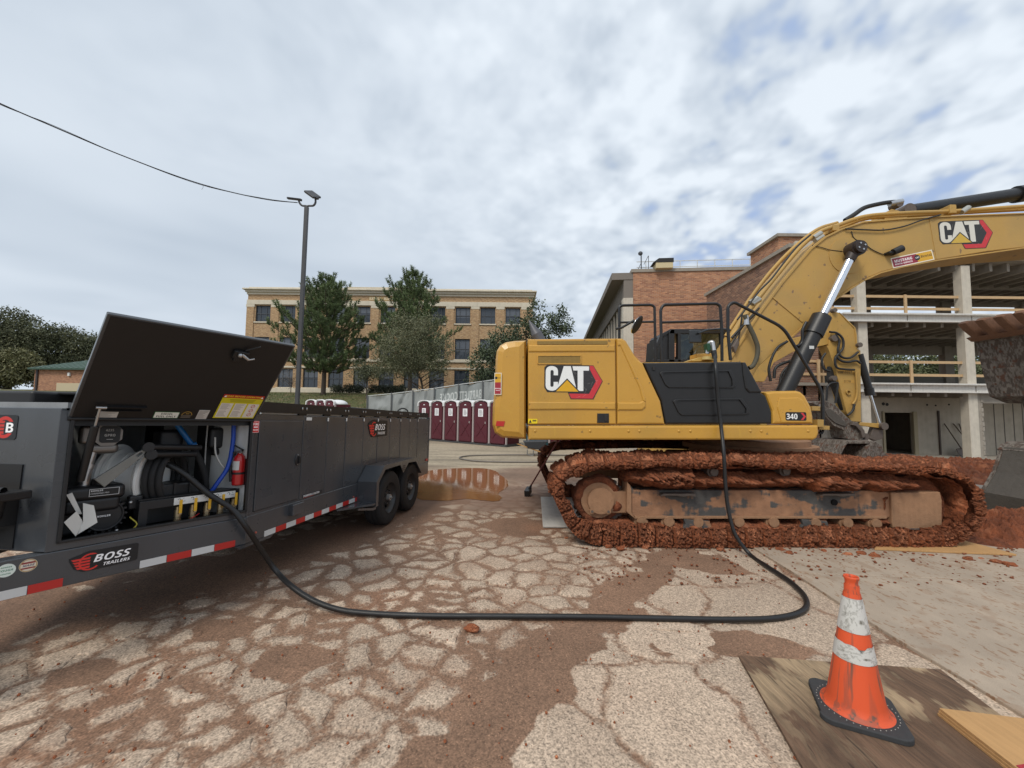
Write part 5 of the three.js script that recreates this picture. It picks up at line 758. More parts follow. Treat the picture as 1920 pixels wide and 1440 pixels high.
  /* handrails, mirrors */
  const tp = (l, d) => l.map(p => at(...c1(p[0], p[1]), d));
  const rr = 0.021;
  part(digger, 'handrail', [bent([...tp([[760, 345], [760, 45], [775, 37], [935, 34], [952, 45], [958, 342]], DH + 1.0)], rr, 0.1), bent(tp([[762, 130], [955, 126]], DH + 1.0), rr * 0.8, 0.05)], mHandrail);
  part(digger, 'handrail', [bent([...tp([[992, 345], [985, 60], [1000, 34], [1290, 27], [1310, 40], [1318, 160]], DH + 0.35)], rr, 0.1), bent(tp([[986, 130], [1315, 120]], DH + 0.35), rr * 0.8, 0.05), bent(tp([[1318, 160], [1320, 340]], DH + 0.35), rr, 0.05)], mHandrail);
  part(digger, 'handrail', [bent([...tp([[1366, 335], [1352, 180], [1352, 40], [1384, 18], [1655, 158], [1868, 510], [1870, 690]], DH + 0.18)], rr, 0.12)], mHandrail);
  part(digger, 'hand_strap', pipe(tp([[1870, 690], [1872, 715], [1862, 735], [1848, 730]], DH + 0.1), 0.014), mRubber);
  const mm = part(digger, 'mirror', [put(new THREE.SphereGeometry(1, 20, 12).scale(0.085, 0.15, 0.02), facing(c1(858, 142), DH + 0.85).multiply(new THREE.Matrix4().makeRotationZ(-0.55).multiply(new THREE.Matrix4().makeRotationY(0.8)))), bent(tp([[740, 165], [770, 160], [842, 118]], DH + 0.9), 0.018, 0.02)], mHandrail);
  part(mm, 'mirror_glass', put(new THREE.SphereGeometry(1, 20, 12).scale(0.078, 0.14, 0.012), facing(c1(852, 143), DH + 0.84).multiply(new THREE.Matrix4().makeRotationZ(-0.55).multiply(new THREE.Matrix4().makeRotationY(0.8)))), M([0.6, 0.62, 0.63], 0.05, { metalness: 1 }));
  const m2 = part(digger, 'mirror', [put(box(-0.085, 0.085, -0.09, 0.09, -0.02, 0.015, 0.03), facing(c1(1174, 207), DH + 0.5)), bent(tp([[1190, 190], [1240, 172], [1318, 165], [1366, 172]], DH + 0.45), 0.016, 0.03)], M([0.03, 0.033, 0.036], 0.25));
  /* cab on the far side */
  const dC = DH + 1.85, cb = l => l.map(p => c1(...p));
  const cab = part(digger, 'cab', [
    slabPx(cb([[1040, 165], [1330, 163], [1350, 168], [1362, 175], [1362, 190], [1030, 192]]), dC, dC + 1.0, 0.01),
    slabPx(cb([[1030, 180], [1046, 165], [1062, 170], [1062, 345], [1030, 345]]), dC, dC + 1.0, 0.005),
    slabPx(cb([[948, 345], [952, 270], [985, 195], [1040, 165], [1046, 180], [1000, 205], [968, 275], [966, 345]]), dC + 0.02, dC + 0.1, 0.005),
    slabPx(cb([[1080, 190], [1096, 190], [1096, 345], [1080, 345]]), dC, dC + 0.08, 0.004), slabPx(cb([[1312, 190], [1330, 190], [1345, 345], [1322, 345]]), dC, dC + 0.08, 0.004),
    slabPx(cb([[1000, 205], [1030, 190], [1030, 345], [990, 345]]), dC + 0.04, dC + 0.9, 0.004),
    slabPx(cb([[940, 330], [1380, 330], [1380, 560], [940, 560]]), dC + 0.0, dC + 1.0, 0.01)], mCatBlack);
  part(cab, 'side_window', slabPx(cb([[1096, 190], [1314, 190], [1326, 335], [1096, 335]]), dC + 0.03, dC + 0.036, 0), PM([0.75, 0.82, 0.78], 0.03, { transmission: 1, thickness: 0, ior: 1.5 }));
  part(cab, 'far_window', slabPx(cb([[1096, 195], [1314, 195], [1326, 335], [1096, 335]]), dC + 0.98, dC + 0.986, 0), PM([0.75, 0.82, 0.78], 0.03, { transmission: 1, thickness: 0, ior: 1.5 }));
  part(cab, 'operator_seat', [slabPx(cb([[1120, 225], [1150, 215], [1165, 240], [1170, 320], [1120, 335]]), dC + 0.3, dC + 0.75, 0.03), slabPx(cb([[1120, 300], [1230, 305], [1230, 335], [1120, 335]]), dC + 0.28, dC + 0.78, 0.03)], M([0.03, 0.03, 0.03], 0.8));
  part(digger, 'filler_tray', [slabPx(cb([[1155, 336], [1195, 320], [1260, 318], [1280, 340], [1160, 342]]), DH + 0.25, DH + 0.6, 0.004)], M([0.45, 0.3, 0.08], 0.7));
  part(digger, 'boom_lamp_bracket', slabPx(cb([[1185, 300], [1290, 296], [1290, 345], [1185, 345]]), DH + 0.7, DH + 0.95, 0.01), mCatYellow);

  /* ---- boom and its rams ---- */
  const dm = DT + 1.22, bw = 0.72;
  const boomPx = px(c3, [[60, 1290], [120, 1120], [330, 790], [470, 600], [640, 400], [730, 330], [830, 283], [960, 240], [1200, 220], [1500, 205], [1920, 187], [2300, 175], [2750, 230], [2760, 330], [2300, 370], [1920, 395], [1700, 420], [1400, 470], [1200, 508], [1060, 545], [960, 590], [880, 640], [800, 695], [720, 765], [600, 862], [440, 1010], [330, 1110], [220, 1290]]);
  const boom = part(digger, 'boom', slabPx(boomPx, dm, dm + bw, 0.012), mBoomYellow);
  part(boom, 'edge_lip', [slabPx(px(c3, [[118, 1118], [328, 788], [468, 598], [638, 398], [728, 328], [828, 281], [958, 238], [1200, 218], [1500, 203], [2300, 173], [2300, 180], [1500, 211], [1200, 227], [960, 248], [832, 290], [735, 338], [648, 408], [478, 608], [338, 798], [130, 1122]]), dm - 0.02, dm + 0.01, 0.004), slabPx(px(c3, [[440, 1010], [600, 862], [720, 765], [800, 695], [880, 640], [960, 590], [1060, 545], [1200, 508], [1400, 470], [1920, 395], [2300, 370], [2300, 377], [1920, 403], [1400, 478], [1200, 516], [1062, 553], [964, 598], [885, 648], [806, 703], [726, 773], [606, 870], [446, 1018]]), dm - 0.015, dm + 0.01, 0.004)], mBoomYellow);
  part(boom, 'weld_strip', slabPx(px(c3, [[402, 690], [410, 686], [598, 838], [590, 846]]), dm - 0.012, dm + 0.01, 0.003), mBoomYellow);
  part(boom, 'weld_strip', [slabPx(px(c3, [[1352, 220], [1358, 219], [1406, 466], [1396, 468]]), dm - 0.008, dm + 0.01, 0.003)], mBoomYellow);
  const pinP = c3(905, 408), pin = at(...pinP, dm);
  part(boom, 'pin_boss', [disc(V(pin.x - 0.12, pin.y - 0.1, -dm), V(0, 0, 1), 0.29, 0.02, 40)], mBoomYellow);
  part(boom, 'maker_emblem', put(printed(logoShape(sizePx(104, dm), sizePx(56, dm)), sizePx(104, dm), sizePx(56, dm), 0.003), facing(c3(1572, 320), dm - 0.0002).multiply(new THREE.Matrix4().makeRotationZ(0.055))), tmat(catLogo(true), 0.6));
  part(boom, 'rental_sticker', put(plate(sizePx(82, dm), sizePx(20, dm), 0.003), facing(c3(1250, 466), dm - 0.0002).multiply(new THREE.Matrix4().makeRotationZ(0.22))), tmat(rentalTag));
  const lamp = part(boom, 'work_lamp', [put(cyl(V(-0.06, -0.02, 0), V(0.06, 0.035, 0.02), 0.05, 0.055, 14), facing(c3(1158, 418), dm - 0.08)), put(box(-0.17, -0.03, -0.06, -0.02, -0.06, 0.06, 0.01), facing(c3(1158, 418), dm - 0.04))], mCatBlack);
  part(boom, 'lamp_cable', pipe(px(c3, [[885, 300], [900, 340], [970, 380], [1010, 410], [1090, 440], [1120, 425]]).map(p => at(...p, dm - 0.012)), 0.007, { seg: 5 }), mHose);
  part(boom, 'lamp_cable', pipe(px(c3, [[650, 385], [700, 395], [760, 412], [830, 420]]).map(p => at(...p, dm - 0.012)), 0.006, { seg: 5 }), mHose);
  part(boom, 'boom_cable', pipe(px(c3, [[850, 285], [960, 290], [1080, 292], [1200, 270], [1300, 235], [1420, 200]]).map(p => at(...p, dm - 0.03)), 0.011, { seg: 6 }), mHose);
  /* rigid lines over the boom's back */
  const lines = [[[150, 960], [300, 740], [440, 560], [600, 375], [700, 300], [800, 265], [960, 212], [1180, 192], [1480, 180], [1920, 150], [2300, 130]], [[185, 1000], [330, 770], [480, 575], [640, 395], [720, 322], [830, 275], [960, 226], [1200, 208], [1480, 192], [1920, 168], [2300, 150]]];
  lines.forEach((l, k) => part(boom, 'rigid_line', pipe(l.map(p => at(...c3(...p), dm + 0.08 + k * 0.14)), 0.032, { n: 90 }), mBoomYellow));
  part(boom, 'rigid_line', pipe([[130, 930], [280, 700], [420, 520], [560, 380], [690, 285], [800, 250]].map(p => at(...c3(...p), dm + 0.3)), 0.03, { n: 60 }), mBoomYellow);
  for (const [x, y, a] of [[678, 325, 0.9], [312, 722, 0.6], [1565, 172, 0.1], [690, 345, 0.9], [300, 715, 0.6]]) part(boom, 'line_coupling', put(cyl(V(-0.06, -0.04, 0), V(0.06, 0.04, 0), 0.042, 0.042, 8), facing(c3(x, y), dm + 0.06)), M([0.5, 0.48, 0.42], 0.35, { metalness: 0.8 }));
  part(boom, 'line_clamp', [put(box(-0.05, 0.05, -0.05, 0.09, -0.2, 0.02, 0.01), facing(c3(1490, 175), dm + 0.05))], mBoomYellow); part(boom, 'line_clamp', [put(box(-0.05, 0.05, -0.05, 0.05, -0.2, 0.02, 0.01), facing(c3(790, 280), dm + 0.05))], mBoomYellow);
  part(boom, 'boom_hose', pipe([[845, 235], [900, 200], [960, 160], [1030, 140], [1120, 125], [1180, 125]].map(p => at(...c3(...p), dm + 0.2)), 0.035), mHose);
  part(boom, 'boom_hose', pipe([[640, 320], [560, 390], [470, 500], [400, 590], [330, 660], [270, 740], [200, 830]].map(p => at(...c3(...p), dm - 0.03)), 0.014), mHose);
  part(boom, 'drain_hose', pipe([[245, 800], [262, 850], [300, 930], [322, 1000], [315, 1060], [290, 1110], [270, 1120]].map(p => at(...c3(...p), dm - 0.12)), 0.034, { n: 40 }), M([0.09, 0.085, 0.06], 0.7, { map: rep(T_GRIME, 0.3) }));
  part(boom, 'hose_fitting', [put(cyl(V(0, -0.08, 0), V(0.0, 0.06, 0), 0.04, 0.03, 12), facing(c3(255, 830), dm - 0.12))], mSteel);
  for (const [q, w] of [[[[150, 1000], [240, 860], [330, 760]], 0.016], [[[200, 980], [215, 900], [230, 790]], 0.012], [[[165, 940], [230, 870], [300, 800]], 0.02]]) part(boom, 'boom_hose', pipe(q.map(p => at(...c3(...p), dm + 0.05)), w), mHose);
  part(boom, 'foot_block', [slabPx(px(c3, [[175, 990], [205, 940], [215, 970], [190, 1030]]), dm - 0.06, dm + 0.02, 0.01)], mOldSteel);
  { const tp2 = at(...c3(2700, 280), dm + 0.36), zc = tp2.z; part(digger, 'stick', [extr([[tp2.x - 0.35, tp2.y + 0.45], [tp2.x + 0.15, tp2.y + 0.6], [tp2.x + 0.45, tp2.y - 0.2], [tp2.x + 0.95, 1.5], [tp2.x + 0.75, 1.3], [tp2.x + 0.55, 1.45], [tp2.x - 0.15, tp2.y - 0.5]], zc - 0.22, zc + 0.22, 0.01)], mBoomYellow); }
  /* lifting rams, one each side of the boom */
  const ramUp = (d, off) => {
    const a = at(...c3(470 + off * 0.4, 1290), d), h0 = at(...c3(690, 905), d), h1 = at(...c3(712, 815), d), e = at(...pinP, d);
    const ax = e.clone().sub(a).normalize(), b = a.clone().addScaledVector(ax, h0.clone().sub(a).dot(ax)), c = a.clone().addScaledVector(ax, h1.clone().sub(a).dot(ax));
    const ram = part(digger, 'lift_ram', [cyl(a, b, 0.115, 0.115, 28)], mCatBlack);
    part(ram, 'ram_head', [cyl(b.clone().addScaledVector(ax, -0.08), c, 0.135, 0.13, 24), cyl(c.clone().addScaledVector(ax, -0.03), c.clone().addScaledVector(ax, 0.03), 0.1, 0.09, 20)], mCatBlack);
    part(ram, 'ram_rod', cyl(c, e.clone().addScaledVector(ax, -0.1), 0.058, 0.058, 24), mChrome);
    part(ram, 'ram_eye', [disc(e, V(0, 0, 1), 0.115, 0.16, 28), cyl(e.clone().addScaledVector(ax, -0.2), e, 0.07, 0.09, 16), disc(V(e.x, e.y, e.z + 0.1), V(0, 0, 1), 0.09, 0.05, 20)], M([0.035, 0.022, 0.018], 0.5, { map: rep(T_GRIME, 0.3) }));
    for (let k = 0; k < 4; k++) part(ram, 'bolt', disc(V(e.x + 0.05 * Math.cos(k * 1.57 + 0.4), e.y + 0.05 * Math.sin(k * 1.57 + 0.4), e.z + 0.13), V(0, 0, 1), 0.013, 0.015, 8), mSteel);
    part(ram, 'ram_label', put(plate(0.07, 0.045, 0.002), basis(a.clone().lerp(b, 0.72).add(V(0.0, 0.0, 0.116)), V(1, 0, 0), V(0, 1, 0), V(0, 0, 1))), mWhiteTape);
    part(ram, 'ram_pipe', pipe([b.clone().add(V(-0.14, 0.12, 0.02)), b.clone().add(V(-0.2, 0, 0.02)), b.clone().add(V(-0.22, -0.2, 0.02)), a.clone().lerp(b, 0.75).add(V(-0.16, 0, 0.02))], 0.022), mCatBlack);
  };
  ramUp(dm - 0.16, 0); ramUp(dm + bw + 0.16, 0);
  for (const [l, r] of [[[[420, 1180], [430, 1120], [480, 1090], [540, 1080], [560, 1120]], 0.022], [[[400, 1200], [390, 1120], [440, 1000], [500, 960]], 0.02], [[[450, 1240], [470, 1150], [520, 1100], [580, 1085]], 0.018]]) part(digger, 'chassis_hose', pipe(l.map(p => at(...c3(...p), dm - 0.05)), r), mHose);
  /* stick ram on the boom's back */
  const s0 = at(...c3(1240, 178), dm + 0.36), s1 = at(...c3(1870, 80), dm + 0.36), sx = s1.clone().sub(s0).normalize();
  const sr = part(digger, 'stick_ram', [cyl(s0, s1.clone().addScaledVector(sx, 1.2), 0.105, 0.105, 28), cyl(s1, s1.clone().addScaledVector(sx, 0.14), 0.135, 0.135, 28)], mCatBlack);
  part(sr, 'ram_rod', cyl(s1.clone().addScaledVector(sx, 1.2), s1.clone().addScaledVector(sx, 2.2), 0.06), mChrome);
  part(sr, 'ram_eye', [disc(s0.clone().addScaledVector(sx, -0.1), V(0, 0, 1), 0.1, 0.2), disc(at(...c3(1150, 145), dm + 0.25), V(0, 0, 1), 0.06, 0.15)], mOldSteel);
  part(sr, 'hose_elbow', put(cyl(V(-0.1, -0.02, 0), V(0.1, 0.02, 0), 0.045, 0.045, 12), facing(c3(1150, 128), dm + 0.2)), mSteel);
  part(boom, 'ram_bracket', slabPx(px(c3, [[1080, 240], [1100, 180], [1130, 165], [1170, 175], [1240, 230]]), dm + 0.2, dm + 0.5, 0.01), mBoomYellow);
}

/* ---------- buildings ---------- */
function brickTex(w, h, bw, bh, tones, mortar, seed) {                    // running bond, tiling
  return tex(w, h, (i, j) => { const r = Math.floor(j / bh), o = (r % 2) * bw / 2, c = Math.floor((i + o) / bw), fx = (i + o) - c * bw, fy = j - r * bh, cc = ((c % (w / bw)) + w / bw) % (w / bw); if (fx < bw * 0.06 || fy < bh * 0.14) return mortar.map(m => m * (0.9 + 0.2 * hash(i, j, seed))); const k = hash(cc, r, seed + 1), t = tones[Math.floor(k * tones.length)], v = 0.85 + 0.3 * hash(cc, r, seed + 2) + 0.12 * (hash(i, j, seed + 3) - 0.5); return t.map(x => x * v); });
}
const T_BUFF = brickTex(512, 512, 32, 8, [[0.46, 0.29, 0.135], [0.4, 0.235, 0.105], [0.52, 0.35, 0.18], [0.34, 0.19, 0.09]], [0.45, 0.38, 0.28], 501);
const T_RED = brickTex(512, 512, 32, 8, [[0.43, 0.19, 0.095], [0.37, 0.16, 0.08], [0.48, 0.23, 0.12], [0.31, 0.13, 0.07], [0.45, 0.21, 0.105]], [0.38, 0.27, 0.2], 511);
const T_BROWN = brickTex(512, 512, 32, 8, [[0.27, 0.14, 0.085], [0.22, 0.11, 0.07], [0.31, 0.17, 0.105], [0.18, 0.095, 0.065]], [0.24, 0.17, 0.13], 521);
const brickBump = tex(512, 512, (i, j) => { const r = Math.floor(j / 8), o = (r % 2) * 16, fx = (i + o) % 32, fy = j % 8; return fx < 2 || fy < 1.2 ? 0.1 : 0.9; }, false);
const mBuff = M([0.98, 0.94, 0.92], 0.88, { map: rep(T_BUFF, 3.6, 4.3) }), mRedBrick = M([1, 1, 1], 0.88, { map: rep(T_RED, 3.6, 4.6), bumpMap: rep(brickBump, 3.6, 4.6), bumpScale: 0.008 }), mBrownBrick = M([1, 1, 1], 0.88, { map: rep(T_BROWN, 3.6, 4.6), bumpMap: rep(brickBump, 3.6, 4.6), bumpScale: 0.008 });
const mStone = M([0.74, 0.67, 0.54], 0.85, { map: rep(T_GRIME, 3) });
const mGlassDark = PM([0.05, 0.06, 0.075], 0.06, { specularIntensity: 1 }), mFrameGrey = M([0.06, 0.065, 0.075], 0.5);
const mConcOld = M([0.37, 0.335, 0.285], 0.9, { map: rep(T_GRIME, 1.8), bumpMap: rep(T_LUMP, 0.7), bumpScale: 0.012 });
const mConcPale = M([1.3, 1.27, 1.2], 0.85, { map: rep(T_CONC, 1.2), bumpMap: rep(T_LUMP, 0.5), bumpScale: 0.008 }); mConcPale.map = rep(T_GRIME, 1.1); mConcPale.color.setRGB(0.66, 0.61, 0.52);
const mWood = M([0.62, 0.43, 0.24], 0.8, { map: rep(T_GRIME, 0.8) });
/* the hall on the hill */
{
  const D = 55, k = D / FOC, X = p => (p - 960) * k + 0, base = hillY(-14, -55) - 0.2;
  const Y = p => EYE + (HORIZON - 3.5 - p) * k * 1.0;                                // rows read at photo column 640, where the tilted horizon stands 3.5 px higher
  const x0 = at(463, 600, D).x, x1 = at(999, 600, D).x, zf = -D;
  const hall = thing('brick_hall', 'buff brick three storey hall with pale stone cornice on the grass hill', 'building', V((x0 + x1) / 2, base, zf));
  const wx = [...Array(11)].map((_, i) => at(492.5 + 46.9 * i, 600, D).x), ww = 1.02;
  const rows = [[Y(603), Y(572)], [Y(671), Y(632)], [Y(727), Y(692)]];
  const holes = []; for (const [a, b] of rows) for (const x of wx) holes.push([[x - ww, a], [x + ww, a], [x + ww, b], [x - ww, b]]);
  part(hall, 'wall', [extr([[x0, base], [x1, base], [x1, Y(551)], [x0, Y(551)]], zf - 0.5, zf, 0, holes)], mBuff);
  part(hall, 'side_wall', box(x0, x0 + 0.5, base, Y(551), zf - 18, zf - 0.5), mBuff); part(hall, 'side_wall', box(x1 - 0.5, x1, base, Y(551), zf - 18, zf - 0.5), mBuff);
  part(hall, 'roof', box(x0 + 0.5, x1 - 0.5, Y(546), Y(543), zf - 18, zf - 0.5), mStone);
  part(hall, 'inner_wall', box(x0 + 0.5, x1 - 0.5, base, Y(551), zf - 3, zf - 2.6), mConcOld);
  const cor = part(hall, 'cornice', [box(x0 - 0.5, x1 + 0.5, Y(543), Y(540), zf - 18, zf + 0.6, 0.05), box(x0 - 0.25, x1 + 0.25, Y(547), Y(543), zf - 18, zf + 0.35, 0.04), box(x0 - 0.1, x1 + 0.1, Y(551), Y(547), zf - 18, zf + 0.15), box(x0 + 0.1, x1 - 0.1, Y(540), Y(536.5), zf - 18, zf + 0.1, 0.04)], mStone);
  part(hall, 'parapet', box(at(650, 540, D).x, at(800, 540, D).x, Y(536.5), Y(534.5), zf - 3, zf + 0.12, 0.04), mStone);
  part(hall, 'stone_band', box(x0 - 0.06, x1 + 0.06, Y(570), Y(561.5), zf - 0.01, zf + 0.14), mStone);
  part(hall, 'stone_band', box(x0 - 0.06, x1 + 0.06, Y(677), Y(673), zf - 0.01, zf + 0.16), mStone);
  part(hall, 'stone_band', box(x0 - 0.06, x1 + 0.06, Y(690), Y(687), zf - 0.01, zf + 0.12), mStone);
  part(hall, 'stone_plinth', box(x0 - 0.2, x1 + 0.2, base - 0.3, Y(728.5), zf - 0.01, zf + 0.25), mStone);
  for (let i = 0; i <= 11; i++) { const xm = i === 0 ? wx[0] - 1.72 : i === 11 ? wx[10] + 1.72 : (wx[i - 1] + wx[i]) / 2; part(hall, 'pilaster', box(xm - 0.5, xm + 0.5, Y(672), Y(575), zf, zf + 0.1), mBuff); part(hall, 'pilaster_capital', box(xm - 0.58, xm + 0.58, Y(575), Y(570), zf, zf + 0.13), mStone); }
  rows.forEach(([a, b], r) => wx.forEach(x => {
    const w = part(hall, 'window', [box(x - ww, x + ww, a, a + 0.09, zf - 0.28, zf - 0.16), box(x - ww, x + ww, b - 0.09, b, zf - 0.28, zf - 0.16), box(x - ww, x - ww + 0.09, a, b, zf - 0.28, zf - 0.16), box(x + ww - 0.09, x + ww, a, b, zf - 0.28, zf - 0.16), box(x - ww, x + ww, (a + b) / 2 - 0.05, (a + b) / 2 + 0.05, zf - 0.27, zf - 0.17), ...[-0.42, 0.42].map(q => box(x + q - 0.04, x + q + 0.04, a, b, zf - 0.27, zf - 0.18))], mFrameGrey);
    part(w, 'pane', box(x - ww + 0.05, x + ww - 0.05, a + 0.05, b - 0.05, zf - 0.25, zf - 0.235), mGlassDark);
    if (hash(Math.round(x * 10), r, 5) > 0.35) part(w, 'blind', box(x - ww + 0.1, x + ww - 0.1, lerp(a, b, 0.35 + 0.3 * hash(Math.round(x * 7), r, 6)), b - 0.1, zf - 0.234, zf - 0.226), M([0.11, 0.125, 0.15], 0.35));
    part(w, 'sill', box(x - ww - 0.15, x + ww + 0.15, a - 0.16, a, zf - 0.15, zf + 0.12), mStone);
  }));
  const lt = canvasTex(512, 64, (c, w, h) => { c.fillStyle = '#b59a6c'; c.fillRect(0, 0, w, h); c.fillStyle = '#eee2c8'; c.font = 'bold 56px serif'; c.fillText('ESTILL  HALL', 6, 52, 500); });
  part(hall, 'name_lettering', put(plate(4.4, 0.5, 0.03), basis(V(at(692, 560, D).x + 2.2, Y(556.5), zf + 0.005), V(1, 0, 0), V(0, 1, 0), V(0, 0, 1))), tmat(lt, 0.9));
}
/* small building with a green roof beyond the trailer */
{
  const D = 46, a = at(61, 690, D), b = at(300, 690, D), zf = -D, y0 = hillY(a.x, zf) - 0.1;
  const h = thing('small_brick_building', 'low brick building with green metal hip roof behind the trailer lid', 'building', V((a.x + b.x) / 2, y0, zf));
  part(h, 'wall', box(a.x + 0.3, b.x, y0, a.y, zf - 9, zf), mRedBrick);
  const W = b.x - a.x;
  const rg = new THREE.BufferGeometry(); const r0 = [a.x - 0.1, a.y, zf + 0.4], r1 = [b.x + 0.4, a.y, zf + 0.4], r2 = [b.x + 0.4, a.y, zf - 9.4], r3 = [a.x - 0.1, a.y, zf - 9.4], m0 = [a.x + 5, a.y + 1.9, zf - 4.5], m1 = [b.x - 5, a.y + 1.9, zf - 4.5];
  rg.setAttribute('position', new THREE.Float32BufferAttribute([r0, r1, m1, r0, m1, m0, r1, r2, m1, r2, r3, m0, r2, m0, m1, r3, r0, m0].flat(), 3)); rg.computeVertexNormals();
  const mGreen = M([0.05, 0.1, 0.07], 0.45, { map: rep(T_GRIME, 2) });
  const roof = part(h, 'roof', rg, mGreen);
  part(roof, 'eave', [box(a.x - 0.1, b.x + 0.4, a.y - 0.18, a.y + 0.02, zf + 0.3, zf + 0.4), box(a.x - 0.1, b.x, a.y - 0.16, a.y - 0.1, zf, zf + 0.35)], mGreen);
  for (let k = 1; k < 15; k++) { const x = a.x + k * 0.6; const t = clamp((x - a.x) / 5); part(roof, 'standing_seam', bar(V(x, a.y + 0.02, zf + 0.38), V(x, a.y + 1.9 * t + 0.02, zf + 0.38 - 4.9 * t), 0.05, 0.05), mGreen); }
  part(h, 'downpipe', box(a.x + 0.55, a.x + 0.75, y0, a.y - 0.1, zf, zf + 0.12), M([0.04, 0.03, 0.03], 0.5));
  part(h, 'cream_door', box(at(107, 720, D).x, b.x - 1, y0, at(107, 718, D).y, zf, zf + 0.06), M([0.55, 0.46, 0.3], 0.7));
  part(h, 'wall_lamp', box(at(129, 700, D).x, at(133, 700, D).x, at(129, 705, D).y, at(129, 699, D).y, zf, zf + 0.15), mWhite);
}
/* long brick building with window strips, its end wall to us */
{
  const D = 22, az = 5.8 * Math.PI / 180, c = at(1187, 507, D), H = c.y;
  const dv = V(Math.sin(az), 0, -Math.cos(az)), rt = V(Math.cos(az), 0, Math.sin(az)), up = V(0, 1, 0), bk = dv.clone().negate();
  const h = thing('window_strip_building', 'three storey red brick building with dark window strips and roof railing', 'building', V(c.x, 0, c.z), null, [0, -az, 0]);
  // own frame: x right along the end wall, z toward us
  part(h, 'end_wall', box(0, 9, 0, H - 0.12, -24, 0), mRedBrick);
  part(h, 'roof_edge', [box(-0.1, 9.05, H - 0.12, H + 0.06, -24, 0.06)], mConcOld);
  part(h, 'corner_pillar', box(-0.55, -0.02, 0, H - 1.55, -0.5, 0.03), mConcPale);
  part(h, 'eave_slab', [box(-1.15, 0, H - 0.5, H - 0.12, -24, -0.02), box(-0.5, 0, H - 1.55, H - 0.5, -24, -0.05)], M([0.2, 0.175, 0.15], 0.8));
  part(h, 'facade_core', box(-0.1, 0, 0, H - 0.5, -24, -0.5), mConcOld);
  for (let s = 0; s < 3; s++) {
    const y1 = H - 1.5 - s * 2.9, y0 = y1 - 1.5;
    for (let k = 0; k < 18; k++) {
      const z = -0.7 - k * 1.28;
      const w = part(h, 'window', [box(-0.3, -0.1, y0, y1, z - 0.09, z + 0.0), box(-0.22, -0.1, y0 - 0.02, y0 + 0.08, z - 1.2, z), box(-0.22, -0.1, y0 + 0.85, y0 + 0.93, z - 1.2, z)], mFrameGrey);
      part(w, 'pane', box(-0.16, -0.12, y0 + 0.08, y1, z - 1.2, z - 0.09), mGlassDark);
      part(w, 'mullion', box(-0.42, -0.3, y0 - 1.4, y1, z - 1.27, z - 1.2), mConcPale);
      part(h, 'spandrel_panel', box(-0.24, -0.1, y0 - 1.4, y0 - 0.04, z - 1.19, z), M([0.07, 0.07, 0.075], 0.5));
    }
  }
  for (let k = 0; k < 9; k++) part(h, 'railing_post', box(0.9 + k * 0.95, 0.94 + k * 0.95, H + 0.06, H + 0.85, -1.02, -0.98), mGalv);
  part(h, 'railing_rail', [box(0.4, 8.8, H + 0.82, H + 0.86, -1.02, -0.98)], mGalv); part(h, 'railing_rail', [box(0.4, 8.8, H + 0.48, H + 0.52, -1.02, -0.98)], mGalv);
  part(h, 'roof_box', [box(1.15, 2.05, H - 0.02, H + 0.3, -0.4, 0.35, 0.02)], M([0.6, 0.5, 0.3], 0.7));
  part(h, 'roof_box_lid', [extr([[1.0, H + 0.3], [2.08, H + 0.3], [2.08, H + 0.52], [1.3, H + 0.52]], -0.4, 0.37)], mDark);
  const cam = part(h, 'roof_camera', [bar(V(0.55, H + 0.06, -0.5), V(0.55, H + 1.1, -0.5), 0.05, 0.05), bar(V(0.3, H + 0.06, -0.5), V(0.55, H + 0.6, -0.5), 0.03, 0.03), bar(V(0.95, H + 0.06, -0.5), V(0.95, H + 1.0, -0.5), 0.03, 0.03), bar(V(0.7, H + 0.5, -0.5), V(0.95, H + 1.0, -0.5), 0.03, 0.03)], mFrameGrey);
  part(cam, 'camera_head', [new THREE.SphereGeometry(0.13, 12, 8).scale(1, 0.9, 1).translate(0.5, H + 1.12, -0.45), cyl(V(0.5, H + 1.1, -0.45), V(0.42, H + 1.05, -0.3), 0.06)], mFrameGrey);
}
/* brown brick stair block beside the stripped frame */
{
  const x0 = 9.9, zf = -14.2, H = 7.5;
  const h = thing('brown_brick_block', 'dark brown brick block with stone coping behind the excavator boom', 'building', V(x0, 0, zf));
  part(h, 'wall', box(x0, x0 + 0.9, 0, H, -20.4, zf), mBrownBrick);
  part(h, 'wall', box(x0 + 0.9, 16, 0, H - 0.3, -20.4, -19.9), mRedBrick);
  part(h, 'coping', box(x0 - 0.08, x0 + 1.0, H, H + 0.14, -20.5, zf + 0.08), mConcOld);
  part(h, 'penthouse', box(x0 + 0.15, x0 + 3, H + 0.0, H + 0.75, -16.8, -15.0), mRedBrick);
  part(h, 'penthouse_roof', box(x0 + 0.05, x0 + 3.1, H + 0.75, H + 0.86, -16.9, -14.9), mConcOld);
}
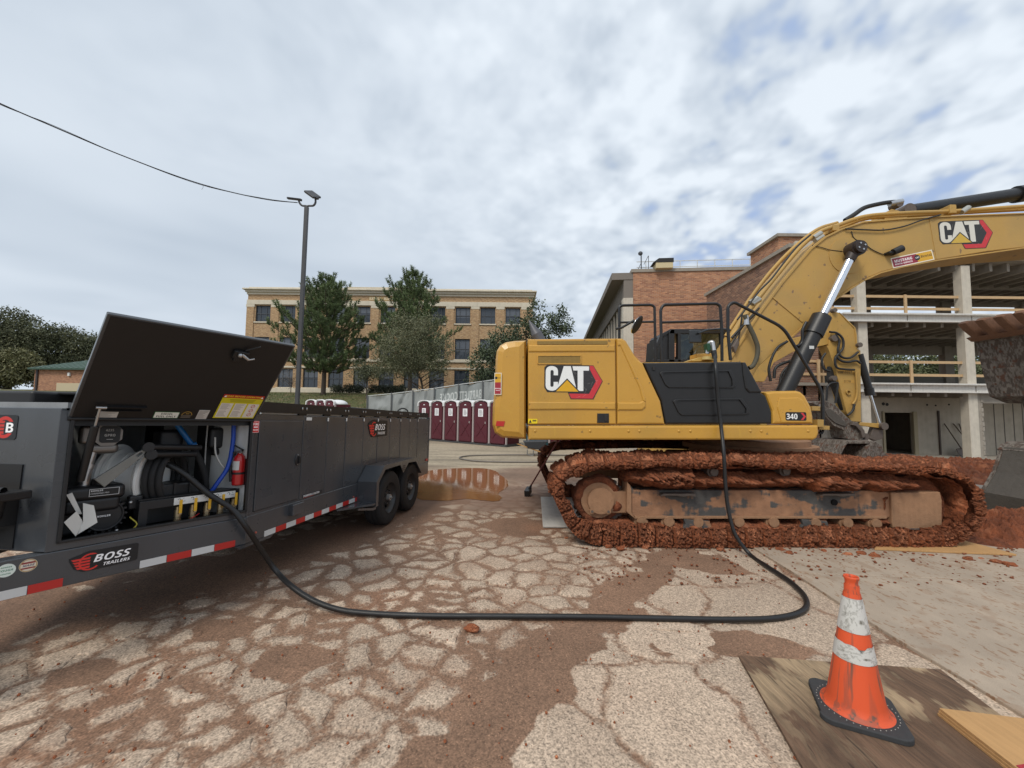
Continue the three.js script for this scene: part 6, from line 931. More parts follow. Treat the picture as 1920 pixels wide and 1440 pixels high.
/* stripped concrete frame */
{
  const D = 13.9, zf = -D, zb = -18.6, cB = crop(1500, 560, 4.236);
  const X = p => at(p, 700, D).x, Y = p => EYE + (775 - p) / FOC * D;
  const xl = X(1500), xr = X(1828) + 9.2;
  const fr = thing('concrete_frame', 'stripped three storey concrete frame with timber guard rails', 'building', V(X(1700), 0, zf));
  const floors = [[Y(736), Y(719)], [Y(602), Y(586)], [Y(490), Y(474)]];
  const cols = [X(1628), X(1830), X(1830) + (X(1830) - X(1628)), X(1830) + 2 * (X(1830) - X(1628))];
  floors.forEach(([a, b], s) => {
    part(fr, 'floor_slab', box(xl, xr, b - 0.1, b, zb, zf - 0.12), mConcOld);
    if (s < 2) { // painted channel edge in lengths
      const xs = [X(1585), X(1710), X(1832), X(1960), X(2080)]; for (let k = 0; k < 4; k++) part(fr, 'edge_channel', [box(xs[k] + 0.02, xs[k + 1] - 0.02, a + 0.03, b - 0.05, zf - 0.12, zf - 0.06), box(xs[k], xs[k + 1], b - 0.05, b + 0.01, zf - 0.14, zf + 0.06, 0.01), box(xs[k], xs[k + 1], a, a + 0.035, zf - 0.12, zf + 0.03)], M([0.72, 0.7, 0.66], 0.7, { map: rep(T_GRIME, 0.9) }));
    } else { part(fr, 'roof_fascia', box(xl, xr, b - 0.1, b + 0.5, zf - 0.1, zf), M([0.62, 0.56, 0.46], 0.8, { map: rep(T_GRIME, 2) })); }
    for (let k = 0; k < 24; k++) { const x = xl + 0.3 + k * 0.62; if (x < xr) part(fr, 'ceiling_joist', box(x, x + 0.1, a - 0.12, b - 0.1, zb + 0.2, zf - 0.3), mConcOld); }
    part(fr, 'cross_beam', box(xl, xr, a - 0.14, b - 0.1, (zf + zb) / 2 - 0.1, (zf + zb) / 2 + 0.1), mConcOld);
    part(fr, 'rear_lintel', box(xl, xr, a - (s === 2 ? 0.2 : 0.45), b - 0.1, zb - 0.2, zb), mConcOld);
  });
  part(fr, 'roof_cover', box(xl, xr, floors[2][1], floors[2][1] + 0.08, zb - 0.3, zf - 0.1), mConcOld);
  cols.forEach((x, k) => { part(fr, 'column', [box(x - 0.16, x + 0.16, 0, floors[2][0] + 0.02, zf - 0.42, zf - 0.13, 0.015)], mConcPale); part(fr, 'rear_column', [box(x + 0.2, x + 0.6, 0, floors[2][0], zb - 0.2, zb + 0.1)], mConcOld); });
  { const x = cols[1]; part(fr, 'broken_masonry', displaced(box(x + 0.13, x + 0.3, 0, floors[0][0], zf - 0.4, zf - 0.16), () => 0), mConcOld); part(fr, 'corbel', [box(x + 0.1, x + 1.3, floors[0][0] - 0.35, floors[0][0] + 0.15, zf - 0.45, zf - 0.2, 0.02)], mConcOld); 
    for (let k = 0; k < 14; k++) part(fr, 'masonry_block', box(x + 0.28, x + 0.34 + 0.05 * hash(k, 1, 3), 0.05 + k * 0.165, 0.19 + k * 0.165, zf - 0.4, zf - 0.15, 0.01), mConcOld); }
  /* timber guard rails */
  const rail = (s, pyTop, pyLow, posts, pyBot) => {
    const xs = [X(1508), cols[0] - 0.16, cols[0] + 0.16, cols[1] - 0.16, cols[1] + 0.16, cols[2] - 0.16];
    for (let k = 0; k < 6; k += 2) for (const p of [pyTop, pyLow]) part(fr, 'guard_rail', box(xs[k], xs[k + 1], Y(p) - 0.045, Y(p) + 0.045, zf - 0.3, zf - 0.26), mWood);
    for (const x of posts) part(fr, 'rail_post', box(x - 0.045, x + 0.045, floors[s][1], Y(pyTop) + 0.06, zf - 0.26, zf - 0.22), mWood);
  };
  rail(1, 549, 573, [X(1717), X(1560)], 586); rail(0, 677, 702, [X(1722), X(1545)], 719);
  /* upper back walls */
  part(fr, 'rear_parapet', box(xl, xr, floors[0][1], floors[0][1] + 0.72, zb - 0.2, zb), M([0.2, 0.19, 0.16], 0.9));
  part(fr, 'rear_partition', box(xl, X(1600), floors[1][1], floors[1][1] + 1.2, zb + 0.2, zb + 0.4), mRedBrick);
  for (let k = 0; k < 7; k++) part(fr, 'stud', box(X(1515) + k * 0.36, X(1515) + k * 0.36 + 0.05, floors[0][1], floors[1][0] - 0.1, zf - 1.3, zf - 1.2), M([0.4, 0.28, 0.17], 0.85));
  part(fr, 'rear_partition', box(xl, X(1600), floors[0][1], floors[1][0] - 0.3, zf - 2.6, zf - 2.4), mRedBrick);
  /* ground floor */
  const zg = -15.7, k = 15.7 / FOC, gx = p => (p - 960) * k, gy = p => EYE + (775 - p) * k;
  const wallM = M([0.5, 0.45, 0.37], 0.85, { map: rep(T_GRIME, 1.6) });
  part(fr, 'ground_wall', [extr([[xl, 0], [gx(1656), 0], [gx(1656), gy(774)], [gx(1712), gy(774)], [gx(1712), 0], [xr, 0], [xr, floors[0][0] - 0.1], [xl, floors[0][0] - 0.1]], zg - 0.15, zg)], wallM);
  part(fr, 'door_frame', [box(gx(1709), gx(1716), 0, gy(772), zg, zg + 0.06), box(gx(1652), gx(1656), 0, gy(772), zg, zg + 0.05)], M([0.35, 0.3, 0.2], 0.8));
  part(fr, 'back_room', [box(gx(1580), gx(1790), 0, gy(766), zg - 6.1, zg - 6), box(gx(1580), gx(1585), 0, gy(766), zg - 6, zg - 0.16), box(gx(1785), gx(1790), 0, gy(766), zg - 6, zg - 0.16), box(gx(1580), gx(1790), gy(766), gy(762), zg - 6.1, zg - 0.16), box(gx(1580), gx(1790), 0, 0.05, zg - 6.1, zg - 0.16)], wallM);
  part(fr, 'ground_floor', box(xl, xr, -0.02, 0.05, zg - 0.1, zf + 0.25), mConcOld);
  for (const p of [1656, 1663, 1738, 1754, 1779, 1810]) part(fr, 'painted_pipe_hole', disc(V(gx(p), gy(758 + (p % 3)), zg + 0.004), V(0, 0, 1), p < 1700 ? 0.06 : 0.035, 0.01, 14), mDark);  // dark discs laid on the wall, the shade of open holes put into their colour
  part(fr, 'wall_pipe', box(gx(1756), gx(1758.5), 0.05, gy(770), zg, zg + 0.05), M([0.08, 0.06, 0.05], 0.7));
  for (const p of [1862, 1880, 1898, 1915]) part(fr, 'wall_joint', box(gx(p), gx(p) + 0.02, 0.05, floors[0][0] - 0.3, zg, zg + 0.012), M([0.12, 0.11, 0.1], 0.8));
  for (let q = 0; q < 8; q++) part(fr, 'stud', box(X(1500) + q * 0.33, X(1500) + q * 0.33 + 0.05, 0, floors[0][0] - 0.1, zf - 0.75, zf - 0.65), M([0.55, 0.4, 0.22], 0.85));
  part(fr, 'rough_wall', [box(X(1528), X(1612), Y(770), Y(722), zf - 0.5, zf - 0.35), box(X(1545), X(1560), 0, Y(722), zf - 0.5, zf - 0.3)], mConcOld);
  /* tools leaning on the wall */
  const shovel = (p, lean, blade, lb) => { const b = V(gx(p), 0.055, zg + 0.4); const s = thing('shovel', lb, 'shovel', b, 'tools leaning in the ground floor'); part(s, 'shaft', cyl(b.clone().add(V(0, 0.25, 0)), V(gx(p) + lean, 1.25, zg + 0.04), 0.018, 0.018, 8), M([0.1, 0.07, 0.05], 0.8)); part(s, 'blade', put(extr([[-0.1, 0.26], [-0.11, 0.08], [-0.05, 0], [0.05, 0], [0.11, 0.08], [0.1, 0.26], [0.03, 0.29], [-0.03, 0.29]], -0.01, 0.01), basis(b, V(1, 0, 0), V(lean * 0.6, 1, -0.25).normalize(), V(0, 0.25, 1).normalize())), mOldSteel); };
  shovel(1777, -0.22, 0, 'shovel leaning left of two in the bare ground floor'); shovel(1800, -0.35, 1, 'shovel leaning beside the rubble in the bare ground floor'); shovel(1789, 0.1, 1, 'upright shovel between two leaning ones in the bare ground floor');
}

/* ---------- trees ---------- */
const mBark = M([0.11, 0.085, 0.065], 0.95, { map: rep(T_GRIME, 0.6), bumpMap: rep(T_LUMP, 0.5), bumpScale: 0.03 });
const mLeaf = new THREE.MeshPhysicalMaterial({ color: 0xffffff, vertexColors: true, roughness: 0.75, side: THREE.DoubleSide, transmission: 0.15, thickness: 0 });
const mNeedle = new THREE.MeshStandardMaterial({ color: 0xffffff, vertexColors: true, roughness: 0.7, side: THREE.DoubleSide });
function rawGeo(pos, col) { const g = new THREE.BufferGeometry(); g.setAttribute('position', new THREE.Float32BufferAttribute(pos, 3)); g.setAttribute('color', new THREE.Float32BufferAttribute(col, 3)); g.computeVertexNormals(); g.userData.raw = true; return g; }
function limbs(R, base, top, r, n, spread, up) { const out = [cyl(base, top, r, r * 0.55, 9)], ends = []; for (let k = 0; k < n; k++) { const t = 0.35 + 0.65 * k / n, a = k * 2.4 + R(), s = base.clone().lerp(top, t), e = s.clone().add(V(Math.cos(a) * spread * (0.5 + 0.5 * R()), up * (0.5 + 0.6 * R()), Math.sin(a) * spread * (0.5 + 0.5 * R()))); const m = s.clone().lerp(e, 0.5).add(V(0, up * 0.12, 0)); out.push(pipe([s, m, e], r * 0.3, { seg: 5, n: 6 })); ends.push(e); } return out; }
/* leafy crown: clumps of small leaves set in lobes, thinner to the outside */
function leafy(name, label, base, H, lobes, o) {
  const R = rng(o.seed), t = thing(name, label, o.category || 'tree', base, o.group);
  if (o.trunk !== 0) part(t, 'trunk', limbs(R, base.clone().add(V(0, -0.2, 0)), base.clone().add(V(o.lean || 0, H * (o.fork || 0.6), 0)), o.trunk || 0.22, o.limbs || 9, o.spread || 2, H * 0.28), o.bark || mBark);
  const pos = [], col = [], vol = lobes.map(l => l[3] * l[4] * l[5]), tot = vol.reduce((a, b) => a + b, 0), s = o.leaf;
  lobes.forEach((l, li) => {
    const n = Math.round(o.count * vol[li] / tot / o.per);
    for (let i = 0; i < n; i++) {
      const u = R() * 2 - 1, a = R() * 6.283, rr = Math.pow(R(), 0.42) * (0.85 + 0.3 * fbm(u * 3 + l[0], a * 1.3 + l[2], 2, o.seed)), q = Math.sqrt(1 - u * u);
      const cx = base.x + l[0] + l[3] * rr * q * Math.cos(a), cy = base.y + l[1] + l[4] * rr * u, cz = base.z + l[2] + l[5] * rr * q * Math.sin(a), tone = 0.7 + 0.6 * R(), mix = R();
      if (fbm3(cx * o.gap, cy * o.gap, cz * o.gap, 2, o.seed) < (o.holes ?? 0.4)) continue;
      const c = o.tones[0].map((v, k) => lerp(v, o.tones[1][k], mix) * tone * 1.2);
      for (let k = 0; k < o.per; k++) {
        const x = cx + (R() - 0.5) * o.clump, y = cy + (R() - 0.5) * o.clump, z = cz + (R() - 0.5) * o.clump;
        const d1 = V(R() - 0.5, R() - 0.5, R() - 0.5).normalize(), d2 = V(R() - 0.5, R() - 0.5, R() - 0.5).cross(d1).normalize(), w = s * (0.35 + 0.25 * R()), h = s * (0.7 + 0.6 * R());
        const p = (m, n2) => [x + d1.x * m + d2.x * n2, y + d1.y * m + d2.y * n2, z + d1.z * m + d2.z * n2];
        pos.push(...p(0, 0), ...p(h * 0.5, w * 0.5), ...p(h, 0), ...p(0, 0), ...p(h, 0), ...p(h * 0.5, -w * 0.5)); for (let v = 0; v < 6; v++) col.push(...c);
      }
    }
  });
  const g = rawGeo(pos, col); part(t, 'crown', g, mLeaf); return t;
}
function pine(label, base, H, spread, seed) {
  const R = rng(seed), t = thing('pine_tree', label, 'tree', base);
  part(t, 'trunk', [cyl(base.clone().add(V(0, -0.3, 0)), base.clone().add(V(0.1, H * 0.96, 0)), 0.27, 0.04, 10)], mBark);
  const pos = [], col = [], br = [];
  const tuft = (p, dir, s) => { const tone = 0.65 + 0.7 * R(); for (let k = 0; k < 16; k++) { const d = V(R() - 0.5, R() - 0.5, R() - 0.5).normalize().multiplyScalar(0.8).addScaledVector(dir, 1.0).normalize(), L = s * (0.7 + 0.5 * R()), w = V(R() - 0.5, R() - 0.5, R() - 0.5).cross(d).normalize().multiplyScalar(s * 0.085); pos.push(p.x - w.x, p.y - w.y, p.z - w.z, p.x + w.x, p.y + w.y, p.z + w.z, p.x + d.x * L, p.y + d.y * L, p.z + d.z * L); const c = [0.1 * tone, 0.135 * tone, 0.056 * tone]; col.push(...c, ...c, c[0] * 1.5, c[1] * 1.5, c[2] * 1.4); } };
  const levels = 15;
  for (let i = 0; i < levels; i++) {
    const f = i / (levels - 1), y = H * lerp(0.2, 0.95, f), len = spread * (f < 0.25 ? lerp(0.72, 1, f / 0.25) : lerp(1, 0.14, Math.pow((f - 0.25) / 0.75, 1.05))), n = f > 0.85 ? 4 : 7;
    for (let k = 0; k < n; k++) {
      const a = k / n * 6.283 + i * 1.1 + R() * 0.5, L = len * (0.45 + 0.7 * R()), rise = lerp(0.02, 0.75, f) + 0.25 * R();
      const s = base.clone().add(V(0.1 * f, y, 0)), e = s.clone().add(V(Math.cos(a) * L, L * rise + 0.25, Math.sin(a) * L)), m = s.clone().lerp(e, 0.55).add(V(0, -0.12 * L, 0));
      br.push(pipe([s, m, e], 0.045 * (1.2 - f), { seg: 4, n: 5 }));
      const c = new THREE.QuadraticBezierCurve3(s, m.clone().multiplyScalar(2).addScaledVector(s, -0.5).addScaledVector(e, -0.5), e), nt = Math.round(4 + L * 3.3);
      for (let q = 0; q < nt; q++) { const u = 0.25 + 0.75 * (q + R()) / nt, p = c.getPoint(Math.min(1, u)), sub = 0.3 + 0.55 * (1 - u) * L * 0.6; const off = V((R() - 0.5) * 1.6, (R() - 0.35) * 0.7, (R() - 0.5) * 1.6).multiplyScalar(sub); const dir = c.getTangent(Math.min(1, u)).multiplyScalar(0.6).add(off.clone().multiplyScalar(0.4)).add(V(0, 0.9, 0)).normalize(); const pp = p.clone().add(off); tuft(pp, dir, 0.42); tuft(pp.clone().addScaledVector(dir, 0.22), dir, 0.4); tuft(pp.clone().addScaledVector(dir, 0.44), dir, 0.34); }
    }
  }
  tuft(base.clone().add(V(0.1, H, 0)), V(0, 1, 0), 0.5);
  part(t, 'branches', br, mBark).userData.kind = 'stuff';
  part(t, 'crown', rawGeo(pos, col), mNeedle); return t;
}
const onHill = (px, D) => { const p = at(px, 740, D); p.y = hillY(p.x, p.z); return p; };
{
  const p1 = onHill(606, 45), h1 = at(610, 524, 45).y - p1.y; pine('tall pine rising behind the lamp post', p1, h1, 5.5, 601);
  const p2 = onHill(768, 46), h2 = at(768, 512, 46).y - p2.y; pine('tall pine standing behind the grey leafed tree', p2, h2, 5.2, 602);
  const g = onHill(800, 33);
  const lobePx = (b, D, l) => l.map(([x, y, rx, ry]) => { const p = at(x, y, D), k = D / FOC; return [p.x - b.x, p.y - b.y, (hash(x, y, 7) - 0.5) * rx * k * 0.6, rx * k, ry * k, rx * k * 0.85]; });
  leafy('broadleaf_tree', 'round grey green tree with forked trunk behind the toilets', g, 4.2, lobePx(g, 33, [[775, 640, 58, 48], [735, 665, 40, 34], [818, 660, 40, 38], [765, 606, 38, 26], [805, 615, 34, 28], [750, 690, 48, 22], [800, 690, 44, 22], [775, 585, 16, 14], [712, 690, 20, 18]]), { seed: 603, trunk: 0.12, fork: 0.7, lean: -0.5, limbs: 16, spread: 2.4, count: 30000, per: 6, leaf: 0.14, clump: 0.5, gap: 1.1, holes: 0.42, tones: [[0.1, 0.112, 0.055], [0.16, 0.155, 0.085]] });
  const mg2 = onHill(985, 31);
  leafy('magnolia_tree', 'dark glossy evergreen tree with tall ragged top behind the excavator', mg2, 8, lobePx(mg2, 31, [[915, 685, 42, 38], [945, 655, 50, 42], [985, 640, 50, 45], [1015, 600, 36, 30], [1040, 612, 36, 26], [1005, 580, 22, 18], [1028, 562, 12, 12], [1052, 585, 18, 14], [1062, 622, 20, 14], [900, 710, 30, 22], [960, 700, 50, 30], [1000, 572, 14, 12]]), { seed: 604, trunk: 0.2, limbs: 12, spread: 2.2, count: 19000, per: 6, leaf: 0.22, clump: 0.5, gap: 1.2, holes: 0.43, tones: [[0.04, 0.062, 0.026], [0.085, 0.105, 0.055]] });
  const sml = onHill(687, 42);
  leafy('young_tree', 'small young tree with thin pale trunk on the slope', sml, 3.2, [[0, 2.6, 0, 1.9, 0.9, 1.4], [-0.5, 3.2, 0, 1.2, 0.7, 1], [0.8, 3.0, 0, 1.1, 0.7, 0.9], [-1.4, 2.2, 0, 0.9, 0.5, 0.8]], { seed: 605, trunk: 0.07, fork: 0.75, limbs: 8, spread: 1.2, count: 7000, per: 5, leaf: 0.15, clump: 0.5, gap: 1.3, holes: 0.42, tones: [[0.07, 0.085, 0.04], [0.12, 0.125, 0.07]] });
  /* clipped bushes along the hall */
  [[632, 'first bush'], [654, ''], [671, ''], [700, ''], [718, ''], [735, ''], [752, '']].forEach(([x], k) => { const b = onHill(x, 50.5); leafy('bush', 'low dark bush in the row along the hall plinth', b, 1, [[0, 0.55, 0, 0.85, 0.62, 0.7]], { seed: 620 + k, trunk: 0, category: 'bush', group: 'bushes along the hall', count: 1500, per: 5, leaf: 0.17, clump: 0.35, gap: 2, holes: 0.3, tones: [[0.035, 0.045, 0.025], [0.07, 0.08, 0.045]] }); });
  const shrub = onHill(545, 47); leafy('bare_shrub', 'thin twiggy shrub left of the lamp post', shrub, 2.5, [[0, 1.6, 0, 1.4, 1.4, 1.2]], { seed: 640, trunk: 0.05, limbs: 22, spread: 1.3, count: 700, per: 3, leaf: 0.1, clump: 0.4, gap: 1, holes: 0.4, category: 'shrub', tones: [[0.16, 0.13, 0.11], [0.2, 0.16, 0.13]] });
  /* oaks on the left */
  const oak = (x, D, py, w, seed, label, tones) => { const b = onHill(x, D), top = at(x, py, D).y - b.y, W = w * D / FOC; leafy('oak_tree', label, b, top * 0.8, [[0, top * 0.62, 0, W, top * 0.36, W * 0.8], [-W * 0.6, top * 0.5, 1, W * 0.6, top * 0.3, W * 0.6], [W * 0.6, top * 0.52, 0, W * 0.6, top * 0.32, W * 0.6], [W * 0.1, top * 0.82, 0, W * 0.55, top * 0.17, W * 0.5], [-W * 0.4, top * 0.75, 0, W * 0.45, top * 0.18, W * 0.5], [0, top * 0.3, 1.5, W * 1.05, top * 0.25, W * 0.6]], { seed, trunk: 0.35, limbs: 14, spread: W * 0.8, count: 30000, per: 6, leaf: 0.36, clump: 0.9, gap: 0.6, holes: 0.39, tones }); };
  const ot = [[0.055, 0.065, 0.028], [0.105, 0.108, 0.05]], ol = [[0.09, 0.095, 0.035], [0.15, 0.14, 0.06]];
  oak(10, 62, 578, 62, 651, 'large dark oak behind the green roofed building', ot); oak(105, 66, 607, 60, 652, 'broad oak beside the largest oak, its crown a step lower', ot); oak(185, 70, 628, 48, 653, 'dark oak behind the open trailer lid', ot); oak(15, 52, 655, 42, 654, 'lower yellow green oak in front of the large oaks', ol);
  oak(-70, 60, 585, 60, 655, 'oak at the far end of the row, past the large oak', ot); oak(265, 80, 650, 40, 656, 'small far oak hidden mostly by the trailer lid', ot);
  /* trees seen through the stripped frame */
  [[1675, 636, 661], [1735, 642, 662], [1790, 632, 663], [1850, 636, 664], [1620, 645, 665], [1910, 630, 666]].forEach(([x, py, sd], k) => { const D = 38, b = at(x, 760, D); b.y = 0; const top = at(x, py, D).y; leafy('distant_tree', 'leafy tree seen through the stripped concrete frame', b, top * 0.8, [[0, top * 0.6, 0, 2.4, top * 0.4, 2], [-1.2, top * 0.4, 0, 1.8, top * 0.36, 1.6], [1.2, top * 0.42, 0, 1.8, top * 0.36, 1.6]], { seed: sd, trunk: 0.16, limbs: 8, spread: 1.6, count: 9000, per: 5, leaf: 0.3, clump: 0.6, gap: 0.9, holes: 0.36, group: 'trees beyond the frame', tones: [[0.06, 0.08, 0.035], [0.13, 0.14, 0.06]] }); });
}

/* ---------- lamp post and wire ---------- */
{
  const D = 14, b = at(557, 760, D), top = at(575, 388, D), base = V(lerp(b.x, top.x, -0.22), 0, -D), px2 = V(top.x, top.y, -D);
  const p = thing('lamp_post', 'tall dark square lamp post with two flat floodlights', 'lamp post', V(base.x, 0, -D));
  const mP = M([0.06, 0.062, 0.068], 0.5, { map: rep(T_GRIME, 1.2) });
  const bp = V(base.x, 0, -D);
  part(p, 'pole', [bar(bp, px2, 0.115, 0.115, V(0, 0, 1))], mP);
  part(p, 'base_plate', box(bp.x - 0.2, bp.x + 0.2, 0, 0.03, -D - 0.2, -D + 0.2), mP);
  const L = at(563, 377, D), Rr = at(590, 372, D);
  part(p, 'arm', bent([px2.clone().add(V(0, -0.05, 0)), at(575, 386, D), at(566, 386, D), at(561, 380, D), at(560, 373, D)], 0.035, 0.06), mP);
  part(p, 'arm', bent([px2.clone().add(V(0, -0.05, 0)), at(577, 386, D), at(588, 386, D), at(592, 380, D), at(591, 368, D)], 0.035, 0.06), mP);
  for (const [x, y, rz, ry] of [[551, 372.5, -0.12, 0.5], [586, 364.5, -0.5, -0.4]]) { const c = at(x, y, D), m = basis(c, V(1, 0, 0), V(0, 1, 0), V(0, 0, 1)).multiply(new THREE.Matrix4().makeRotationFromEuler(new THREE.Euler(0.5, ry, rz))); const f = part(p, 'floodlight', put(box(-0.22, 0.22, -0.035, 0.035, -0.18, 0.18, 0.02), m), mP); part(f, 'lens', put(box(-0.19, 0.19, -0.05, -0.036, -0.15, 0.15), m), M([0.45, 0.46, 0.42], 0.3)); part(f, 'bracket', put(box(0.12, 0.26, -0.06, 0.02, -0.05, 0.05, 0.01), m), mP); }
  const pts = [[558, 380, 14], [500, 374, 13.4], [380, 346, 12.2], [230, 292, 10.8], [90, 233, 9.7], [0, 194, 9.1], [-160, 118, 8.2], [-420, -30, 7.2]].map(a => at(...a));
  const w = thing('overhead_wire', 'sagging black twisted wire running from the lamp post', 'wire', pts[0].clone());
  part(w, 'cable', pipe(pts, 0.016, { n: 120, seg: 6 }), mDark);
  part(w, 'wrap', pipe(pts.map((q, i) => q.clone().add(V(0, 0.03 * Math.sin(i * 2.1), 0))), 0.007, { n: 120, seg: 4 }), mDark);
  const fr = pts[2].clone(); part(w, 'frayed_end', [pipe([fr, fr.clone().add(V(0.02, -0.08, 0)), fr.clone().add(V(-0.02, -0.16, 0))], 0.005, { seg: 4 }), pipe([fr.clone().add(V(0.2, -0.03, 0)), fr.clone().add(V(0.21, -0.1, 0))], 0.005, { seg: 4 })], mDark);
}
/* ---------- portable toilets ---------- */
const T_TOILET = rep(T_GRIME, 0.8);
const mMaroon = M([0.1, 0.011, 0.022], 0.5, { map: T_TOILET }), mTeal = M([0.01, 0.09, 0.11], 0.5, { map: T_TOILET }), mRoofW = M([0.75, 0.76, 0.76], 0.5), mTrimW = M([0.36, 0.31, 0.3], 0.5), mSkid = M([0.06, 0.06, 0.06], 0.8);
const noteTex = canvasTex(96, 128, (c, w, h) => { c.fillStyle = '#e9e9ec'; c.fillRect(0, 0, w, h); c.fillStyle = '#555'; for (let k = 0; k < 5; k++) c.fillRect(14 + 6 * hash(k, 1, 9), 20 + k * 20, 50 + 18 * hash(k, 2, 9), 8); });
function toilet(mat, label, group, pos, turn, open) {
  const H = 1.83, W = 0.49, t = thing('portable_toilet', label, 'toilet', pos, group, [0, turn, 0]);
  part(t, 'skid', [box(-W, W, 0, 0.06, -W, W + 0.03), box(-W - 0.04, -W + 0.1, 0, 0.1, -W, W), box(W - 0.1, W + 0.04, 0, 0.1, -W, W)], mSkid);
  const arch = (r, y0, y1, n = 12) => { const o = [[-r, y0], [r, y0]]; for (let k = 0; k <= n; k++) { const a = Math.PI * k / n; o.push([r * Math.cos(a), y1 + 0.16 * Math.sin(a)]); } return o; };
  part(t, 'cabin', [box(-W + 0.02, W - 0.02, 0.06, H - 0.06, -W + 0.02, W - 0.04, 0.02), extr(arch(W - 0.06, H - 0.2, H), W - 0.1, W - 0.03)], mat);
  for (const s of [-1, 1]) part(t, 'corner_trim', box(s * W - 0.035, s * W + 0.035, 0.06, H - 0.02, W - 0.08, W, 0.012), mTrimW);
  const d = part(t, 'door', [extr(arch(W - 0.1, 0.12, H - 0.05), W - 0.03, W + 0.01, 0.008)], mat);
  part(d, 'cross_rib', [bar(V(-0.28, 0.35, W + 0.012), V(0.28, 1.0, W + 0.012), 0.04, 0.03, V(0, 0, 1)), bar(V(0.28, 0.35, W + 0.012), V(-0.28, 1.0, W + 0.012), 0.04, 0.03, V(0, 0, 1))], mat);
  part(d, 'notice', put(plate(0.3, 0.36, 0.004), basis(V(0.0, 1.45, W + 0.012), V(1, 0, 0), V(0, 1, 0), V(0, 0, 1))), tmat(noteTex));
  part(d, 'handle', [box(0.28, 0.33, 0.95, 1.05, W + 0.01, W + 0.04, 0.01)], mTrimW);
  const r = part(t, 'roof', [extr(arch(W + 0.02, H - 0.04, H + 0.06).slice(2).concat([[-W - 0.02, H - 0.1], [-W + 0.04, H - 0.1], ...arch(W - 0.05, 0, H + 0.02).slice(2).reverse(), [W - 0.04, H - 0.1], [W + 0.02, H - 0.1]]), W - 0.06, W + 0.04, 0.01), displaced(new THREE.SphereGeometry(1, 24, 12, 0, 6.3, 0, 1.57).scale(W + 0.02, 0.24, W + 0.02).translate(0, H - 0.04, 0), () => 0)], mRoofW);
  if (mat === mMaroon) part(t, 'vent_row', [...Array(5)].map((_, k) => box(W - 0.021, W - 0.012, H - 0.28, H - 0.2, -0.3 + k * 0.12, -0.22 + k * 0.12)), mTrimW);
  return t;
}
{
  const a = gnd(785, 824), b = gnd(889, 833), dx = (b.x - a.x) / 4, dz = (b.z - a.z) / 4, th = -39.6 * Math.PI / 180, rowDir = V(dx, 0, dz).normalize();
  for (let k = 0; k <= 5; k++) { const p = V(a.x + dx * k, 0, a.z + dz * k).add(V(0.62, 0, -0.1)); toilet(mMaroon, k === 2 ? 'maroon portable toilet with its door standing ajar in the row' : k === 5 ? 'last maroon portable toilet, half hidden by the excavator counterweight' : 'maroon portable toilet with white roof in the row by the fence', 'maroon toilets in the row', p, th); }
  for (let k = 0; k < 3; k++) toilet(mMaroon, 'maroon portable toilet showing its white roof above the trailer', 'toilets beyond the trailer', at(598 + k * 17, 790, 22.6 - k * 0.4).setY(0.0), -0.6);
  toilet(mMaroon, 'maroon portable toilet seen below the excavator skirt', null, gnd(1050, 843).add(V(0, 0, -0.5)), 0.1); toilet(mTeal, 'teal portable toilet seen below the excavator skirt', null, gnd(1013, 841).add(V(-0.05, 0, -0.5)), 0.1);
}
